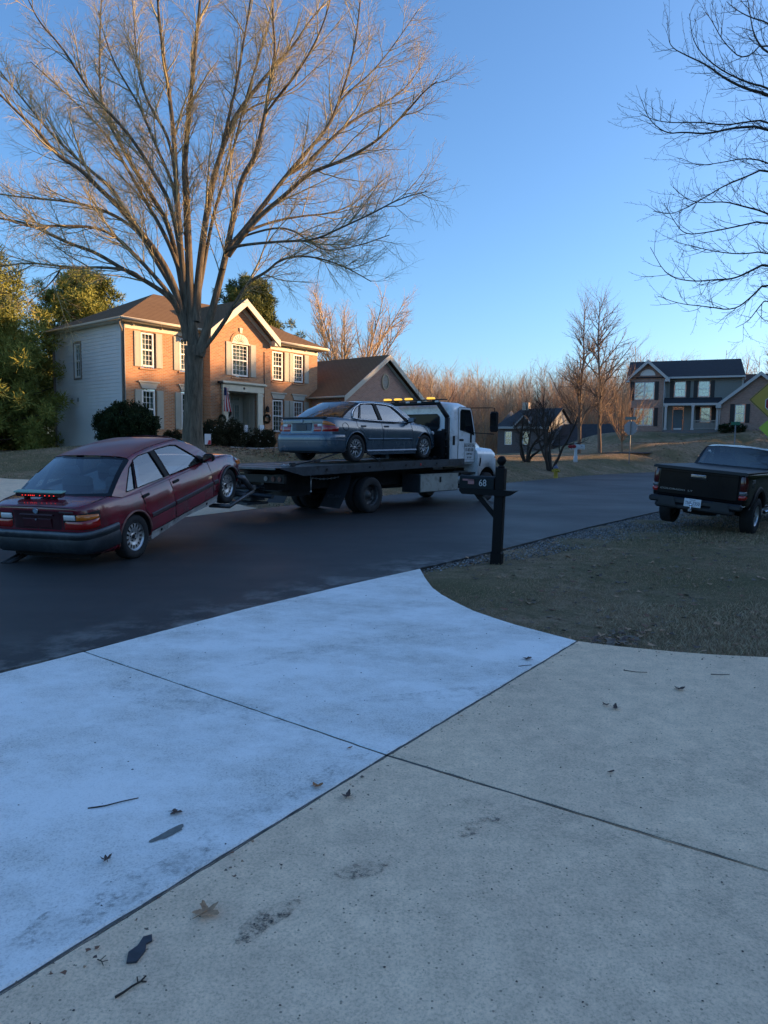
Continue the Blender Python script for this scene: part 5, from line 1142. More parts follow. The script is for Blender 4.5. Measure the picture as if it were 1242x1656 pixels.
        for j in range(5):
            a = 2*math.pi*(j+.5)/5; c = Vector((rr*.78*math.cos(a), rr*.78*math.sin(a), -h*.25)); r.cyl(M @ c, M @ (c+Vector((0, 0, .01))), rr*.08, 10, 1)
    r.build('rim', [rimm, WELL, BLKP], w_); return w_
def boolean_cut(o, cutters):
    for c in cutters:
        m = o.modifiers.new('b', 'BOOLEAN'); m.operation = 'DIFFERENCE'; m.object = c; m.solver = 'EXACT'
    bpy.context.view_layer.update()
    me = bpy.data.meshes.new_from_object(o.evaluated_get(bpy.context.evaluated_depsgraph_get()))
    o.modifiers.clear(); o.data = me
    for c in cutters: bpy.data.objects.remove(c)
    return o
class Body:
    """car tub as a loft along x; p gives hw, zb, zt (tables), prof, rear/front face offsets"""
    def __init__(s, **p): s.__dict__.update(p); s.X0 = s.hw[0][0]; s.X1 = s.hw[-1][0]
    def prof(s, t): return crom(t, s.side)
    def dx(s, x, z):
        a = max(0, 1-(x-s.X0)/.45); b = max(0, 1-(s.X1-x)/.5)
        return a*crom(z, s.rear)+b*crom(z, s.front)
    def Y(s, x, z):
        zb, zt = crom(x, s.zb), crom(x, s.zt); t = (z-zb)/(zt-zb); return crom(x, s.hw)*s.prof(t)
    def pt(s, x, z, off=0, sd=-1):
        y = s.Y(x, z); y1 = s.Y(min(x+.04, s.X1), z); y0 = s.Y(max(x-.04, s.X0), z); sl = (y1-y0)/.08
        n = Vector((-sl, 1)).normalized(); return Vector((x+s.dx(x, z)+n.x*off, sd*(y+n.y*off), z))
    def tub(s, xs, mats, parent, cuts, name='body'):
        m = 13; rings = []
        for x in xs:
            zb, zt, hw = crom(x, s.zb), crom(x, s.zt), crom(x, s.hw); cr = crom(x, s.crown); half = [(0, zb), (hw*.6, zb)]
            for i in range(m): t = i/(m-1); half.append((hw*s.prof(t), zb+(zt-zb)*t))
            yt = hw*s.prof(1)
            for f in (.93, .8, .6, .35, 0): half.append((yt*f, zt+.012+(cr-.012)*(1-f*f) if f < .93 else zt+.010))
            full = [(x+s.dx(x, z), y, z) for y, z in half]+[(x+s.dx(x, z), -y, z) for y, z in half[-2:0:-1]]
            rings.append(full)
        k = len(rings[0]); mb = MB(); v = [p for r in rings for p in r]; f = []
        for i in range(len(rings)-1):
            for j in range(k): q = (j+1) % k; f.append((i*k+j, i*k+k+j, i*k+k+q, i*k+q))
        hl = k//2
        for base, fl in ((0, False), ((len(rings)-1)*k, True)):
            for j in range(0, hl):
                a, b = base+j, base+j+1; c, d = base+(k-j) % k, base+(k-j-1) % k
                q = [a, b, d, c]; q = [q[0], q[1], q[2]] if j == hl-1 else q
                if j == 0: q = [a, b, d]
                f.append(tuple(q) if not fl else tuple(reversed(q)))
        mb.add(v, f, 0, True); o = mb.build(name, mats, parent, fixn=True)
        cs = []
        for x, z, r in cuts:
            for sd in (-1, 1):
                c = MB(); c.cyl((x, sd*.42, z), (x, sd*1.3, z), r, 40, 1, False); co = c.build('cutter', [mats[0], WELL], None, fixn=True)
                if parent: co.matrix_world = parent.matrix_world
                co.parent = parent; co.matrix_parent_inverse = Matrix.Identity(4); co.matrix_local = Matrix.Identity(4); cs.append(co)
        boolean_cut(o, cs); return o
    def patch(s, name, m_, parent, zs, xa, xb, off=.004, sd=-1, nx=10, edge=True):
        rows = []
        for i, z in enumerate(zs):
            row = []; e = (i in (0, len(zs)-1))
            for j in range(nx+1):
                x = xa(z)+(xb(z)-xa(z))*j/nx; o_ = 0 if (edge and (e or j in (0, nx))) else off; row.append(s.pt(x, z, o_, sd))
            rows.append(row)
        mb = MB(); mb.grid(rows, 0, True, flip=(sd > 0)); return mb.build(name, m_, parent)
    def outline(s, z, n=24, xmax=.5):
        """half plan outline starting at the rear centre: list of (x, y>0)"""
        pts = [(s.X0+s.dx(s.X0, z), s.Y(s.X0, z)*i/8) for i in range(8)]
        k = 0
        for i in range(n+1): x = s.X0+xmax*(i/n)**1.6; pts.append((x+s.dx(x, z), s.Y(x, z)))
        return pts
    def wrap(s, name, m_, parent, u0, u1, z0, z1, off=.012, sd=-1, nz=4, nu=14, zf0=None, zf1=None):
        """panel that hugs the rear corner; u = distance from rear centre along the outline"""
        rows = []
        def at(z, u, o_):
            P = s.outline(z); d = 0
            for a, b in zip(P, P[1:]):
                l = math.hypot(b[0]-a[0], b[1]-a[1])
                if d+l >= u or b is P[-1]:
                    t = (u-d)/l if l else 0; tx, ty = (b[0]-a[0])/l, (b[1]-a[1])/l
                    return Vector((a[0]+(b[0]-a[0])*t-ty*o_, sd*(a[1]+(b[1]-a[1])*t+tx*o_*1.0), z))
                d += l
        for i in range(nz+1):
            row = []
            for j in range(nu+1):
                u = u0+(u1-u0)*j/nu; a = z0 if zf0 is None else zf0(j/nu); b = z1 if zf1 is None else zf1(j/nu); z = a+(b-a)*i/nz
                row.append(at(z, u, 0.0 if (i in (0, nz) or j in (0, nu)) else off))
            rows.append(row)
        mb = MB(); mb.grid(rows, 0, True, flip=(sd > 0)); return mb.build(name, m_, parent)
def cabin(B, G, parent, paint, trim=None):
    """greenhouse: G has yb, zbelt, k, zroof table, c-pillar foot/top, a-pillar foot/top, windows polygons"""
    yb = lambda x: crom(x, G['yb']); zbelt = lambda x: crom(x, G['belt'])
    side = lambda x, z: yb(x)-(z-zbelt(x))*G['k']-max(0, z-zbelt(x))**2*.12
    def SP(x, z, sd, off=0): return Vector((x, sd*(side(x, z)+off), z))
    cf, ct, at_, af = G['cf'], G['ct'], G['at'], G['af']
    zr = lambda x: crom(x, G['roof'])
    n = 16
    rearE = [(cf[0]+(ct[0]-cf[0])*t, cf[1]+(ct[1]-cf[1])*(t+.10*math.sin(math.pi*t))) for t in [i/10 for i in range(11)]]
    roofE = [(ct[0]+(at_[0]-ct[0])*i/n, zr(ct[0]+(at_[0]-ct[0])*i/n)-.045) for i in range(n+1)]
    rearE[-1] = roofE[0]; frontE = [(at_[0]+(af[0]-at_[0])*t, roofE[-1][1]+(af[1]-roofE[-1][1])*(t-.05*math.sin(math.pi*t)+.0)) for t in [i/10 for i in range(11)]]
    frontE[0] = roofE[-1]
    frontE = [(x, z+.035*math.sin(math.pi*i/10)) for i, (x, z) in enumerate(frontE)]
    belt = [(af[0]+(cf[0]-af[0])*i/16, zbelt(af[0]+(cf[0]-af[0])*i/16)-.03) for i in range(1, 16)]
    outer = rearE+roofE[1:]+frontE[1:]+belt
    body = MB(); glassparts = []
    def poly3(P, sd, off=0): return [SP(x, z, sd, off) for x, z in P]
    def dens(P):
        out = []
        for a, b in zip(P, P[1:]+P[:1]):
            k = max(1, int(math.dist(a, b)/.12)); out += [(a[0]+(b[0]-a[0])*i/k, a[1]+(b[1]-a[1])*i/k) for i in range(k)]
        return out
    wins = [dens(w_) for w_ in G['wins']]
    for sd in (-1, 1):
        loops = [[Vector((x, z, 0)) for x, z in P] for P in [outer]+wins]
        allp = [p for P in [outer]+wins for p in P]; tris = tessellate_polygon(loops)
        for o_, m_ in ((0, 0),):
            v = [SP(x, z, sd, o_) for x, z in allp]; body.add(v, [t if sd > 0 else t[::-1] for t in tris], m_, False)
        # inner lining and window reveals
        v = [SP(x, z, sd, -.03) for x, z in allp]; body.add(v, [t[::-1] if sd > 0 else t for t in tris], 1, False)
        for P in wins:
            a = poly3(P, sd, 0); b = poly3(P, sd, -.03); k = len(P); body.add(a+b, [(i, (i+1) % k, k+(i+1) % k, k+i) for i in range(k)], 1, False)
    # roof skin
    rows = []
    for x, z in roofE:
        y0 = side(x, z); zc = zr(x); row = [(x, -y0, z)]
        prof = [(y0-.012, z+.020), (y0-.04, z+.036), (y0-.10, zc)]
        prof += [(t*(y0-.10), zc+.018*(1-t*t)) for t in (.75, .45, .2)]
        h = [(x, -y, zz) for y, zz in prof]; row += h+[(x, 0, zc+.019)]+[(x, -q[1], q[2]) for q in reversed(h)]+[(x, y0, z)]; rows.append(row)
    body.grid(rows, 0, True)
    # rear and front glass frames share the pillar edges
    def screen(E, bow, cr, name, t_in, s0, s1, top):
        cols = [-1, -t_in, -.6, -.3, 0, .3, .6, t_in, 1]; nn = len(E)-1; ss = sorted({0.0, s0, .25, .5, .75, s1, 1.0})
        def at(s_, t):
            f = s_*nn; i = min(int(f), nn-1); u = f-i; x = E[i][0]+(E[i+1][0]-E[i][0])*u; z = E[i][1]+(E[i+1][1]-E[i][1])*u
            y = side(x, z); end = math.sin(math.pi*.5*(s_ if not top else 1-s_)) if False else 1
            xx = x+bow*(1-t*t)*(1-(s_ if not top else 0)*.55) ; zz = z+cr*(1-t*t)*(1)+ (0.045+.018)*(1-t**8)*(s_)*1.0
            return Vector((xx, t*y, zz))
        R_ = [[at(s_, t) for t in cols] for s_ in ss]
        gl = MB(); fr = body
        for i in range(len(ss)-1):
            for j in range(len(cols)-1):
                q = [R_[i][j], R_[i][j+1], R_[i+1][j+1], R_[i+1][j]]; mid = .5*(ss[i]+ss[i+1])
                inner = abs(.5*(cols[j]+cols[j+1])) < t_in and s0 < mid < s1
                (gl if inner else fr).add(q, [(0, 1, 2, 3)], 0 if inner else 2, True)
        return gl.build(name, CARGLASS, parent, merge=True)
    screen(rearE, -G['rbow'], .0, 'rear_window', .91, .07, .95, True)
    screen(frontE[::-1], G['fbow'], .0, 'windshield', .94, .05, .95, True)
    body.build('cabin_frame', [paint, BLKP, FRIT], parent, fixn=False)
    for sd in (-1, 1):
        for P in wins:
            g = MB(); loops = [[Vector((x, z, 0)) for x, z in P]]; tr = tessellate_polygon(loops); g.add(poly3(P, sd, -.012), [t if sd > 0 else t[::-1] for t in tr], 0, False); g.build('side_window', SIDEGLASS, parent)
    # black pillar between the doors and window seals
    for sd in (-1, 1):
        bl = MB()
        for P in wins: bl.tube([SP(x, z, sd, .004) for x, z in P+P[:1]], [.007]*(len(P)+1), 4)
        for P in G.get('pillars', []):
            P2 = dens(P); tr = tessellate_polygon([[Vector((x, z, 0)) for x, z in P2]]); bl.add(poly3(P2, sd, .006), [t if sd > 0 else t[::-1] for t in tr], 0)
        bl.build('window_seal', BLKP, parent)
    if trim:
        for sd in (-1, 1):
            c = MB()
            P = dens(G['trimline']); P = P[:len(P)]; c.tube([SP(x, z, sd, .012) for x, z in P+P[:1]], [.010]*(len(P)+1), 5); c.build('chrome_trim', trim, parent)
    return SP, side
def interior(parent, x0, x1, y, z, seatm, seats=((.45, .38), (.45, -.38), (1.25, .37), (1.25, -.37)), shelf=None, heads=True, wheel_y=.37):
    f = MB(); f.box((x0, -y, z-.06), (x1, y, z)); f.box((x1-.45, -y+.02, z), (x1-.12, y-.02, z+.05)); f.build('interior_tray', mat('dark carpet', (.03, .03, .032), .95), parent)
    if shelf: s = MB(); s.bbox((x0+.02, -y+.03, z), (x0+.50, y-.03, z+.03), .01); s.build('parcel_shelf', shelf, parent)
    s = MB()
    for x, yy in seats:
        s.bbox((x-.06, yy-.25, z-.02), (x+.07, yy+.25, z+.16), .04)
        if heads: s.bbox((x-.10, yy-.13, z+.18), (x-.01, yy+.13, z+.33), .04); s.box((x-.05, yy-.05, z+.14), (x-.04, yy+.05, z+.2))
    s.build('seat', seatm, parent)
    w_ = MB(); n = 20; c = Vector((x1-.62, wheel_y, z+.06)); w_.tube([c+Vector((.12*math.sin(2*math.pi*i/n)*.4, .18*math.cos(2*math.pi*i/n), .18*math.sin(2*math.pi*i/n))) for i in range(n+1)], [.013]*(n+1), 5); w_.build('steering_wheel', BLKP, parent)
def door_handle(B, parent, x, z, m_, sd, w_=.16, under=False):
    p = B.pt(x, z, .006, sd); q = B.pt(x+w_, z+.004, .006, sd); mb = MB(); d = (q-p).normalized()
    mb.bbox((0, -.014, -.022), (w_, .030, .022), .01, 0, frame((p.x, p.y, p.z), d, (0, 0, 1)) @ Matrix(((1, 0, 0, 0), (0, 0, 1, 0), (0, -1, 0, 0), (0, 0, 0, 1))) if False else Matrix.Translation(p) @ Matrix.Rotation(math.atan2(d.y, d.x), 4, 'Z'))
    return mb.build('handle', m_, parent)
def mirror(parent, p, sd, m_, w_=.20, h=.125, d=.10):
    mb = MB(); x, y, z = p; mb.bbox((x-.04, y if sd > 0 else y-w_, z), (x+d-.04, y+w_ if sd > 0 else y, z+h), .035); mb.box((x-.02, y-.04, z-.02), (x+.05, y+.04, z+.05))
    o = mb.build('side_mirror', m_, parent); g = MB(); y0, y1 = (y+.02, y+w_-.02) if sd > 0 else (y-w_+.02, y-.02); g.box((x-.046, y0, z+.015), (x-.041, y1, z+h-.015)); g.build('mirror_glass', mat('mirror silver', (.7, .72, .75), .03, metal=1), o); return o
def sweep(P, prof, name, m_, parent, off0=0, closed=False):
    """profile (outward offset, z) swept along plan path P [(x,y)] with the outward side on the right"""
    rows = []; n = len(P)
    for i in range(n):
        a = Vector(P[max(0, i-1)]); b = Vector(P[min(n-1, i+1)]); d = (b-a).normalized(); nr = Vector((d.y, -d.x)); e = 1.0
        rows.append([(P[i][0]+nr.x*(o+off0), P[i][1]+nr.y*(o+off0), z) for o, z in prof])
    mb = MB(); mb.grid(rows, 0, True); mb.add(rows[0], [tuple(range(len(prof)))], 0); mb.add(rows[-1], [tuple(reversed(range(len(prof))))], 0)
    return mb.build(name, m_, parent)
REDL = mat('red lamp lens', (.30, .008, .006), .12, coat=.6); AMBL = mat('amber lamp lens', (.55, .13, .006), .12, coat=.6); CLRL = mat('clear lamp lens', (.62, .60, .60), .12, coat=.6); DRED = mat('dark red lens', (.06, .004, .005), .12, coat=.6)
def paint(name, c, var=.06, rough=.25, metal=.0, dirt=None, coat=.6):
    return mat(name, c, rough, metal, var=var, vs=1.6, coat=coat, dirt=dirt, spec=.5 if coat > .2 else .2)

# ------------------------------------------------------------------ the maroon sedan with its nose lifted
def maroon_sedan():
    c = Vector((-4.24, 10.04, 0)); p = math.radians(12.3)
    M = Matrix.Translation(c) @ Matrix.Rotation(math.radians(74), 4, 'Z') @ Matrix.Translation((0, 0, .31)) @ Matrix.Rotation(-p, 4, 'Y') @ Matrix.Translation((0, 0, -.31))
    T = thing('towed_car', 'worn maroon four door sedan with its nose hoisted on the tow arm of the truck', 'car', M=M)
    bpy.context.view_layer.update()
    PNT = paint('oxidised maroon paint', (.155, .006, .019), .3, .22, dirt=((.10, .03, .035), 2.2)); ROOFP = paint('faded maroon roof paint', (.17, .024, .032), .25, .38, coat=.21)
    BUMP = mat('weathered grey bumper plastic', (.014, .020, .026), .5, var=.25, vs=3, dirt=((.035, .042, .05), 5))
    B = Body(hw=[(-.88, .60), (-.865, .66), (-.83, .71), (-.77, .755), (-.66, .80), (-.45, .835), (0, .848), (1.3, .85), (2.5, .845), (2.95, .83), (3.2, .79), (3.34, .72), (3.40, .64)],
             zb=[(-.88, .34), (-.45, .26), (0, .20), (2.7, .20), (3.1, .24), (3.4, .30)], zt=[(-.88, .955), (-.6, .968), (-.3, .96), (-.05, .935), (.5, .905), (1.4, .89), (2.3, .875), (2.8, .83), (3.2, .735), (3.4, .63)],
             side=[(0, .93), (.05, .965), (.2, .985), (.42, .998), (.62, 1.0), (.72, .994), (.76, .978), (.9, .945), (1, .91)], crown=[(-.88, .022), (-.35, .03), (-.2, .0), (2.3, .0), (2.4, .03), (3.4, .03)],
             rear=[(.2, .03), (.6, .03), (.67, .04), (.84, .055), (.94, .045), (1.0, .07)], front=[(.2, 0), (.55, 0), (.7, -.03)])
    xs = [-.88, -.865, -.83, -.77, -.66, -.55, -.45, -.3, -.15, 0, .2, .4, .7, 1, 1.3, 1.6, 1.9, 2.15, 2.35, 2.5, 2.7, 2.85, 2.95, 3.1, 3.2, 3.28, 3.34, 3.38, 3.40]
    B.tub(xs, [PNT, WELL], T, [(0, .31, .352), (2.70, .31, .352)])
    G = dict(yb=[(-.3, .77), (0, .79), (1.2, .795), (2.0, .785), (2.45, .74)], belt=[(-.4, .96), (-.05, .935), (.5, .905), (1.4, .89), (2.4, .875)], k=.36, roof=[(.3, 1.345), (.6, 1.378), (1.0, 1.39), (1.4, 1.380), (1.78, 1.34)],
             cf=(-.29, .975), ct=(.36, 1.30), at=(1.66, 1.30), af=(2.38, .90), rbow=.13, fbow=.16,
             wins=[[(-.01, .955), (.20, .945), (.40, 1.275), (.28, 1.22), (.10, 1.06)], [(.235, .943), (.93, .925), (.86, 1.318), (.60, 1.325), (.435, 1.295)], [(1.05, .922), (2.02, .905), (1.90, 1.02), (1.55, 1.275), (1.40, 1.305), (.985, 1.325)]],
             pillars=[[(.945, .925), (1.035, .922), (.97, 1.325), (.875, 1.322)], [(2.03, .905), (2.2, .90), (2.02, 1.0), (1.93, 1.03)]])
    SPf, side = cabin(B, G, T, PNT)
    # faded roof skin, proud of the painted one
    rows = []
    for i in range(13):
        x = .36+i*(1.64-.36)/12; z = crom(x, G['roof']); y0 = side(x, z-.045)-.03
        rows.append([(x, t*y0, z+.021-.018*t*t-(.012 if abs(t) > .99 else 0)) for t in (-1, -.8, -.5, -.2, .2, .5, .8, 1)])
    mb = MB(); mb.grid(rows, 0, True, flip=False); mb.build('roof', ROOFP, T)
    interior(T, -.30, 2.35, .74, .875, mat('tan leather seat', (.30, .27, .24), .6, var=.1), shelf=mat('beige parcel shelf', (.25, .23, .19), .8))
    # doors
    zs = [.27, .33, .42, .52, .62, .72, .82, .88]
    for sd in (-1, 1):
        fr = B.patch('door', PNT, T, zs, lambda z: 1.03-.0*z, lambda z: 2.17-.06*max(0, z-.6), .005, sd)
        xr = lambda z: .30 if z > .66 else .30+max(0, .16-(z-.31)**2*1.4)*.9 if False else (.08+.0 if z > .78 else (.37 if z < .55 else .37-(z-.55)*1.25))
        rr_ = B.patch('door', PNT, T, zs, xr, lambda z: 1.01, .005, sd)
        for d_, x in ((fr, 1.07), (rr_, .28)): door_handle(B, d_, x, .80, BLKP, sd, .17)
        sm = MB()
        for pts in ([(1.02, z) for z in zs+[.905]], [(2.18-.06*max(0, z-.6), z) for z in zs+[.90]], [(xr(z)-.01, z) for z in zs+[.93]], [(x, .265) for x in (.38, .7, 1.0, 1.5, 2.17)]):
            sm.tube([B.pt(x, z, .001, sd) for x, z in pts], [.0045]*len(pts), 4)
        sm.build('door_seam', WELL, T)
        mo = MB()
        for xa, xb in ((.40, 1.0), (1.04, 2.16), (2.2, 2.34)):
            n = 8; a = [B.pt(xa+(xb-xa)*i/n, .455, .003, sd) for i in range(n+1)]; b = [B.pt(xa+(xb-xa)*i/n, .475, .018, sd) for i in range(n+1)]; c_ = [B.pt(xa+(xb-xa)*i/n, .515, .018, sd) for i in range(n+1)]; d2 = [B.pt(xa+(xb-xa)*i/n, .53, .003, sd) for i in range(n+1)]
            mo.grid([a, b, c_, d2], 0, False, flip=(sd > 0))
        mo.build('side_moulding', mat('grey rub strip', (.045, .03, .035), .45), T)
        # exposed pale sill, grey and chipped
        sk = MB(); n = 12; rws = []
        for z, o_ in ((.255, .006), (.20, .018), (.135, .012), (.13, -.05)): rws.append([B.pt(.37+(2.31-.37)*i/n, max(z, .2), o_, sd)+Vector((0, 0, min(0, z-.2)+(.05*(1-abs(i/n-.5)*2) if z < .2 else 0))) for i in range(n+1)])
        sk.grid(rws, 0, False, flip=(sd < 0)); sk.build('sill', mat('scuffed silver sill', (.34, .33, .32), .55, var=.25, vs=6, dirt=((.10, .09, .08), 4)), T)
        pl = MB()
        for x in (.62, 1.95): q = B.pt(x, .21, .018, sd); pl.bbox((q.x-.02, q.y-.008, q.z-.02), (q.x+.02, q.y+.008, q.z+.02), .006)
        pl.build('jack_plug', BLKP, T)
        # arches: lips, the rear one bare primer
        for ax, mt_ in ((0, mat('chipped primer lip', (.20, .09, .075), .6, var=.4, vs=9)), (2.70, PNT)):
            a = MB(); n = 20; pts = []
            for i in range(n+1):
                t = math.radians(-2)+math.radians(184)*i/n; x = ax+.362*math.cos(t); z = .31+.362*math.sin(t); pts.append(B.pt(x, max(z, .21), .004, sd))
            a.tube(pts, [.016]*len(pts), 5); a.build('wheel_arch', mt_, T)
        mirror(T, (2.04, sd*.80, .90), sd, BLKP)
    # wheels
    for x, st in ((0, 0), (2.70, .0)):
        for sd in (-1, 1): wheel(T, x, sd*.735, .31, .31, .205, .195, 'slot', sd, st)
    # bumper sweeping round the tail
    P = B.outline(.46, 26, .50); Pn = [(x, -y) for x, y in P[::-1]]+[(x, y) for x, y in P[1:]]
    Pn = Pn[::-1]
    Pn = [(x, y) for x, y in Pn]
    bpf = [(-.02, .645), (.035, .637), (.052, .62), (.055, .565), (.044, .55), (.046, .545), (.058, .49), (.054, .44), (.042, .375), (.02, .345), (-.02, .34)]
    def fixside(P): # outward must be on the right of travel
        a, b = Vector(P[0]), Vector(P[-1]); return P if a.y > b.y else P[::-1]
    sweep(fixside(Pn)[::1], [(o, z) for o, z in bpf], 'bumper', BUMP, T)
    st = [(x, y) for x, y in fixside(Pn)]
    sweep(st, [(.040, .647), (.058, .630), (.060, .600), (.052, .592)], 'bumper_strip', mat('scraped bumper cap', (.075, .09, .105), .4, var=.3, vs=5, dirt=((.012, .012, .014), 3)), T)
    # trunk face: lower lip, licence recess, badge, lamps
    for sd in (-1, 1):
        B.wrap('tail_light', REDL, T, .40, .90, .67, .785, .014, sd); B.wrap('tail_light', AMBL, T, .585, .89, .787, .865, .014, sd, zf1=lambda t: .867-.035*t*t); B.wrap('tail_light', CLRL, T, .40, .583, .787, .865, .014, sd)
        B.wrap('tail_light_rim', BLKP, T, .385, .91, .66, .877, .004, sd)
    B.wrap('trunk_panel', mat('dark trunk shadow panel', (.035, .004, .008), .3, coat=.5), T, 0, .375, .66, .91, .006, -1); B.wrap('trunk_panel', mat('dark trunk shadow panel', (.035, .004, .008)), T, 0, .375, .66, .91, .006, 1)  # shade on the trunk face is put into this darker maroon
    xr0 = B.X0
    g = MB(); g.bbox((xr0+.020, -.26, .845), (xr0+.055, .26, .868), .006); g.build('trunk_grip', mat('dull maroon strip', (.05, .012, .018), .4), T)
    g = MB(); g.bbox((xr0+.025, -.22, .69), (xr0+.045, .22, .81), .005); g.build('plate_recess', mat('bare plate recess', (.05, .006, .012), .4, var=.3), T)
    g = MB(); g.cyl((xr0+.045, 0, .912), (xr0+.030, 0, .910), .041, 20, 0); g.cyl((xr0+.031, 0, .910), (xr0+.027, 0, .9095), .030, 20, 1); g.build('badge', [CHROME, mat('badge white blue', (.25, .33, .42), .3)], T)
    g = MB(); g.bbox((xr0+.03, -.575, .89), (xr0+.05, -.36, .91), .003); g.build('model_badge', mat('dull chrome letters', (.10, .08, .08), .3, metal=.7), T)
    g = MB(); g.cyl((xr0+.02, 0, .80), (xr0+.01, 0, .80), .012, 8); g.build('trunk_lock', CHROME, T)
    sm = MB()
    for sd in (-1, 1): sm.tube([(xr0+.06, sd*.60, .95), (-.6, sd*.71, .976), (-.35, sd*.72, .98)], [.004]*3, 4)
    sm.tube([(xr0+.045, -.60, .95), (xr0+.035, 0, .974), (xr0+.045, .60, .95)], [.005]*3, 4); sm.build('trunk_seam', WELL, T)
    e = MB(); e.cyl((-1.0, .48, .20), (-.6, .48, .22), .03, 12); e.cyl((-1.0, .56, .20), (-.6, .56, .22), .03, 12); e.build('exhaust_pipe', DARKMET, T)
    u = MB(); u.box((-.7, -.6, .22), (3.1, .6, .30)); u.cyl((-.0, -.7, .31), (0, .7, .31), .04, 8); u.build('underbody', WELL, T)
    # front end
    f = MB(); f.bbox((3.30, -.70, .24), (3.46, .70, .50), .05); f.build('bumper', mat('weathered grey bumper plastic', (.055, .065, .075)), T)
    for sd in (-1, 1):
        h = MB(); h.bbox((3.26, sd*.42, .55), (3.38, sd*.70, .67), .03); h.build('headlight', CLRL, T)
        k = MB(); k.bbox((3.14, sd*.775-.02, .56), (3.28, sd*.775+.02, .66), .015); k.build('turn_signal', AMBL, T)
    sm = MB()
    for sd in (-1, 1): sm.tube([B.pt(x, z, .002, sd) for x, z in ((2.20, .88), (2.6, .845), (3.0, .775), (3.25, .69))], [.004]*4, 4)
    sm.build('hood_seam', WELL, T)
    return T, M
RED, REDM = maroon_sedan()
def magnet_light():
    p = REDM @ Vector((-.50, .16, .972)); T = thing('tow_light_bar', 'portable light bar with red LEDs and pale green top on the maroon trunk lid', 'light bar', M=REDM @ Matrix.Translation((-.56, .14, 1.0)))
    b = MB(); b.bbox((-.05, -.37, .02), (.05, .37, .075), .015); b.build('housing', mat('dark red lens housing', (.035, .006, .008), .25, coat=.4), T)
    t = MB(); t.bbox((-.055, -.38, .075), (.055, .38, .095), .006); t.build('top_cover', mat('pale green cover', (.20, .36, .30), .5), T)
    e = MB()
    for i, y in enumerate((.24, .19, .14, .11, .08, .05, -.04, -.12, -.19, -.26)): e.cyl((-.0505, y, .047), (-.057, y, .047), .006, 6)
    e.build('led', mat('lit red led', (.6, .02, .02), .3, emit=(1, .03, .02), es=.8), T)
    f = MB(); f.cyl((0, .22, -.01), (0, .22, .02), .04, 12); f.build('magnet_foot', BLKP, T); f = MB(); f.cyl((0, -.22, -.01), (0, -.22, .02), .04, 12); f.build('magnet_foot', BLKP, T)
    k = MB(); k.bbox((.06, -.14, .02), (.16, .10, .075), .02); k.build('brake_lamp', BLKP, T)
magnet_light()

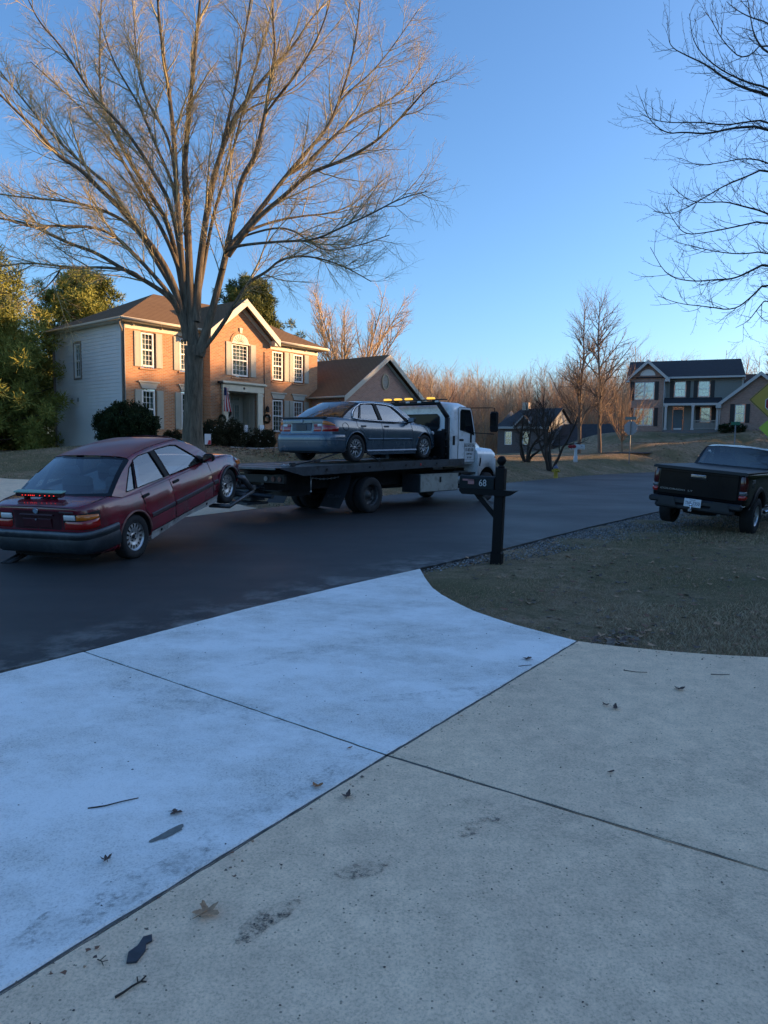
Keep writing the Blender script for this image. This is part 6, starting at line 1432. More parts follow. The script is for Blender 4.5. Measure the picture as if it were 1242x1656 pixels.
# ------------------------------------------------------------------ truck frame and the blue sedan on its deck
TH = math.radians(52); TU = Vector((math.cos(TH), math.sin(TH))); TR_ = Vector((TU.y, -TU.x))
TC = Vector((-.31, 16.96))-TR_*1.22
TM = Matrix.Translation((TC.x, TC.y, 0)) @ Matrix.Rotation(TH, 4, 'Z')
def blue_sedan():
    M = TM @ Matrix.Translation((-.24, -.06, 1.225)) @ Matrix.Rotation(-math.radians(1.1), 4, 'Y') @ Matrix.Scale(1.04, 4)
    T = thing('parked_car', 'steel blue four door sedan with mesh wheels, strapped on the flatbed of the tow truck', 'car', M=M)
    bpy.context.view_layer.update()
    PNT = paint('steel blue metallic', (.062, .094, .126), .08, .26, .3)
    B = Body(hw=[(-.93, .62), (-.915, .69), (-.88, .75), (-.81, .80), (-.68, .845), (-.45, .865), (0, .87), (1.3, .87), (2.5, .868), (2.95, .85), (3.2, .80), (3.36, .72), (3.44, .60)],
             zb=[(-.93, .33), (-.6, .25), (0, .19), (2.7, .19), (3.1, .20), (3.44, .26)], zt=[(-.93, .985), (-.6, .99), (-.3, .985), (.5, .95), (1.4, .925), (2.3, .91), (2.8, .86), (3.2, .77), (3.44, .63)],
             side=[(0, .93), (.05, .965), (.2, .985), (.42, .998), (.62, 1.0), (.72, .994), (.76, .978), (.9, .945), (1, .91)], crown=[(-.93, .02), (-.35, .03), (-.2, .0), (2.3, .0), (2.4, .03), (3.44, .03)],
             rear=[(.2, .03), (.35, .0), (.60, -.01), (.64, .03), (.85, .06), (.97, .055), (1.0, .08)], front=[(.2, 0), (.55, 0), (.7, -.03)])
    xs = [-.93, -.915, -.88, -.81, -.74, -.68, -.55, -.45, -.3, -.15, 0, .2, .4, .7, 1, 1.3, 1.6, 1.9, 2.15, 2.35, 2.5, 2.7, 2.85, 2.95, 3.1, 3.2, 3.28, 3.36, 3.41, 3.44]
    B.tub(xs, [PNT, WELL], T, [(0, .315, .362), (2.725, .315, .362)])
    G = dict(yb=[(-.3, .78), (0, .805), (1.2, .812), (2.0, .80), (2.45, .75)], belt=[(-.4, .985), (.5, .95), (1.4, .925), (2.4, .91)], k=.36, roof=[(.25, 1.365), (.55, 1.40), (1.0, 1.415), (1.4, 1.405), (1.80, 1.36)],
             cf=(-.37, 1.0), ct=(.31, 1.325), at=(1.66, 1.32), af=(2.42, .93), rbow=.13, fbow=.16,
             wins=[[(-.04, 1.0), (.16, .985), (.33, 1.30), (.18, 1.25), (.03, 1.13)], [(.20, .982), (.90, .962), (.84, 1.342), (.56, 1.348), (.365, 1.315)], [(1.02, .957), (2.02, .938), (1.90, 1.05), (1.55, 1.30), (1.40, 1.33), (.955, 1.348)]],
             pillars=[[(.915, .962), (1.005, .957), (.94, 1.345), (.852, 1.343)], [(2.03, .938), (2.22, .93), (2.02, 1.03), (1.93, 1.06)]],
             trimline=[(-.08, 1.0), (.16, .972), (.9, .948), (2.2, .925), (1.98, 1.06), (1.58, 1.315), (1.3, 1.352), (.8, 1.368), (.36, 1.34), (.10, 1.23), (-.04, 1.12)])
    cabin(B, G, T, PNT, trim=CHROME)
    interior(T, -.34, 2.38, .75, .915, mat('grey cloth seat', (.12, .12, .125), .8), shelf=mat('grey parcel shelf', (.10, .10, .10), .8))
    zs = [.27, .33, .42, .52, .62, .72, .82, .90]
    for sd in (-1, 1):
        fr = B.patch('door', PNT, T, zs, lambda z: .99, lambda z: 2.19-.06*max(0, z-.6), .005, sd)
        xr = lambda z: .07 if z > .80 else (.385 if z < .55 else .385-(z-.55)*1.22)
        re = B.patch('door', PNT, T, zs, xr, lambda z: .97, .005, sd)
        for d_, x in ((fr, 1.05), (re, .18)): door_handle(B, d_, x, .815, mat('dark handle', (.025, .035, .045), .3), sd, .19)
        sm = MB()
        for pts in ([(.98, z) for z in zs+[.93]], [(2.20-.06*max(0, z-.6), z) for z in zs+[.925]], [(xr(z)-.01, z) for z in zs+[.97]], [(x, .265) for x in (.39, .7, 1.0, 1.5, 2.19)]): sm.tube([B.pt(x, z, .001, sd) for x, z in pts], [.0045]*len(pts), 4)
        sm.build('door_seam', WELL, T)
        mo = MB()
        for xa, xb in ((.42, .96), (1.0, 2.18)):
            n = 8; R_ = [[B.pt(xa+(xb-xa)*i/n, z, o_, sd) for i in range(n+1)] for z, o_ in ((.485, .003), (.50, .018), (.525, .018), (.54, .003))]; mo.grid(R_, 0, False, flip=(sd > 0))
        mo.build('side_moulding', PNT, T)
        sk = MB(); n = 12; sk.grid([[B.pt(.39+1.96*i/n, z, o_, sd)+Vector((0, 0, min(0, zz))) for i in range(n+1)] for z, o_, zz in ((.27, .006, 0), (.24, .03, 0), (.20, .03, 0), (.20, .02, -.045), (.20, -.06, -.05))], 0, False, flip=(sd < 0)); sk.build('sill', PNT, T)
        for ax in (0, 2.725):
            a = MB(); n = 20; a.tube([B.pt(ax+.370*math.cos(math.pi*i/n), max(.315+.370*math.sin(math.pi*i/n), .21), .003, sd) for i in range(n+1)], [.015]*(n+1), 5); a.build('wheel_arch', PNT, T)
        mirror(T, (2.06, sd*.83, .93), sd, mat('dark mirror cap', (.018, .022, .028), .25))
        B.wrap('tail_light', REDL, T, .36, .60, .69, .80, .012, sd); B.wrap('tail_light', CLRL, T, .47, .60, .80, .855, .012, sd)
        B.wrap('tail_light', REDL, T, .36, .47, .80, .855, .012, sd); B.wrap('tail_light', REDL, T, .62, 1.02, .69, .80, .014, sd, zf0=lambda t: .69, zf1=lambda t: .84-.05*t); B.wrap('tail_light', AMBL, T, .62, .93, .85, .93, .014, sd, zf0=lambda t: .842-.03*t, zf1=lambda t: .925-.09*t*t)
        if sd < 0:
            fl = MB(); q = [B.pt(-.36+.10*math.cos(t), .80+.085*math.sin(t), .004, sd) for t in [2*math.pi*i/20 for i in range(21)]]; fl.tube(q, [.004]*21, 4); fl.build('fuel_flap', WELL, T)
        mk = MB(); q = B.pt(2.45, .55, .006, sd); mk.bbox((q.x-.035, q.y-.006, q.z-.01), (q.x+.035, q.y+.006, q.z+.01), .004); mk.build('side_marker', AMBL, T)
    for x in (0, 2.725):
        for sd in (-1, 1): wheel(T, x, sd*.755, .315, .315, .215, .22, 'mesh', sd, 0)
    P = B.outline(.46, 26, .50); Pn = [(x, y) for x, y in P[::-1]]+[(x, -y) for x, y in P[1:]]
    sweep(Pn, [(-.02, .63), (.015, .626), (.030, .60), (.038, .54), (.040, .47), (.038, .36), (.02, .25), (-.03, .22)], 'bumper', PNT, T)
    sweep(Pn, [(.038, .512), (.043, .508), (.043, .490), (.038, .486)], 'bumper_strip', mat('dark blue strip', (.03, .055, .085), .35), T)
    P = B.outline(.30, 26, .36); Pn = [(x, y) for x, y in P[::-1]]+[(x, -y) for x, y in P[1:]]; sweep(Pn, [(-.02, .31), (.035, .305), (.035, .235), (-.02, .23)], 'valance', BLKP, T)
    x0 = B.X0
    for sd in (-1, 1): B.wrap('trunk_panel', PNT, T, 0, .345, .66, .94, .008, sd)
    g = MB(); g.bbox((x0+.035, -.30, .70), (x0+.060, .30, .87), .006); g.build('plate_recess', mat('plate recess', (.03, .06, .095), .4), T)
    g = MB(); g.bbox((x0+.025, -.16, .715), (x0+.034, .16, .845), .004); g.build('plate_holder', mat('empty plate holder', (.03, .035, .045), .5), T)
    g = MB(); g.bbox((x0+.015, -.30, .865), (x0+.055, .30, .882), .005); g.build('trunk_grip', mat('dark blue strip', (.03, .055, .085)), T)
    g = MB(); g.cyl((x0+.055, 0, .925), (x0+.035, 0, .925), .034, 18); g.build('badge', mat('badge white blue', (.25, .33, .42), .3), T)
    sp = MB(); sp.bbox((x0+.03, -.70, .985), (x0+.14, .70, 1.015), .012); sp.build('trunk_lip_reflection', mat('dark lip reflection', (.022, .032, .045), .3), T)  # dark strip stands in for a reflection along the trunk lip
    u = MB(); u.box((-.7, -.6, .20), (3.2, .6, .30)); u.cyl((0, -.7, .315), (0, .7, .315), .04, 8); u.build('underbody', WELL, T)
    for sd in (-1, 1): h = MB(); h.bbox((3.24, sd*.42, .60), (3.40, sd*.72, .72), .04); h.build('headlight', CLRL, T)
    an = MB(); an.tube([(.42, 0, 1.41), (.34, 0, 1.47)], [.01, .006], 6); an.build('antenna', BLKP, T)
    f = MB(); f.bbox((3.36, -.66, .24), (3.50, .66, .52), .05); f.build('bumper', PNT, T)
    return T
blue_sedan()
# ------------------------------------------------------------------ the flatbed tow truck
def tow_truck():
    T = thing('tow_truck', 'white cab flatbed tow truck carrying the blue sedan and towing the maroon one', 'truck', M=TM)
    bpy.context.view_layer.update()
    WP = paint('white truck paint', (.76, .77, .78), .05, .3, dirt=((.42, .43, .43), 2.5)); BP = mat('black frame paint', (.008, .009, .010), .55, var=.2, vs=6, spec=.3)
    DK = mat('worn grey steel deck', (.12, .12, .12), .6, metal=.25, var=.35, vs=3, bmp=.25, bs=60, dirt=((.22, .21, .19), 4)); RAIL = mat('grey blue rail', (.042, .055, .068), .5, metal=.3, var=.25, vs=5, dirt=((.02, .02, .02), 6))
    zt = lambda x: 1.13+.0195*(x+3.07)
    # deck plate
    d = MB(); xs = [-3.07+i*.36 for i in range(21)]
    d.grid([[(x, y, zt(x)) for y in (-1.17, 0, 1.17)] for x in xs], 0, False, flip=False)
    d.grid([[(x, y, min(zt(x)-.055, .96+.24*max(0, (-2.35-x))+.0195*(x+3.07)) if x > -3 else zt(x)-.03) for y in (-1.17, 0, 1.17)] for x in xs], 1, False, flip=True)
    d.add([(-3.07, -1.17, 1.13), (-3.07, 1.17, 1.13), (-3.07, 1.17, 1.09), (-3.07, -1.17, 1.09)], [(0, 1, 2, 3)], 0)
    for i in range(9): x = -2.6+i*.8; d.box((x, -1.16, zt(x)+.001), (x+.05, 1.16, zt(x)+.008), 0)
    d.build('deck', [DK, BP], T)
    for sd in (-1, 1):
        r = MB(); P = [(-3.07, zt(-3.07)+.004), (-2.32, .955), (4.16, zt(4.16)-.175), (4.16, zt(4.16)+.015)]
        r.prism(P if sd > 0 else P, 1, sd*1.245, sd*1.172); r.build('side_rail', RAIL, T, fixn=True)
        k = MB()
        for x in (-1.6, -.1, 1.35, 2.75): k.cyl((x, sd*1.246, zt(x)-.08), (x, sd*1.262, zt(x)-.08), .028, 12)
        k.build('rail_socket', BP, T)
        l = MB()
        for x in (2.0,): l.bbox((x-.02, sd*1.246-.01, zt(x)-.11), (x+.02, sd*1.246+.01, zt(x)-.05), .006)
        l.build('marker_light', mat('bright red marker', (.5, .02, .02), .3), T)
    # chassis
    f = MB()
    for y in (-.43, .43): f.box((-2.75, y-.04, .60), (6.2, y+.04, .90))
    for x in (-2.5, -1.2, 1.2, 3.0): f.box((x, -.4, .65), (x+.1, .4, .82))
    for y in (-.62, .62): f.box((-2.3, y-.06, .90), (3.4, y+.06, 1.03))
    f.cyl((.08, -1.0, .44), (.08, 1.0, .44), .07, 10); f.lathe([(0, -.2), (.16, -.15), (.2, 0), (.16, .15), (0, .2)], 16, 0, Matrix.Translation((.08, 0, .44)) @ RY)
    for y in (-.5, .5):
        f.tube([(-.65, y, .62), (-.3, y, .50), (.08, y, .46), (.5, y, .50), (.85, y, .62)], [.04]*5, 6)
    f.cyl((.5, 0, .5), (3.8, 0, .6), .05, 8); f.box((-1.9, -.38, .45), (-1.2, .38, .9)); f.box((3.5, -.9, .45), (3.9, .9, .9))
    f.build('chassis', DARKMET, T)
    for x, R, st in ((.08, .435, 0), (5.62, .435, 0)):
        for sd in (-1, 1):
            wheel(T, x, sd*1.06, R, R, .262, .25, 'truck' if x < 1 else 'truck', sd, 0, rimm=mat('dusty dark wheel steel', (.07, .07, .072), .5, metal=.5, var=.3, vs=8, dirt=((.16, .15, .14), 9)), tread=True)
            if x < 1: wheel(T, x, sd*.77, R, R, .262, .25, 'truck', sd, 0, rimm=DARKMET, tread=True)
    # mud flaps
    for sd in (-1, 1):
        a, b = (sd*1.21, sd*.60); m = MB(); rows = []
        for i in range(7): t = i/6; z = .94-.76*t; x = -.74-.40*t**1.5; rows.append([(x+.02*math.sin(3*s_), a+(b-a)*s_, z+.02*s_) for s_ in (0, .33, .66, 1)])
        m.grid(rows, 0, True); m.grid([[(p[0]+.01, p[1], p[2]) for p in r_] for r_ in rows], 0, True, flip=True); o = m.build('mud_flap', mat('scuffed rubber flap', (.022, .024, .028), .6, var=.3, vs=4), T)
        if sd < 0: text_mesh('ATLAN', .13, .001, 'flap_lettering', mat('worn grey letters', (.07, .075, .08), .6), o, Matrix.Translation((-1.015, -.93, .44)) @ Matrix(((0, 0, -1, 0), (-1, 0, 0, 0), (0, 1, 0, 0), (0, 0, 0, 1))) @ Matrix.Rotation(-.26, 4, 'X'), (1, .85))
    # tail beam with round lamps
    b = MB(); b.box((-2.78, -1.12, .80), (-2.70, 1.12, .97)); b.box((-2.79, -1.0, .62), (-2.72, -.35, .64)); b.build('tail_beam', BP, T)
    for y in (-1.0, -.80, -.58, .58, .80, 1.0):
        l = MB(); l.cyl((-2.785, y, .885), (-2.80, y, .885), .055, 16); l.build('tail_light', DRED if abs(y) > .7 else mat('dull clear lens', (.20, .20, .21), .2), T)
    # stinger, cross bar and wheel cradles under the lifted car
    Ti = TM.inverted() @ REDM; P = lambda x, y, z: Ti @ Vector((x, y, z))
    s = MB(); c0 = P(3.42, 0, .10); s.tube([(-2.0, 0, .62), (-2.85, 0, .50), c0], [.085, .085, .075], 4); s.box((-2.95, -.28, .40), (-2.55, .28, .72)); s.box((-3.2, -.45, .33), (-2.6, .45, .38))
    s.tube([(-2.9, -.9, .52), (-2.9, .5, .56)], [.05]*2, 6); s.tube([(-2.7, -.5, .75), (-3.3, -.1, .5)], [.03, .03], 6)
    s.build('tow_boom', mat('blue grey tow steel', (.035, .042, .05), .5, metal=.4, var=.3, vs=7), T)
    s = MB(); s.tube([P(3.30, -1.02, .12), P(3.30, 1.02, .12)], [.06, .06], 4)
    for y in (-1, 1):
        s.tube([P(3.30, y*.60, .12), P(3.34, y*1.0, .10)], [.055, .05], 4); s.tube([P(3.30, y*.99, .06), P(2.34, y*.99, .04)], [.035, .035], 4); s.tube([P(2.36, y*1.0, .045), P(2.36, y*.62, .05)], [.04, .04], 6); s.tube([P(3.08, y*1.0, .04), P(3.08, y*.6, .05)], [.04, .04], 6)
        s.tube([P(3.26, y*.98, .10), P(3.1, y*.92, .34), P(2.95, y*.88, .42)], [.05, .06, .03], 5); s.tube([P(2.7+.34*math.cos(a), y*.88, .31+.34*math.sin(a)) for a in [math.pi*(-.1+i*.12) for i in range(10)]], [.018]*10, 4)
    s.build('wheel_lift', mat('worn tow steel', (.09, .09, .095), .45, metal=.6, var=.4, vs=9), T)
    ch = MB()
    for i in range(16): x = -1.9+i*.06; ch.lathe([(.022, -.006), (.03, 0), (.022, .006)], 6, 0, Matrix.Translation((x-.0, -1.05, .90-.04*math.sin(i*.2))) @ Matrix.Rotation(i*1.57, 4, 'X'))
    ch.tube([(-1.95, -1.1, .95), (-1.95, -1.1, .62)], [.012]*2, 5); ch.lathe([(0, -.03), (.03, 0), (0, .03)], 8, 0, Matrix.Translation((-1.95, -1.1, .60))); ch.build('chain', SILVER, T)
    # tool box and tanks
    for sd in (-1, 1):
        t = MB(); t.bbox((2.03, sd*1.215, .40), (3.90, sd*.62, .885), .012); o = t.build('tool_box', [mat('tool box side', (.03, .034, .04), .5, var=.2)], T)
        t = MB(); t.bbox((2.05, sd*1.222, .415), (3.88, sd*1.20, .87), .008); t.box((2.03, sd*1.228, .862), (3.90, sd*1.19, .889)); dd = t.build('tool_box_door', mat('scuffed pale aluminium door', (.33, .34, .31), .55, metal=.2, var=.2, vs=2.5, dirt=((.16, .16, .14), 5)), o)
        l = MB(); l.bbox((2.93, sd*1.232-.006, .65), (3.0, sd*1.232+.006, .80), .01); l.build('latch', BLKP, dd)
        t = MB(); t.cyl((4.15, sd*.78, .66), (4.95, sd*.78, .66), .26, 24); t.build('fuel_tank', mat('fuel tank metal', (.30, .31, .32), .3, metal=.8, var=.1), T)
    st = MB(); st.box((4.2, -1.12, .52), (5.0, -.86, .56)); st.box((4.2, -1.10, .84), (5.05, -.9, .88)); st.build('step', BP, T)
    # cab
    cb = MB(); hw = 1.06
    stn = [(3.70, 1.16, 2.72, hw-.05), (3.74, 1.16, 2.82, hw), (3.95, 1.16, 2.87, hw), (4.35, 1.16, 2.87, hw), (4.60, 1.16, 2.83, hw), (4.72, 1.16, 2.72, hw-.01), (4.88, 1.16, 2.40, hw-.01), (5.04, 1.16, 2.06, hw-.02), (5.10, 1.20, 1.96, hw-.03)]
    rows = []
    for x, z0, z1, w_ in stn:
        h = [(w_-.04, z0), (w_, z0+.08), (w_, 1.9), (w_-.02*(z1-1.9), max(1.92, z1-.22)), (w_-.07, z1-.07), (w_-.20, z1-.01), (w_-.5, z1+.02)]
        rows.append([(x, -y, z) for y, z in h]+[(x, 0, z1+.03)]+[(x, y, z) for y, z in reversed(h)])
    cb.grid(rows, 0, True); n = len(rows[0]); cb.add(rows[0], [tuple(range(n))], 0); cb.add(rows[-1], [tuple(reversed(range(n)))], 0); cb.box((3.72, -1.0, 1.12), (5.08, 1.0, 1.2)); cb.build('cab', WP, T)
    # rear wall stamping and window
    rb = MB(); rb.bbox((3.665, -.90, 1.95), (3.70, .90, 2.70), .02); rb.build('rear_panel', WP, T)
    g = MB(); oc = [(-.62, 2.08), (-.70, 2.16), (-.70, 2.44), (-.62, 2.52), (.62, 2.52), (.70, 2.44), (.70, 2.16), (.62, 2.08)]; g.prism(oc, 0, 3.645, 3.668); g.build('rear_window', mat('dark cab glass', (.008, .011, .014), .08, spec=.2), T)
    gs = MB(); gs.tube([(3.645, y, z) for y, z in oc+oc[:1]], [.014]*9, 4); gs.build('window_seal', BLKP, T)
    # windshield
    w_ = MB(); w_.add([(4.735, -.86, 2.66), (4.735, .86, 2.66), (5.085, .92, 2.02), (5.085, -.92, 2.02)], [(0, 3, 2, 1)], 0); w_.build('windshield', mat('dark cab glass', (.012, .016, .020)), T)
    for sd in (-1, 1):
        P_ = [(4.08, 1.18), (4.98, 1.18), (5.04, 1.95), (4.78, 2.66), (4.70, 2.74), (4.12, 2.74), (4.08, 2.7)]
        d_ = MB(); d_.prism([(x, z) for x, z in P_], 1, sd*(hw-.02), sd*(hw+.008)); do = d_.build('door', WP, T, fixn=True)
        sm = MB(); sm.tube([(x, sd*(hw+.006), z) for x, z in P_+P_[:1]], [.007]*(len(P_)+1), 4); sm.build('door_seam', WELL, do)
        wp = [(4.17, 2.10), (4.17, 2.62), (4.22, 2.67), (4.66, 2.67), (4.73, 2.60), (4.93, 1.96), (4.45, 2.06)]; g = MB(); g.prism(wp, 1, sd*(hw+.004), sd*(hw+.012)); g.build('window', mat('dark cab glass', (.012, .016, .020)), do, fixn=True)
        sm = MB(); sm.tube([(x, sd*(hw+.012), z) for x, z in wp+wp[:1]], [.013]*(len(wp)+1), 4); sm.build('window_seal', BLKP, do)
        h = MB(); h.bbox((4.14, sd*(hw+.012)-.012, 1.78), (4.36, sd*(hw+.012)+.012, 1.84), .01); h.build('handle', BLKP, do)
        h = MB(); h.box((4.72, sd*(hw+.012)-.01, 1.74), (4.80, sd*(hw+.012)+.01, 2.0)); h.build('mirror_bracket', BLKP, do)
        v = MB(); v.bbox((3.80, sd*(hw+.002)-.008, 1.66), (3.92, sd*(hw+.002)+.008, 1.92), .01); v.build('cab_vent', BLKP, T)
        # sign
        if sd < 0:
            y = -(hw+.010); s = MB(); s.box((4.42, y-.002, 1.24), (4.96, y, 1.72), 0)
            for q in ((4.42, 1.715, 4.96, 1.722), (4.42, 1.238, 4.96, 1.245), (4.415, 1.238, 4.422, 1.722), (4.956, 1.238, 4.963, 1.722)): s.box((q[0], y-.004, q[1]), (q[2], y-.001, q[3]), 1)
            so_ = s.build('door_sign', [mat('sign white', (.52, .54, .55), .5), mat('sign black', (.02, .02, .02), .5)], do)
            for tx, z, sz, fs in (('BULLS AUTO TOW', 1.65, .115, .56), ('571-882-5500', 1.53, .13, .60), ('CAMP SPGS', 1.41, .08, .8), ('26 T AW', 1.31, .08, .8)):
                text_mesh(tx, sz, .0015, 'sign_lettering', mat('sign black', (.02, .02, .02)), so_, frame((4.69, y-.004, z), (1, 0, 0), (0, 0, 1)), (fs, 1))
        # mirrors
        m = MB(); m.bbox((5.30, sd*1.36, 2.06), (5.42, sd*1.62, 2.66), .04); mo = m.build('side_mirror', BLKP, T); m = MB(); m.box((5.290, sd*1.39, 2.24), (5.298, sd*1.59, 2.62)); m.build('mirror_glass', mat('mirror silver', (.7, .72, .75)), mo)
        m = MB(); m.tube([(4.72, sd*1.07, 2.74), (5.2, sd*1.48, 2.76), (5.36, sd*1.5, 2.76), (5.36, sd*1.5, 2.64)], [.013]*4, 5); m.tube([(4.95, sd*1.06, 2.03), (5.36, sd*1.5, 2.00), (5.36, sd*1.5, 2.1)], [.013]*3, 5); m.build('mirror_arm', BLKP, T)
    # hood and fenders
    hd = MB(); rows = []
    for x, z, w_, zs_ in ((5.08, 1.96, .98, 1.70), (5.3, 1.90, .95, 1.66), (5.6, 1.78, .90, 1.58), (5.9, 1.64, .85, 1.48), (6.15, 1.50, .80, 1.38), (6.32, 1.38, .76, 1.28), (6.40, 1.25, .72, 1.18)):
        h = [(w_, 1.0), (w_, zs_-.1), (w_-.02, zs_), (w_-.12, z-.05), (w_-.28, z), (w_*.4, z+.03)]; rows.append([(x, -y, zz) for y, zz in h]+[(x, 0, z+.035)]+[(x, y, zz) for y, zz in reversed(h)])
    hd.grid(rows, 0, True); n = len(rows[0]); hd.add(rows[-1], [tuple(reversed(range(n)))], 0); hd.add(rows[0], [tuple(range(n))], 0); hd.build('hood', WP, T)
    for sd in (-1, 1):
        fe = MB(); n = 16; rows = []
        for i in range(n+1):
            t = i/n; x = 5.02+1.42*t; ztop = 1.52-.04*t if t < .55 else 1.50-.55*(t-.55)**1.6; ztop = 1.56-.02*t-.62*max(0, t-.62)**1.3
            za = .435+math.sqrt(max(0, .60**2-(x-5.62)**2)) if abs(x-5.62) < .60 else (.72 if x < 5.6 else .80)
            w_ = 1.17 if t < .7 else 1.17-.35*((t-.7)/.3)**2
            rows.append([(x, sd*.70, ztop+.06), (x, sd*(w_-.12), ztop+.02), (x, sd*(w_-.03), ztop-.07), (x, sd*w_, ztop-.2), (x, sd*w_, max(za, .74)), (x, sd*(w_-.05), max(za, .74))])
        fe.grid(rows, 0, True, flip=(sd > 0)); fe.add([(p[0], p[1], p[2]) for p in rows[0]]+[(5.02, sd*.7, .74)], [tuple(range(7)) if sd < 0 else tuple(reversed(range(7)))], 0); fe.build('fender', WP, T)
        hl = MB(); hl.bbox((6.24, sd*.62, 1.05), (6.40, sd*.96, 1.25), .04); hl.build('headlight', mat('truck headlight', (.45, .47, .48), .1, coat=.6), T)
        mk = MB(); mk.bbox((6.0, sd*1.165-.01, 1.30), (6.08, sd*1.165+.01, 1.34), .008); mk.build('marker_light', AMBL, T)
        bb = MB(); bb.tube([(5.12, sd*1.175, 1.06), (5.14, sd*1.19, 1.2), (5.16, sd*1.175, 1.3)], [.02]*3, 6); bb.build('hood_latch', BLKP, T)
    fb = MB(); fb.bbox((6.36, -1.12, .62), (6.56, 1.12, 1.02), .06); fb.build('front_bumper', mat('dark front bumper', (.02, .02, .022), .4), T)
    # headboard frame, black panel, winch
    hb = MB(); prof = [(-1.12, 1.27), (-1.12, 2.42), (-.80, 2.82), (.80, 2.82), (1.12, 2.42), (1.12, 1.27)]
    for a, b in zip(prof, prof[1:]):
        v = Vector((0, b[0]-a[0], b[1]-a[1])).normalized(); hb.tube([(3.42, a[0], a[1]), (3.42, b[0], b[1])], [.075, .075], 4)
    hb.box((3.36, -1.10, 1.27), (3.44, 1.10, 1.34)); hb.box((3.40, -1.08, 1.34), (3.43, 1.08, 2.02)); hb.box((3.38, -1.1, 2.0), (3.45, 1.1, 2.06)); hb.box((3.36, -1.1, 1.62), (3.44, 1.1, 1.66))
    for y in (-1.06, 1.06): hb.box((3.30, y-.05, 1.3), (3.36, y+.05, 2.1))
    for z in (1.4, 1.6, 1.8, 2.0): hb.box((3.28, -1.16, z), (3.5, -1.02, z+.03))
    hb.build('headboard', BP, T)
    wn = MB(); wn.cyl((3.05, -.35, 1.42), (3.05, .35, 1.42), .10, 16); wn.box((2.9, -.5, 1.27), (3.2, -.36, 1.55)); wn.box((2.9, .36, 1.27), (3.2, .5, 1.55)); rr = random.Random(8)
    for i in range(26): x, y = rr.uniform(2.75, 3.3), rr.uniform(-1.12, 1.0); wn.tube([(x, y, 1.27), (x+rr.uniform(-.12, .12), y+rr.uniform(-.12, .12), 1.27+rr.uniform(.02, .12)), (x+rr.uniform(-.2, .2), y+rr.uniform(-.2, .2), 1.27)], [.015]*3, 4)
    wn.build('winch', DARKMET, T)
    lb = MB(); lb.box((3.36, -1.05, 2.90), (3.50, 1.05, 2.925)); lb.box((3.40, -.7, 2.82), (3.46, -.6, 2.9)); lb.box((3.40, .6, 2.82), (3.46, .7, 2.9)); lbo = lb.build('light_bar', BP, T)
    for i, y in enumerate((.98, .60, .22, -.55)):
        a = MB(); a.bbox((3.35, y-.10, 2.928), (3.51, y+.10, 2.985), .015); a.build('amber_beacon', mat('lit amber beacon', (.75, .34, .02), .25, emit=(1, .55, .08), es=.55), lbo)
    for y in (.2, -.2, -.8): a = MB(); a.bbox((3.34, y-.07, 2.83), (3.40, y+.07, 2.885), .015); a.build('work_lamp', mat('clear work lamp', (.55, .56, .56), .2), lbo)
    return T
tow_truck()
def straps():
    m = mat('black webbing strap', (.012, .013, .018), .8); R2 = TM
    def strip(P, w_, mb):
        P = [R2 @ Vector(p) for p in P]
        mb.tube(P, [w_]*len(P), 4)
    t = thing('tie_down_strap', 'black strap from the deck rail round the blue sedan rear wheel', 'strap', M=TM); bpy.context.view_layer.update()
    z = lambda x: 1.13+.0195*(x+3.07); mb = MB()
    mb.tube([(-2.35, -.98, z(-2.3)+.03), (-1.5, -.93, z(-1.4)+.13), (-.60, -.92, 1.50), (-.24, -.925, 1.53), (.06, -.92, 1.50), (.46, -1.14, z(.4)+.01)], [.018]*6, 4); mb.build('webbing', m, t)
    r = MB(); r.bbox((-2.45, -1.02, z(-2.4)+.005), (-2.33, -.93, z(-2.4)+.09), .01); r.bbox((-1.66, -.97, z(-1.5)+.07), (-1.5, -.90, z(-1.5)+.13), .01); r.build('ratchet', DARKMET, t)
    rr = random.Random(5); c = thing('tow_chain', 'loose silver chain heaped at the tail of the flatbed deck', 'chain', M=TM); bpy.context.view_layer.update(); mb = MB()
    for i in range(26):
        a = i*.5; x = -2.62+.012*i*1.0+.07*math.sin(a); y = -1.0+.06*math.cos(a*1.3)+.01*i; mb.lathe([(.016, -.005), (.024, 0), (.016, .005)], 6, 0, Matrix.Translation((x, y, z(x)+.018+.02*abs(math.sin(i)))) @ Matrix.Rotation(i*1.4, 4, 'X') @ Matrix.Rotation(i*.7, 4, 'Y'))
    mb.build('links', SILVER, c)
straps()

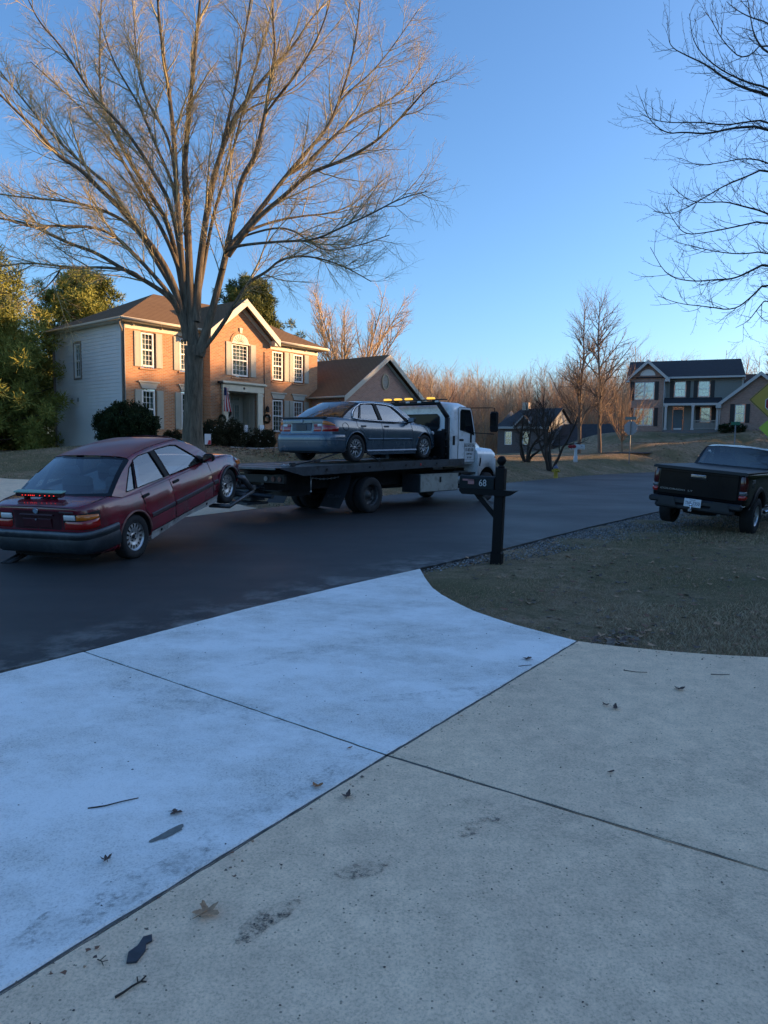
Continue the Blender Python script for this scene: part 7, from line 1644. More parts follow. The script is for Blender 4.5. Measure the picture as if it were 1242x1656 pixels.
# ------------------------------------------------------------------ black pickup at the right
def pickup():
    c = Vector((6.51, 14.23)); hd = math.radians(50); roll = math.radians(4.5)
    M = Matrix.Translation((c.x, c.y, .06)) @ Matrix.Rotation(hd, 4, 'Z') @ Matrix.Rotation(roll, 4, 'X')
    T = thing('pickup_truck', 'black pickup truck with a tonneau cover and chrome tailgate handle, parked on the gravel verge', 'pickup', M=M)
    bpy.context.view_layer.update()
    PNT = paint('gloss black paint', (.004, .0045, .006), .1, .2, coat=.08); HW = .86; x0 = -.98
    B = Body(hw=[(x0, .80), (x0+.02, .825), (x0+.06, .845), (x0+.14, .86), (0, .87), (1.3, .865), (1.5, .86), (3.4, .86), (3.8, .82), (4.0, .72), (4.06, .62)],
             zb=[(x0, .58), (-.6, .54), (0, .48), (3.2, .44), (4.06, .45)], zt=[(x0, 1.17), (1.2, 1.17), (1.3, 1.16), (2.7, 1.14), (3.3, 1.10), (3.9, .98), (4.06, .88)],
             side=[(0, .95), (.08, .98), (.3, 1.0), (.55, .995), (.8, .985), (.93, .975), (1, .955)], crown=[(x0, .012), (1.3, .012), (2.7, .03), (4.06, .03)], rear=[(.4, 0), (1.3, 0)], front=[(.4, 0), (1, -.02)])
    xs = [x0, x0+.02, x0+.06, x0+.14, -.7, -.5, -.3, -.1, .1, .3, .5, .8, 1.1, 1.3, 1.31, 1.6, 2, 2.4, 2.7, 3, 3.2, 3.4, 3.6, 3.8, 3.9, 4.0, 4.06]
    B.tub(xs, [PNT, WELL], T, [(0, .38, .46), (3.2, .38, .46)])
    for x in (0, 3.2):
        for sd in (-1, 1): wheel(T, x, sd*.76, .355, .355, .205, .255, 'five', sd, 0, rimm=mat('cast alloy', (.50, .51, .52), .35, metal=.7, var=.15, vs=9), spin=.9)
    for sd in (-1, 1):
        fl = MB(); n = 18
        for ax in (0, 3.2):
            A = [B.pt(ax+r*math.cos(math.pi*i/n), .38+r*math.sin(math.pi*i/n)*1.0, o_, sd) for i in range(0) for r, o_ in ()]
            rows = [[B.pt(ax+r*math.cos(math.pi*(i/n*1.14-.07)), max(.38+r*math.sin(math.pi*(i/n*1.14-.07)), .5), o_, sd) for i in range(n+1)] for r, o_ in ((.45, .0), (.46, .035), (.50, .04), (.545, .004))]
            fl.grid(rows, 0, True, flip=(sd < 0))
        fl.build('fender_flare', mat('satin black flare', (.012, .012, .014), .45), T)
        # lamps at the corners
        l = MB(); y = sd*.79
        B.wrap('tail_light', DRED, T, .735, .90, .86, 1.12, .014, sd); B.wrap('tail_light', REDL, T, .735, .90, .70, .78, .014, sd); B.wrap('tail_light', mat('smoked clear lens', (.10, .10, .11), .1, coat=.7), T, .735, .90, .785, .855, .014, sd)
        ad = text_mesh('Z71', .13, .002, 'side_badge', mat('silver red badge', (.42, .40, .40), .4, metal=.4), T, frame((-.52 if sd < 0 else -.35, sd*(B.Y(-.45, 1.03)+.004), 1.03), (1 if sd < 0 else -1, 0, 0), (0, 0, 1)), (1.1, .8)); ad2 = text_mesh('4x4', .07, .002, 'side_badge', mat('dark chrome letters', (.14, .14, .15), .25, metal=.8), T, frame((-.52 if sd < 0 else -.35, sd*(B.Y(-.45, .93)+.004), .94), (1 if sd < 0 else -1, 0, 0), (0, 0, 1)), (1.2, .8))
        mirror(T, (2.50, sd*.84, 1.20), sd, PNT, .24, .17, .12)
        sr = MB(); sr.tube([(.55, sd*.88, .40), (2.7, sd*.88, .40)], [.035]*2, 8); sr.build('side_step', CHROME, T)
        sm = MB()
        for xx in (1.34, 1.95, 2.75): sm.tube([B.pt(xx, z, .001, sd) for z in (.5, .7, .9, 1.1)], [.004]*4, 4)
        sm.build('door_seam', WELL, T)
        for xx in (1.42, 2.05): door_handle(B, T, xx, .98, PNT, sd, .16)
    # tailgate
    tg = MB(); tg.bbox((x0-.014, -.715, .66), (x0+.02, .715, 1.14), .02); tg.bbox((x0-.022, -.70, 1.095), (x0-.01, .70, 1.145), .008); tgo = tg.build('tailgate', PNT, T)
    h = MB(); h.bbox((x0-.04, -.14, 1.03), (x0-.012, .14, 1.085), .014); h.build('handle', CHROME, tgo); h = MB(); h.bbox((x0-.02, -.15, .99), (x0-.013, .15, 1.04), .01); h.build('handle_recess', BLKP, tgo)
    rm = Matrix(((0, 0, -1, x0-.016), (-1, 0, 0, .38), (0, 1, 0, .76), (0, 0, 0, 1)))
    text_mesh('COLORADO  LT', .062, .002, 'model_lettering', mat('dull silver letters', (.28, .28, .29), .3, metal=.7), tgo, rm, (1.35, .7))
    tc = MB(); tc.bbox((x0-.03, -.84, 1.175), (1.30, .84, 1.205), .012); tc.box((x0-.035, -.85, 1.15), (x0-.015, .85, 1.19)); tc.build('tonneau_cover', mat('matte vinyl cover', (.012, .013, .015), .6, var=.2, vs=4, bmp=.2, bs=120, bd=.002), T)
    # step bumper, plate, hitch
    bm_ = MB(); bm_.bbox((x0-.16, -.84, .50), (x0-.02, .84, .62), .03); bm_.bbox((x0-.14, -.72, .40), (x0-.03, .72, .505), .03)
    bm_.prism([(-.60, .625), (-.36, .625), (-.30, .46), (-.66, .46)], 0, x0-.175, x0-.155); bm_.prism([(.36, .625), (.60, .625), (.66, .46), (.30, .46)], 0, x0-.175, x0-.155); bm_.build('bumper', mat('textured bumper black', (.010, .011, .014), .55, var=.2, vs=8), T)
    for sd in (-1, 1): s_ = MB(); s_.bbox((x0-.10, sd*.80, .585), (x0-.0, sd*.86, .60), .004); s_.build('bumper_chrome', CHROME, T)
    p = MB(); p.bbox((x0-.19, -.153, .475), (x0-.18, .153, .63), .004); po = p.build('license_plate', mat('plate white', (.62, .63, .66), .4), T)
    pm = lambda y, z: Matrix(((0, 0, -1, x0-.1915), (-1, 0, 0, y), (0, 1, 0, z), (0, 0, 0, 1)))
    text_mesh('TNS-7350', .082, .001, 'plate_lettering', mat('plate navy', (.02, .03, .09), .4), po, pm(0, .545), (.78, 1.1)); text_mesh('VIRGINIA', .022, .001, 'plate_lettering', mat('plate navy', (.02, .03, .09)), po, pm(0, .608), (1.2, 1))
    h = MB(); h.box((x0-.30, -.03, .40), (x0, .03, .45)); h.cyl((x0-.27, 0, .45), (x0-.27, 0, .50), .015, 8); h.lathe([(0, -.03), (.022, -.02), (.03, 0), (.022, .02), (0, .03)], 14, 0, Matrix.Translation((x0-.27, 0, .52))); h.build('hitch_ball', CHROME, T)
    u = MB(); u.box((-.8, -.45, .40), (3.6, .45, .5)); u.cyl((0, -.7, .37), (0, .7, .37), .06, 10); u.lathe([(0, -.14), (.11, -.1), (.14, 0), (.11, .1), (0, .14)], 14, 0, Matrix.Translation((0, 0, .37)) @ RY); u.lathe([(.0, -.12), (.30, -.1), (.34, 0), (.30, .1), (0, .12)], 20, 0, Matrix.Translation((-.62, 0, .42))); u.build('underbody', WELL, T)
    # cab
    g = dict(yb=[(1.30, .80), (2.0, .81), (3.0, .79)], belt=[(1.3, 1.17), (3.0, 1.14)], k=.34, roof=[(1.45, 1.60), (1.8, 1.64), (2.2, 1.63), (2.5, 1.60)], cf=(1.30, 1.19), ct=(1.48, 1.565), at=(2.35, 1.565), af=(3.0, 1.16), rbow=.02, fbow=.12,
             wins=[[(1.55, 1.20), (1.95, 1.20), (1.95, 1.55), (1.62, 1.55)], [(2.03, 1.20), (2.72, 1.19), (2.62, 1.26), (2.28, 1.54), (2.03, 1.55)]])
    cabin(B, g, T, PNT)
    interior(T, 1.36, 2.9, .74, 1.15, mat('dark seat', (.03, .03, .03), .8), seats=((2.2, .38), (2.2, -.38)))
    st = MB(); rr = random.Random(2)
    for i in range(9): y, z = .50+rr.uniform(-.05, .05), 1.48+rr.uniform(-.03, .03); st.box((1.405, y-.012, z-.01), (1.408, y+.012, z+.01))
    st.build('window_sticker', mat('plate white', (.62, .63, .66)), T)
    bl = MB(); bl.bbox((1.50, -.30, 1.600), (1.56, .30, 1.625), .01); bl.build('brake_lamp', DRED, T)
    for sd in (-1, 1): h = MB(); h.bbox((3.92, sd*.45, .72), (4.02, sd*.74, .90), .03); h.build('headlight', CLRL, T)
    return T
pickup()
# ------------------------------------------------------------------ street furniture
def black_mailbox():
    T = thing('mailbox', 'black mailbox numbered 68 on a ball topped post beside the driveway', 'mailbox', (1.61, 9.99, -.01), 0)
    BK = mat('black vinyl post', (.004, .004, .005), .6, var=.2, vs=5, spec=.18)
    ang = math.atan2(.42, -.91); R = Matrix.Rotation(ang, 4, 'Z'); Ln = Matrix.Rotation(math.radians(1.3), 4, 'Y')
    p = MB(); p.bbox((-.066, -.066, -.1), (.066, .066, 1.33), .006, 0, Ln @ R); p.bbox((-.078, -.078, -.1), (.078, .078, .13), .008, 0, Ln @ R); p.bbox((-.072, -.072, .13), (.072, .072, .145), .004, 0, Ln @ R); p.build('post', BK, T)
    b = MB(); b.lathe([(.0, 1.33), (.05, 1.33), (.05, 1.35), (.03, 1.365), (.035, 1.375), (.058, 1.40), (.066, 1.43), (.060, 1.46), (.038, 1.49), (0, 1.50)], 22, 0, Ln); b.build('ball_finial', BK, T)
    a = MB(); a.prism([(-.24, 1.02), (.57, 1.02), (.57, .985), (.53, .94), (-.12, .94)], 1, -.11, .11, 0, Ln @ R); a.build('shelf_arm', BK, T, fixn=True)
    a = MB(); a.prism([(.05, .60), (.05, .70), (.27, .94), (.37, .94)], 1, -.04, .04, 0, Ln @ R); a.build('brace', BK, T, fixn=True)
    x = MB(); n = 12; prof = [(-.085, 1.022), (.085, 1.022), (.085, 1.16)]+[(.085*math.cos(math.pi*i/n), 1.16+.085*math.sin(math.pi*i/n)*.55) for i in range(1, n)]+[(-.085, 1.16)]
    M2 = Ln @ R
    x.prism(prof, 0, .075, .55, 0, M2); x.prism([(q[0]*1.05, 1.10+(q[1]-1.10)*1.04) for q in prof], 0, .55, .575, 0, M2); xo = x.build('box', mat('dark green black enamel', (.008, .012, .014), .6, var=.1, spec=.2), T, fixn=True)
    # which side faces the drive
    sdn = 1 if (M2 @ Vector((.3, .1, 1))).y < (M2 @ Vector((.3, -.1, 1))).y else -1
    f = MB(); f.box((.36, sdn*.088, 1.13), (.53, sdn*.094, 1.155), 0, M2); f.box((.36, sdn*.088, 1.085), (.45, sdn*.094, 1.155), 0, M2); f.build('flag', mat('faded pink flag', (.30, .13, .13), .5), xo)
    h = MB(); h.bbox((.575, -.03, 1.05), (.60, .03, 1.19), .01, 0, M2); h.build('handle', BK, xo)
    o = M2 @ Vector((.235, sdn*.088, 1.105)); d = (M2 @ Vector((0, sdn*.088, 1.105))-M2 @ Vector((1, sdn*.088, 1.105))).normalized()
    text_mesh('68', .135, .002, 'number', mat('pale sticker digits', (.42, .42, .43), .5), xo, frame(o, d, (0, 0, 1)), (.85, 1))
black_mailbox()
def white_mailbox():
    T = thing('mailbox', 'white cross shaped mailbox post with a red bow, on the grass beyond the street', 'mailbox', (13.4, 50, th(13.4, 50)))
    W_ = mat('white vinyl post', (.62, .64, .65), .5)
    p = MB(); p.bbox((-.085, -.085, -.1), (.085, .085, 1.28), .01); p.bbox((-.12, -.12, -.1), (.12, .12, .42), .012); p.bbox((-.11, -.11, 1.28), (.11, .11, 1.34), .01); p.build('post', W_, T)
    p = MB(); p.bbox((-.42, -.06, .88), (.60, .06, .98), .01); p.build('arm', W_, T)
    p = MB(); n = 10; p.prism([(.13, .99), (.58, .99), (.58, 1.18), (.52, 1.23), (.19, 1.23), (.13, 1.18)], 1, -.14, .14); p.build('box', W_, T, fixn=True)
    b = MB(); r = random.Random(3)
    for s in (-1, 1): b.lathe([(0, -.02), (.13, -.03), (.17, 0), (.13, .03), (0, .02)], 12, 0, Matrix.Translation((-.28+s*.13, -.08, 1.08)) @ Matrix.Rotation(math.pi/2, 4, 'X') @ Matrix.Scale(.75, 4, (0, 1, 0)))
    b.lathe([(0, -.05), (.05, 0), (0, .05)], 10, 0, Matrix.Translation((-.28, -.1, 1.08))); b.tube([(-.28, -.1, 1.05), (-.34, -.11, .9)], [.03, .02], 4); b.build('bow', mat('red bow', (.28, .01, .015), .6), T)
    text_mesh('64', .12, .002, 'number', mat('black paint', (.01, .01, .01)), T, frame((.36, -.143, 1.10), (1, 0, 0), (0, 0, 1)))
white_mailbox()
def hydrant():
    T = thing('fire_hydrant', 'yellow fire hydrant with a blue grey bonnet on the far verge', 'hydrant', (9.4, 39, th(9.4, 39)-.01), math.radians(-35))
    Y_ = mat('worn yellow paint', (.42, .30, .03), .5, var=.15, vs=8); B_ = mat('blue grey bonnet paint', (.10, .12, .19), .45)
    b = MB(); b.lathe([(.16, -.1), (.16, .03), (.125, .04), (.115, .08), (.11, .10), (.11, .36), (.12, .40), (.15, .41), (.15, .44), (.12, .45), (.12, .50), (.15, .51), (.15, .545), (0, .545)], 24); b.build('barrel', Y_, T)
    b = MB(); b.lathe([(.14, .545), (.145, .56), (.13, .62), (.09, .68), (.04, .71), (.04, .72), (.03, .72), (.03, .77), (0, .77)], 24); b.build('bonnet', B_, T)
    for a, r in ((0, .06), (math.pi, .06), (-math.pi/2, .08)):
        n = MB(); M_ = Matrix.Rotation(a, 4, 'Z'); n.cyl(M_ @ Vector((.09, 0, .42)), M_ @ Vector((.19, 0, .42)), r, 14); n.cyl(M_ @ Vector((.19, 0, .42)), M_ @ Vector((.215, 0, .42)), r*1.15, 8); n.cyl(M_ @ Vector((.215, 0, .42)), M_ @ Vector((.24, 0, .42)), .02, 5); n.build('nozzle', Y_, T)
    for i in range(0): pass
hydrant()
GALV = mat('galvanised post', (.20, .20, .19), .55, metal=.5, var=.15)
def octa(R, a0=math.pi/8): return [(R*math.cos(a0+i*math.pi/4), R*math.sin(a0+i*math.pi/4)) for i in range(8)]
def signs():
    # stop sign seen from behind
    T = thing('stop_sign', 'stop sign seen from behind with a street name plate above, on the grassy bank', 'sign', (18.2, 53, th(18.2, 53)), math.radians(-38))
    zb = th(18.2, 53); hc = 3.19-zb
    p = MB(); p.bbox((-.035, -.03, -.2), (.035, .03, hc+.72), .005); p.build('post', GALV, T)
    s = MB(); s.prism([(x, hc+z) for x, z in octa(.53)], 1, .031, .036, 0); s.prism([(x, hc+z) for x, z in octa(.53)], 1, .036, .038, 1); s.build('sign_plate', [mat('bare sign back', (.27, .29, .30), .5, metal=.4, var=.1), mat('sign red', (.30, .01, .015), .5)], T, fixn=True)
    s = MB(); s.box((-.42, -.012, hc+.60), (.42, .012, hc+.82)); so_ = s.build('name_plate', mat('grey green name plate', (.12, .18, .17), .5), T)
    # green street name sign
    T = thing('street_name_sign', 'small green street name sign on a thin post before the hilltop house', 'sign', (19.6, 40, th(19.6, 40)), math.radians(-15)); h = 3.05-th(19.6, 40)
    p = MB(); p.cyl((0, 0, -.2), (0, 0, h-.02), .035, 10); p.build('post', GALV, T); s = MB(); s.bbox((-.24, -.012, h-.02), (.24, .012, h+.16), .004); s.build('name_plate', mat('green sign face', (.01, .14, .075), .45), T)
    # yellow stop-ahead diamond with a fluorescent plaque
    T = thing('stop_ahead_sign', 'yellow diamond warning sign with a red octagon, cut by the right edge of the photo', 'sign', (11.42, 21, th(11.42, 21)), math.radians(-27))
    z0 = th(11.42, 21); zc = 3.11-z0; r = .70
    p = MB(); p.bbox((-.04, .004, -.2), (.04, .06, zc+.5), .005); p.build('post', GALV, T)
    def dia(R, rr=.06):
        out = []
        for k in range(4):
            c = Vector((R*math.cos(k*math.pi/2), R*math.sin(k*math.pi/2))); c = c*(1-rr*1.0/R)
            for j in (-1, 0, 1): a = k*math.pi/2+j*math.pi/5; out.append((c.x+rr*.7*math.cos(a), c.y+rr*.7*math.sin(a)))
        return out
    YL = mat('school yellow sheeting', (.40, .27, .035), .5, var=.05); BKk = mat('sign black', (.02, .02, .02))
    s = MB(); s.prism([(x, zc+z) for x, z in dia(r)], 1, -.001, .003, 0); s.prism([(x, zc+z) for x, z in dia(r-.02)], 1, -.003, -.001, 1); s.prism([(x, zc+z) for x, z in dia(r-.045)], 1, -.005, -.003, 0)
    s.prism([(x, zc-.12+z) for x, z in octa(.285)], 1, -.007, -.005, 2); s.prism([(x, zc-.12+z) for x, z in octa(.262)], 1, -.009, -.007, 3)
    s.prism([(-.05, zc+.20), (.05, zc+.20), (.05, zc+.34), (.17, zc+.34), (0, zc+.52), (-.17, zc+.34), (-.05, zc+.34)], 1, -.007, -.005, 1)
    s.build('warning_plate', [YL, BKk, mat('sign white', (.52, .54, .55)), mat('sign red', (.30, .01, .015))], T, fixn=True)
    zc2 = 2.28-z0; s = MB(); s.prism([(x, zc2+z) for x, z in dia(.40, .04)], 1, -.001, .003, 0); s.prism([(x, zc2+z) for x, z in [(-.12, .06), (.0, .12), (.12, .06), (.0, 0)]], 1, -.003, -.001, 1); s.build('plaque', [mat('fluorescent plaque', (.34, .46, .04), .5), BKk], T, fixn=True)
signs()
# ------------------------------------------------------------------ planting and porch things by the brick house
HOLLY = leaf_mat('holly leaves', (.012, .026, .010), (.024, .042, .014), 3); HEDGE = leaf_mat('brown green hedge leaves', (.022, .026, .012), (.045, .042, .02), 3)
def bush(name, label, x, y, rx, ry, h, seed, mt, z=None, n=260, per=60, size=.055, rot=0, boxy=2.4, group=None, twigm=None, lights=False):
    z = th(x, y) if z is None else z; T = thing(name, label, 'bush', (x, y, z-.03), rot, group=group); r = random.Random(seed); cs = []
    for i in range(n):
        th_ = r.uniform(0, 2*math.pi); u = r.uniform(-.8, 1); c = (1-abs(u)**boxy)**(1/boxy); k = r.uniform(.80, 1.0) if i % 3 else r.uniform(.3, .8)
        e = 2/boxy; cx = math.copysign(abs(math.cos(th_))**e, math.cos(th_)); cy = math.copysign(abs(math.sin(th_))**e, math.sin(th_)); b = 1+.08*math.sin(th_*3+seed)+.06*math.sin(u*7+seed)
        cs.append((rx*c*k*cx*b, ry*c*k*cy*b, max(.06, h*.45+h*.54*u*k*b)))
    foliage('foliage', cs, per, size, .16*min(1, h/1.1), mt, T, seed, .6)
    W = Wood(seed)
    for i in range(9): a = i*.7; P, Q, D = W.path((0, 0, 0), (math.cos(a)*rx*.6, math.sin(a)*ry*.6, h), h*.8, 5, .12, 0, .02, .006); W.limb(P, Q, 4)
    W.build('stem', dark_twig, T)
    if lights:
        m = MB(); r = random.Random(seed+1)
        for i in range(60): a = r.uniform(0, 6.28); u = r.uniform(-.1, .9); c = (1-abs(u)**boxy)**(1/boxy); e = 2/boxy; q = (rx*1.02*c*math.copysign(abs(math.cos(a))**e, math.cos(a)), ry*1.02*c*math.copysign(abs(math.sin(a))**e, math.sin(a)), h*.42+h*.56*u); m.bbox((q[0]-.012, q[1]-.012, q[2]-.012), (q[0]+.012, q[1]+.012, q[2]+.012), .004)
        m.build('string_light', mat('unlit pale bulb', (.55, .55, .52), .4), T)
    return T
hr = math.radians(50)
bush('holly_bush', 'large rounded dark green holly bush at the corner of the siding wall', -10.6, 29.3, 1.22, 1.15, 1.78, 301, HOLLY, n=420, per=110, size=.07, boxy=2.1)
bush('small_shrub', 'small dark shrub between the holly bush and the big tree trunk', -9.0, 30.2, .42, .4, .72, 302, HEDGE, n=90, per=70)
bush('clipped_hedge', 'clipped dark hedge with unlit bulbs right of the big tree trunk', -7.05, 31.3, .98, .55, 1.25, 303, HEDGE, n=300, per=100, rot=hr, boxy=3.4, lights=True, z=1.42)
bush('clipped_hedge', 'lower clipped hedge to the right of the front door steps', -5.9, 33.6, .72, .5, .95, 304, HEDGE, n=200, per=90, rot=hr, boxy=3.2, z=1.40, lights=True)
bush('small_shrub', 'dark upright shrub under the lower right windows behind the blue sedan', -4.6, 35.2, .5, .45, 1.35, 305, HOLLY, n=120, per=80, z=1.4)
bush('small_shrub', 'low dark shrub under the garage wing window of the hilltop house', 32.6, 67.2, 1.3, .6, .9, 306, HOLLY, n=100, per=40, size=.12, z=3.3)
def on_house(name, label, cat, p):
    T = thing(name, label, cat, M=BHM @ Matrix.Translation(p)); return T
def wreath(name, label, p, R, red=True, bow=True, seed=1):
    T = on_house(name, label, 'wreath', p); r = random.Random(seed); cs = []
    for i in range(40): a = 2*math.pi*i/40; cs.append((R*math.cos(a), -.04, R*math.sin(a)))
    foliage('greenery', cs, 26, .05, .05, leaf_mat('wreath greenery', (.010, .022, .010), (.03, .04, .015), 4), T, seed, .4)
    if red:
        m = MB()
        for i in range(26): a = r.uniform(0, 6.28); q = (R*math.cos(a)+r.uniform(-.03, .03), -.08, R*math.sin(a)+r.uniform(-.03, .03)); m.lathe([(0, -.015), (.015, 0), (0, .015)], 6, 0, Matrix.Translation(q))
        m.build('berry', mat('red berry', (.25, .012, .012), .35), T)
    if bow:
        m = MB()
        for s in (-1, 1):
            m.lathe([(0, -.02), (.09, -.035), (.115, 0), (.09, .035), (0, .02)], 12, 0, Matrix.Translation((s*.10, -.10, R+.05)) @ Matrix.Rotation(math.pi/2, 4, 'X') @ Matrix.Scale(.8, 4, (0, 1, 0)))
        m.lathe([(0, -.04), (.04, 0), (0, .04)], 8, 0, Matrix.Translation((0, -.12, R+.04))); m.tube([(0, -.11, R), (.03, -.12, R*.3), (.02, -.12, -R*.6), (.05, -.12, -R*1.7)], [.035, .03, .03, .02], 4); m.build('bow', mat('bright red ribbon', (.50, .012, .02), .5), T)
wreath('door_wreath', 'wreath with a big red bow hanging on the front door of the brick house', (5.55, .33, 1.70), .26, seed=11)
wreath('wall_wreath', 'plain green wreath under the hanging flag left of the brick house door', (4.52, -.70, 1.30), .17, red=False, bow=False, seed=12)
wreath('lantern_wreath', 'dark round wreath on the brick just right of the entry pilaster', (7.33, -.64, 1.42), .20, red=True, bow=False, seed=13)
T = on_house('wall_lantern', 'black wall lantern over the dark wreath right of the entry', 'lantern', (7.33, -.64, 1.86)); m = MB(); m.bbox((-.07, -.16, -.12), (.07, -.02, .12), .01); m.lathe([(.10, 0), (.02, .09), (0, .12)], 8, 0, Matrix.Translation((0, -.09, .12))); m.build('lantern_body', BLKP, T)
T = on_house('wall_lantern', 'black lamp on a bracket at the top left corner of the entry surround', 'lantern', (4.42, -.74, 3.02)); m = MB(); m.bbox((-.13, -.1, -.05), (.13, .06, .06), .02); m.tube([(0, -.02, -.05), (.04, -.02, -.3)], .02, 5); m.build('lantern_body', BLKP, T)
# flag
T = on_house('hanging_flag', 'striped red and white flag with a dark blue corner hanging left of the front door', 'flag', (4.55, -.64, 2.05)); m = MB(); m.tube([(0, 0, -.1), (.0, -.30, .28), (.02, -.62, .75)], .018, 6); m.build('flag_pole', mat('pale flag pole', (.45, .42, .36), .5), T)
fm, fn, fp = _nodes('striped cloth'); tc = N(fn, 'ShaderNodeTexCoord'); sx = N(fn, 'ShaderNodeSeparateXYZ'); L(fn, tc.outputs['UV'], sx.inputs[0])
m1 = N(fn, 'ShaderNodeMath', operation='MULTIPLY'); m1.inputs[1].default_value = 6.5; L(fn, sx.outputs[0], m1.inputs[0]); m2 = N(fn, 'ShaderNodeMath', operation='FRACT'); L(fn, m1.outputs[0], m2.inputs[0]); m3 = N(fn, 'ShaderNodeMath', operation='LESS_THAN'); m3.inputs[1].default_value = .5; L(fn, m2.outputs[0], m3.inputs[0])
st_ = mix(fn, (.62, .58, .56), (.42, .02, .03), m3.outputs[0]); g1 = N(fn, 'ShaderNodeMath', operation='GREATER_THAN'); g1.inputs[1].default_value = .66; L(fn, sx.outputs[1], g1.inputs[0]); g2 = N(fn, 'ShaderNodeMath', operation='LESS_THAN'); g2.inputs[1].default_value = .55; L(fn, sx.outputs[0], g2.inputs[0]); g3 = N(fn, 'ShaderNodeMath', operation='MULTIPLY'); L(fn, g1.outputs[0], g3.inputs[0]); L(fn, g2.outputs[0], g3.inputs[1])
L(fn, mix(fn, st_, (.02, .03, .10), g3.outputs[0]), fp.inputs['Base Color']); fp.inputs['Roughness'].default_value = .9
m = MB(); rows = []; nU, nV = 24, 10
for j in range(nV+1): t = j/nV; rows.append([(.02-.24+.62*(i/nU)*(.55+.45*t)-.04, -.58+.50*(i/nU)*.5+.05*math.sin(i*1.1+t), .72-1.12*t-.10*(i/nU)*0) for i in range(nU+1)])
m.grid(rows, 0, True); o = m.build('flag_cloth', fm, T); ul = o.data.uv_layers.new(name='UVMap')
for p in o.data.polygons:
    for li in p.loop_indices: vi = o.data.loops[li].vertex_index; ul.data[li].uv = ((vi % (nU+1))/nU, 1-(vi//(nU+1))/nV)
# boards, pots
def board(name, label, p, rz, w_, h, c, red=False):
    T = thing(name, label, 'sign', p, rz); m = MB(); m.bbox((-w_/2, -.01, .15), (w_/2, .01, .15+h), .008); 
    m.build('panel', mat('white painted board', (.55, .58, .62), .5) if c is None else c, T); s = MB(); s.box((-.02, -.008, -.1), (.02, .008, .2)); s.build('stake', dark_twig, T)
    if red: r_ = MB(); r_.prism([(-w_*.1, .16), (w_*.45, .16), (w_*.45, .15+h*.4), (w_*.1, .15+h*.42)], 1, -.013, -.0105); r_.build('red_corner', mat('red board paint', (.45, .02, .03), .5), T)
board('yard_board', 'small white yard board with a red corner beside the tree trunk', (-7.0, 28.2, th(-7.0, 28.2)), hr, .30, .42, None, True)
board('porch_board', 'small white board in front of the sidelight of the front door', tuple(BHM @ Vector((6.25, -.35, .55))), hr, .26, .38, None)
board('porch_board', 'blue white panel leaning on the right entry pilaster', tuple(BHM @ Vector((6.90, -.80, .42))), hr, .30, .52, mat('bright pale panel', (.60, .68, .74), .4))
T = thing('potted_tree', 'little potted conifer in a red wrapped pot at the door steps', 'plant', (-6.72, 32.6, 1.52)); m = MB(); m.lathe([(.11, 0), (.15, .02), (.19, .32), (.17, .33), (.0, .30)], 18); m.build('pot', mat('red pot wrap', (.35, .02, .03), .4), T)
foliage('greenery', [(random.Random(i).gauss(0, .10*(1-i/30)), random.Random(i+50).gauss(0, .10*(1-i/30)), .35+.022*i) for i in range(30)], 40, .07, .08, HOLLY, T, 5, .4)
def cord(label, pts, r, m_, cat='cord', name='extension_cord'):
    P = [(x, y, th(x, y)+.03) for x, y in resample(smoothline(pts, 3), .15)]; m = MB(); m.tube(P, r, 5); o = m.build(name, m_, None); tag(o, label, cat)
cord('white cord curling over the lawn in front of the right hand hedge', [(-6.6, 30.5), (-6.0, 31.0), (-5.5, 30.8), (-5.0, 31.6), (-4.4, 31.5), (-4.0, 32.3), (-3.9, 33.6)], .03, mat('white cord', (.42, .42, .40), .6))
# ------------------------------------------------------------------ litter on the driveway
def leaf(label, x, y, s, rot, curl, c, seed, lobes=5, name='fallen_leaf', cat='leaf', flat=.5):
    r = random.Random(seed); n = 40; pts = []
    for i in range(n):
        a = 2*math.pi*i/n; R = 1+.42*math.cos(lobes*a)*(1 if lobes > 1 else .2)+.12*math.cos(lobes*3*a+1)+r.uniform(-.08, .08)
        if lobes <= 1: R = 1
        pts.append((s*R*math.cos(a)*(1 if lobes > 1 else 1.6), s*R*math.sin(a)*(1 if lobes > 1 else flat)))
    m = MB(); M = Matrix.Translation((x, y, .012)) @ Matrix.Rotation(rot, 4, 'Z')
    def Z(p): d = math.hypot(p[0], p[1])/s; return curl*s*(d*d*.13*(1+.6*math.sin(3*math.atan2(p[1], p[0])+seed)))+.002
    ring = []
    v = [(0, 0, .004)]
    for k in (.35, .7, 1): v += [(p[0]*k, p[1]*k, Z((p[0]*k, p[1]*k))) for p in pts]
    f = [(0, 1+i, 1+(i+1) % n) for i in range(n)]
    for k in range(2): f += [(1+k*n+i, 1+(k+1)*n+i, 1+(k+1)*n+(i+1) % n, 1+k*n+(i+1) % n) for i in range(n)]
    m.add([tuple(M @ Vector(q)) for q in v], f, 0, True)
    m.tube([tuple(M @ Vector(q)) for q in ((0, 0, .006), (-s*.8, 0, .006), (-s*1.7, s*.1, .004))], [.0018, .0015, .001], 4); o = m.build(name, c, None); tag(o, label, cat, 'leaves on the driveway'); return o
LT = mat('tan dry leaf', (.38, .22, .12), .7, var=.35, vs=40, bmp=.3, bs=120, bd=.002); LB = mat('dark brown leaf', (.075, .045, .035), .7, var=.4, vs=40, bmp=.3, bs=120, bd=.002); LO = mat('orange leaf', (.30, .13, .05), .7, var=.3, vs=40)
leaf('small orange leaf lying on the white slab just above the joint', -.297, 3.194, .020, .4, 1.1, LO, 1, 3)
leaf('small dark curled leaf lying just below the white slab edge', -.15, 3.104, .020, 1.4, 1.5, LB, 2, 3)
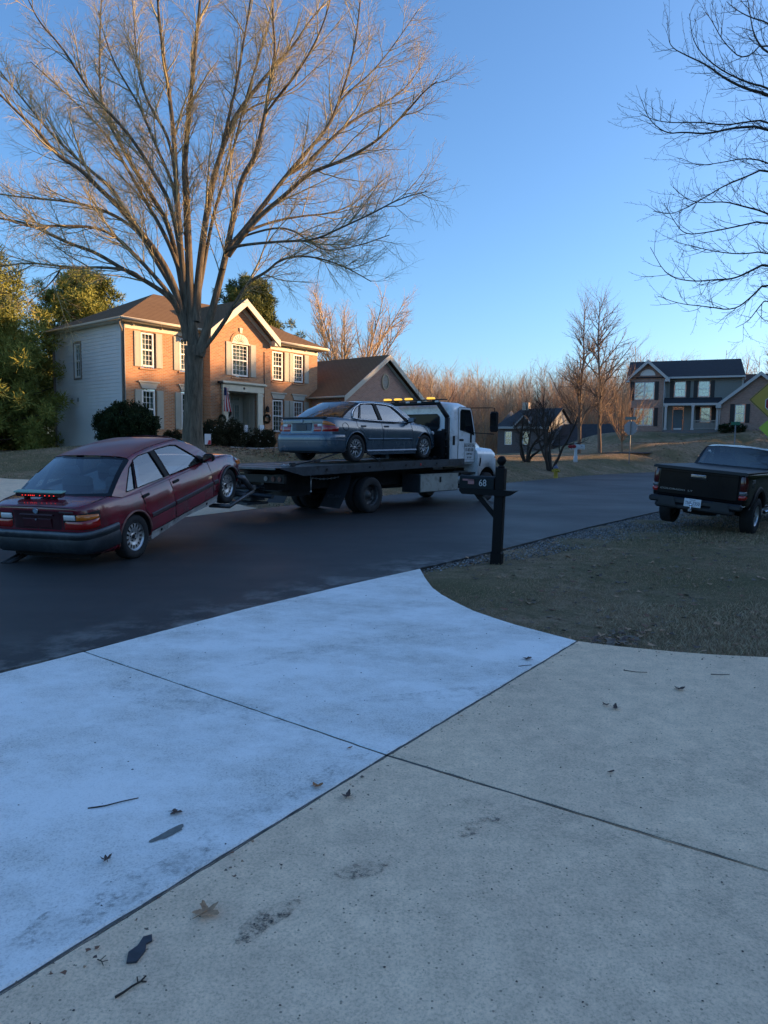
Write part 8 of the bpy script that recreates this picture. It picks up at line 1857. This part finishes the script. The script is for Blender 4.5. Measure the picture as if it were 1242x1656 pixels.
leaf('largest tan maple leaf on the driveway, lower left', -.587, 2.285, .034, .9, 1.2, LT, 3, 5)
leaf('dark curled leaf standing up on the white slab at left', -1.047, 2.583, .016, 2.2, 2.2, LB, 4, 5)
leaf('small brown leaf just above the grey stain', -.886, 2.939, .020, 0, .8, LB, 5, 3)
leaf('brown leaf near the grass corner of the white slab', 1.095, 5.251, .028, 2.6, 1.3, LB, 6, 3)
leaf('brown leaf on the tan concrete at right, farthest from the joint', 1.988, 4.613, .026, .3, 1.2, LB, 7, 3)
leaf('dark curled leaf in the middle of the tan slab, nearer of a pair', 1.441, 4.248, .024, 1.3, 1.6, LB, 8, 3)
leaf('dark curled leaf in the middle of the tan slab, farther of a pair', 1.400, 4.300, .016, .3, 1.4, LB, 9, 3)
leaf('slim tan leaf at the tip of the white slab joint', -.165, 3.62, .014, .9, .6, LO, 10, 1, flat=.4)
leaf('small olive leaf on the tan slab below the middle', 1.138, 3.378, .014, .5, .8, LB, 12, 1)
m = MB(); m.prism([(-.775, 2.045), (-.745, 2.05), (-.735, 2.10), (-.742, 2.13), (-.728, 2.145), (-.738, 2.172), (-.762, 2.16), (-.766, 2.12), (-.785, 2.09)], 2, .006, .012); o = m.build('bark_strip', mat('slate dark bark', (.035, .042, .055), .6, var=.3, vs=30, bmp=.4, bs=60), None, fixn=True); tag(o, 'flat dark strip of bark on the tan slab at lower left', 'bark')
def twig(label, P, r, extra=()):
    m = MB(); m.tube([(x, y, .008+.004*math.sin(i)) for i, (x, y) in enumerate(P)], [r*(1-.5*i/len(P)) for i in range(len(P))], 5, 0)
    for Q in extra: m.tube([(x, y, .010) for x, y in Q], r*.6, 4)
    o = m.build('twig', dark_twig, None); tag(o, label, 'twig', 'twigs on the driveway')
twig('forked dark twig at the lower left of the tan slab', [(-.759, 1.91), (-.74, 1.925), (-.722, 1.95), (-.705, 1.972), (-.69, 1.975)], .004, ([(-.712, 1.965), (-.722, 1.987)], [(-.705, 1.972), (-.697, 1.992)]))
twig('long straight thin stick on the white slab', [(-1.28, 2.972), (-1.21, 2.99), (-1.15, 3.03), (-1.092, 3.069)], .0035)
twig('tiny branched twig left of the bark strip', [(-.87, 2.06), (-.852, 2.048), (-.84, 2.03)], .002, ([(-.86, 2.052), (-.85, 2.075)], [(-.852, 2.048), (-.835, 2.055)]))
twig('thin twig near the leaf by the grass corner', [(1.0, 5.08), (1.05, 5.09), (1.10, 5.10)], .003)
twig('short curved twig on the tan slab near the grass edge', [(2.35, 4.95), (2.42, 4.93), (2.48, 4.94)], .003); twig('thin twig on the tan slab toward the lawn', [(1.75, 5.02), (1.82, 4.97), (1.90, 4.96)], .003)
def stain(x, y, sx, sy, rot, c, seed, z=.0085, wob=.22, name='stain', n=48, a=None):
    r = random.Random(seed); ph = [r.uniform(0, 6.28) for _ in range(6)]; v = [(x, y, z)]
    for i in range(n):
        t = 2*math.pi*i/n; R = 1+wob*math.sin(2*t+ph[0])+wob*.6*math.sin(3*t+ph[1])+wob*.35*math.sin(5*t+ph[2])+wob*.2*math.sin(9*t+ph[3]); px, py = sx*R*math.cos(t), sy*R*math.sin(t)
        v.append((x+px*math.cos(rot)-py*math.sin(rot), y+px*math.sin(rot)+py*math.cos(rot), z))
    m = MB(); m.add(v, [(0, 1+i, 1+(i+1) % n) for i in range(n)], 0); o = m.build(name, c, None); tag(o, kind='structure'); return o
stain(-.868, 2.78, .068, .026, .85, mat('damp patch', (.155, .16, .15), .8, var=.2, vs=40, bmp=.4, bs=200), 1)
def soft(name, c, k):
    m, n, p = _nodes(name); p.inputs['Base Color'].default_value = rgb(c); p.inputs['Roughness'].default_value = .85; nz = noise(n, 55, 5, .75); n2 = noise(n, 9, 3, .6); r = ramp(n, nz.outputs[0], [(.45, (0, 0, 0)), (.62, (k, k, k))]); r2 = ramp(n, n2.outputs[0], [(.42, (0, 0, 0)), (.6, (1, 1, 1))]); L(n, mix(n, r.outputs[0], r2.outputs[0], 1.0, 'MULTIPLY'), p.inputs['Alpha']); return m
for q in ((-.95, 2.35, .42, .10, .95, 11, .5), (-.55, 2.95, .30, .07, .95, 12, .45), (-.25, 3.35, .25, .05, .95, 13, .4), (.5, 4.5, .55, .10, .2, 14, .35), (-1.2, 4.3, .8, .16, -.5, 15, .3), (-.2, 5.6, .9, .12, .6, 16, .3), (1.1, 2.6, .7, .25, -.5, 17, .25), (2.0, 3.6, .8, .3, .4, 18, .25)):
    stain(q[0], q[1], q[2], q[3], q[4], soft('weathered film %d' % q[5], (.20, .19, .175), q[6]), q[5], z=.0070+q[5]*.00004)
stain(-.06, 2.56, .13, .055, .2, soft('smudged scuff', (.07, .065, .06), .75), 2, z=.0075); stain(-.38, 2.26, .11, .06, .9, soft('peppered spots', (.04, .04, .04), .9), 3, z=.0075); stain(.37, 2.85, .12, .06, .5, soft('peppered spots far', (.05, .05, .05), .7), 4, z=.0075)
rr = random.Random(77); m = MB()
for i in range(420):
    y = rr.uniform(1.8, 7.5)**1.0; x = rr.uniform(-.55, .55)*y+.0
    if not inside(np.array([x]), np.array([y]), DRIVE)[0] or (x-.03)*.82-(y-3.56)*.575 < -0 and rr.random() < .45: continue
    s = rr.uniform(.0015, .0042)*(.7+y*.16); a = rr.uniform(0, 3); m.add([(x+s*math.cos(a+q)*rr.uniform(.6, 1.7), y+s*math.sin(a+q)*rr.uniform(.6, 1.3), .006) for q in (0, 1.57, 3.14, 4.71)]+[(x, y, .006+s*.8)], [(0, 1, 4), (1, 2, 4), (2, 3, 4), (3, 0, 4)], 0)
o = m.build('grit', mat('dark grit', (.03, .03, .032), .8), None); tag(o, 'dark grit and crumbs strewn over the driveway slabs', 'grit', kind='stuff')
# ------------------------------------------------------------------ ground cover
def scatter_pts(n, seed, x0, x1, y0, y1, poly_in=None, falloff=None):
    r = np.random.default_rng(seed); x = r.uniform(x0, x1, n); y = r.uniform(y0, y1, n); return x, y, r
def keep_lawn(x, y, edge_r=.04):
    ins = inside(x, y, ROADPOLY) | inside(x, y, DRIVE); return ~ins
def clump(x, y, s, seed):
    return .5+.25*np.sin(x*s+seed)*np.cos(y*s*.8-seed)+.25*np.sin(x*s*2.3-y*s*1.7+seed*2)
def blades(name, x, y, r, h0, h1, w_, cols, probs, lean=.7, label=None):
    n = len(x); z = terr(x, y)-.005; h = r.uniform(h0, h1, n); a = r.uniform(0, 2*np.pi, n); b = r.uniform(0, 2*np.pi, n); ln = r.uniform(.2, 1.0, n)*lean
    wx, wy = np.cos(a)*w_*.5, np.sin(a)*w_*.5; dx, dy = np.cos(b)*ln*h, np.sin(b)*ln*h; hz = h*np.sqrt(np.maximum(.12, 1-ln**2))
    P = np.stack([np.stack([x-wx, y-wy, z], 1), np.stack([x+wx, y+wy, z], 1), np.stack([x+dx*.45+wx*.7, y+dy*.45+wy*.7, z+hz*.65], 1), np.stack([x+dx, y+dy, z+hz], 1)], 1).reshape(-1, 3)
    me = bpy.data.meshes.new(name); me.vertices.add(n*4); me.vertices.foreach_set('co', P.ravel()); i = np.arange(n)*4
    idx = np.stack([i, i+1, i+2, i, i+2, i+3], 1).ravel(); me.loops.add(n*6); me.loops.foreach_set('vertex_index', idx); me.polygons.add(n*2); me.polygons.foreach_set('loop_start', np.arange(n*2)*3); me.polygons.foreach_set('loop_total', np.full(n*2, 3))
    cl = clump(x, y, 1.1, 2.0); u = np.clip(r.uniform(0, 1, n)*.65+cl*.35, 0, .999); mi = np.searchsorted(np.cumsum(probs), u); mi = np.minimum(mi, len(cols)-1)
    me.polygons.foreach_set('material_index', np.repeat(mi, 2))
    for c in cols: me.materials.append(c)
    me.update(calc_edges=True); o = bpy.data.objects.new(name, me); COL.objects.link(o); return o
GC = [mat('green grass blade', (.105, .118, .045), .7), mat('olive grass blade', (.21, .175, .085), .7), mat('straw grass blade', (.44, .31, .19), .75), mat('brown grass blade', (.30, .195, .125), .8), mat('pale straw blade', (.50, .38, .25), .75)]
x, y, r = scatter_pts(330000, 5, .4, 9.5, 4.9, 14.5)
den = .6*np.clip(1.25-(y-5)/13, .3, 1); k = keep_lawn(x, y) & (x < y*.62+.6) & (r.uniform(0, 1, len(x)) < den) & ~((seg_d(x, y, NEAR) < .55+.5*clump(x, y, 2.2, 1)) & (r.uniform(0, 1, len(x)) < .85))
o = blades('lawn_grass', x[k], y[k], r, .015, .042, .0035, GC, [.12, .22, .30, .26, .10], 1.0); tag(o, 'dormant brown and green grass between the driveway and the pickup', 'grass', kind='stuff')
# taller pale tuft beside the driveway at the right edge
x, y, r = scatter_pts(80000, 6, 2.0, 6.0, 5.0, 7.6); k = keep_lawn(x, y) & (clump(x, y, 1.7, 3)+.25*clump(x, y, 6, 1) > .38+.35*r.uniform(0, 1, len(x))) & (r.uniform(0, 1, len(x)) < np.clip((x-1.7)/2.2, 0, 1)*np.clip((8.2-y)/2.4, 0, 1))
o = blades('straw_grass', x[k], y[k], r, .03, .075, .003, [GC[2], GC[4], GC[3], GC[1]], [.35, .25, .25, .15], .95); tag(o, 'longer pale straw coloured grass along the edge of the tan slab', 'grass', kind='stuff')
x, y, r = scatter_pts(160000, 7, -1.5, 24, 12, 40); k = keep_lawn(x, y) & (seg_d(x, y, NEAR) > .6) & (x < y*.6+1); o = blades('lawn_grass', x[k], y[k], r, .03, .07, .012, GC, [.2, .25, .25, .22, .08], 1.0); tag(o, 'sparse winter grass on the right side behind the pickup', 'grass', kind='stuff')
x, y, r = scatter_pts(240000, 8, -16, 24, 18, 56); k = keep_lawn(x, y) & (seg_d(x, y, FAR) > .25) & (np.abs(x) < y*.62+1) & ~inside(x, y, [(-3.2, 17.9), (-3.9, 18.7), (-5.2, 19.4), (-7.6, 20.0), (-10.5, 20.7), (-14, 22.1), (-20, 24), (-20, 10)]); k &= ~inside(x, y, NEAR+[(40, 40), (30, 10), (0, -15)])
o = blades('lawn_grass', x[k], y[k], r, .03, .075, .016, GC, [.28, .26, .24, .16, .06], 1.0); tag(o, 'short winter grass on the lawns across the street', 'grass', kind='stuff')
# gravel verge
def stones(name, x, y, r, s0, s1, cols, label, cat, flat=.7, z=0):
    n = len(x); s = r.uniform(s0, s1, n); zz = terr(x, y)+z; base = np.array([(1, 0, 0), (-.5, .87, 0), (-.5, -.87, 0), (.1, .1, .9), (-.1, 0, -.6)]); a = r.uniform(0, 6.28, n); c, q = np.cos(a), np.sin(a)
    J = r.uniform(.7, 1.3, (n, 5, 3)); B = base[None]*J*s[:, None, None]; X = B[:, :, 0]*c[:, None]-B[:, :, 1]*q[:, None]+x[:, None]; Y = B[:, :, 0]*q[:, None]+B[:, :, 1]*c[:, None]+y[:, None]; Z = B[:, :, 2]*flat+zz[:, None]+s[:, None]*.25
    P = np.stack([X, Y, Z], 2).reshape(-1, 3); F = np.array([(0, 1, 3), (1, 2, 3), (2, 0, 3), (1, 0, 4), (2, 1, 4), (0, 2, 4)]); idx = (F[None]+np.arange(n)[:, None, None]*5).ravel()
    me = bpy.data.meshes.new(name); me.vertices.add(n*5); me.vertices.foreach_set('co', P.ravel()); me.loops.add(n*18); me.loops.foreach_set('vertex_index', idx); me.polygons.add(n*6); me.polygons.foreach_set('loop_start', np.arange(n*6)*3); me.polygons.foreach_set('loop_total', np.full(n*6, 3))
    me.polygons.foreach_set('material_index', np.repeat(r.integers(0, len(cols), n), 6))
    for m_ in cols: me.materials.append(m_)
    me.update(calc_edges=True); o = bpy.data.objects.new(name, me); COL.objects.link(o); tag(o, label, cat, kind='stuff'); return o
SG = [mat('blue grey stone', (.17, .175, .185), .8), mat('pale stone', (.34, .34, .34), .8), mat('dark stone', (.05, .052, .058), .8), mat('tan stone', (.17, .15, .12), .8)]
x, y, r = scatter_pts(420000, 9, .4, 14, 9, 24); d = seg_d(x, y, NEAR); wdt = np.where(y > 12.5, np.clip(1.2+(y-12.5)*.9, 1.2, 4.2), np.clip(.30+(y-9.3)*.28, .25, 1.2)); k = keep_lawn(x, y) & (d > .02) & (d < wdt*(.75+.5*clump(x, y, 2.5, 4))) & (r.uniform(0, 1, len(x)) < np.clip(1.15-(d/wdt)*.8, 0, 1)*.5)
stones('gravel', x[k], y[k], r, .008, .020, SG, 'blue grey gravel strip along the road edge and under the black pickup', 'gravel')
x, y, r = scatter_pts(60000, 10, -3, 20, 17, 52); d = seg_d(x, y, FAR); k = keep_lawn(x, y) & (d < .35) & (x > -2.8); stones('gravel', x[k], y[k], r, .015, .035, SG, 'thin strip of grit along the far road edge', 'gravel')
# fallen leaves on the lawn
def litter(name, x, y, r, s0, s1, cols, label):
    n = len(x); s = r.uniform(s0, s1, n); zz = terr(x, y)+r.uniform(.012, .035, n); a = r.uniform(0, 6.28, n); K = 7
    ang = np.linspace(0, 2*np.pi, K, endpoint=False)[None]+a[:, None]; R = s[:, None]*(1+.45*np.cos(3*(ang-a[:, None]))+r.uniform(-.2, .2, (n, K)))
    tilt = r.uniform(-.6, .6, (n, 2)); X = R*np.cos(ang); Y = R*np.sin(ang); Z = X*tilt[:, :1]+Y*tilt[:, 1:]+r.uniform(0, .3, (n, K))*s[:, None]
    V = np.stack([x[:, None]+X, y[:, None]+Y, zz[:, None]+np.abs(Z)*.8], 2); C = np.stack([x, y, zz], 1)[:, None]; P = np.concatenate([C, V], 1).reshape(-1, 3)
    F = np.array([(0, 1+i, 1+(i+1) % K) for i in range(K)]); idx = (F[None]+np.arange(n)[:, None, None]*(K+1)).ravel(); me = bpy.data.meshes.new(name); me.vertices.add(n*(K+1)); me.vertices.foreach_set('co', P.ravel()); me.loops.add(n*K*3); me.loops.foreach_set('vertex_index', idx)
    me.polygons.add(n*K); me.polygons.foreach_set('loop_start', np.arange(n*K)*3); me.polygons.foreach_set('loop_total', np.full(n*K, 3)); me.polygons.foreach_set('material_index', np.repeat(r.integers(0, len(cols), n), K))
    for m_ in cols: me.materials.append(m_)
    me.update(calc_edges=True); o = bpy.data.objects.new(name, me); COL.objects.link(o); tag(o, label, 'leaves', kind='stuff'); return o
LC = [LT, LB, mat('grey brown leaf', (.15, .115, .085), .8), mat('reddish leaf', (.20, .09, .05), .75)]
x, y, r = scatter_pts(1700, 11, 1, 9, 5.2, 13); k = keep_lawn(x, y) & (r.uniform(0, 1, len(x)) < .65); x, y = x[k], y[k]
r2 = np.random.default_rng(12); x2 = 2.0+r2.normal(0, .28, 90)+.35*r2.uniform(-1, 1, 90); y2 = 5.95+(x2-2.0)*.9+r2.normal(0, .16, 90); k = keep_lawn(x2, y2); x = np.concatenate([x, x2[k]]); y = np.concatenate([y, y2[k]])
litter('fallen_leaves', x, y, r, .016, .038, LC, 'brown fallen leaves scattered and heaped on the near lawn')
x, y, r = scatter_pts(3800, 13, 20, 48, 50, 68); k = (y < 72-.35*(x-20)) & (r.uniform(0, 1, len(x)) < .9) & keep_lawn(x, y); litter('fallen_leaves', x[k], y[k], r, .04, .08, LC, 'fallen leaves spread over the bank below the hilltop house')
x, y, r = scatter_pts(3000, 14, -12, 0, 27.5, 33); k = keep_lawn(x, y); litter('fallen_leaves', x[k], y[k], r, .03, .06, LC, 'leaf litter on the bed before the brick house')
def drive_litter():
    r = np.random.default_rng(31); n = 150; t = r.uniform(0, 1, n); a = np.where(r.uniform(0, 1, n) < .5, 1, 0); P = np.array(LAWNEDGE[:6]); Q = np.array([(-1.1, 1.93), (.03, 3.56), (1.63, 5.81)])
    def along(L_, t): i = np.minimum((t*(len(L_)-1)).astype(int), len(L_)-2); u = t*(len(L_)-1)-i; return L_[i]+(L_[i+1]-L_[i])*u[:, None]
    X = np.where(a[:, None] == 1, along(P, t), along(Q, t)); X = X+np.abs(r.normal(0, .10, (n, 2)))*np.array([.4, -1]); x, y = X[:, 0], X[:, 1]
    global terr; old = terr; terr = lambda x, y: np.full(np.shape(x), .004)-.012
    litter('leaf_crumbs', x, y, r, .003, .009, LC, 'small crumbs of dry leaf gathered along the driveway joint and lawn edge'); terr = old
drive_litter()
# dark mulch ring below the young round tree
m = MB(); pts = [(19.3+2.3*math.cos(a)*(1+.1*math.sin(3*a)), 57.6+1.6*math.sin(a)) for a in [2*math.pi*i/28 for i in range(28)]]
v = [(19.3, 57.6, th(19.3, 57.6)+.10)]+[(p[0], p[1], th(*p)+.03) for p in pts]; m.add(v, [(0, 1+i, 1+(i+1) % 28) for i in range(28)], 0, True); o = m.build('mulch_bed', mat('dark mulch', (.035, .026, .02), .95, var=.5, vs=4, bmp=.8, bs=9, bd=.05), None); tag(o, kind='structure')
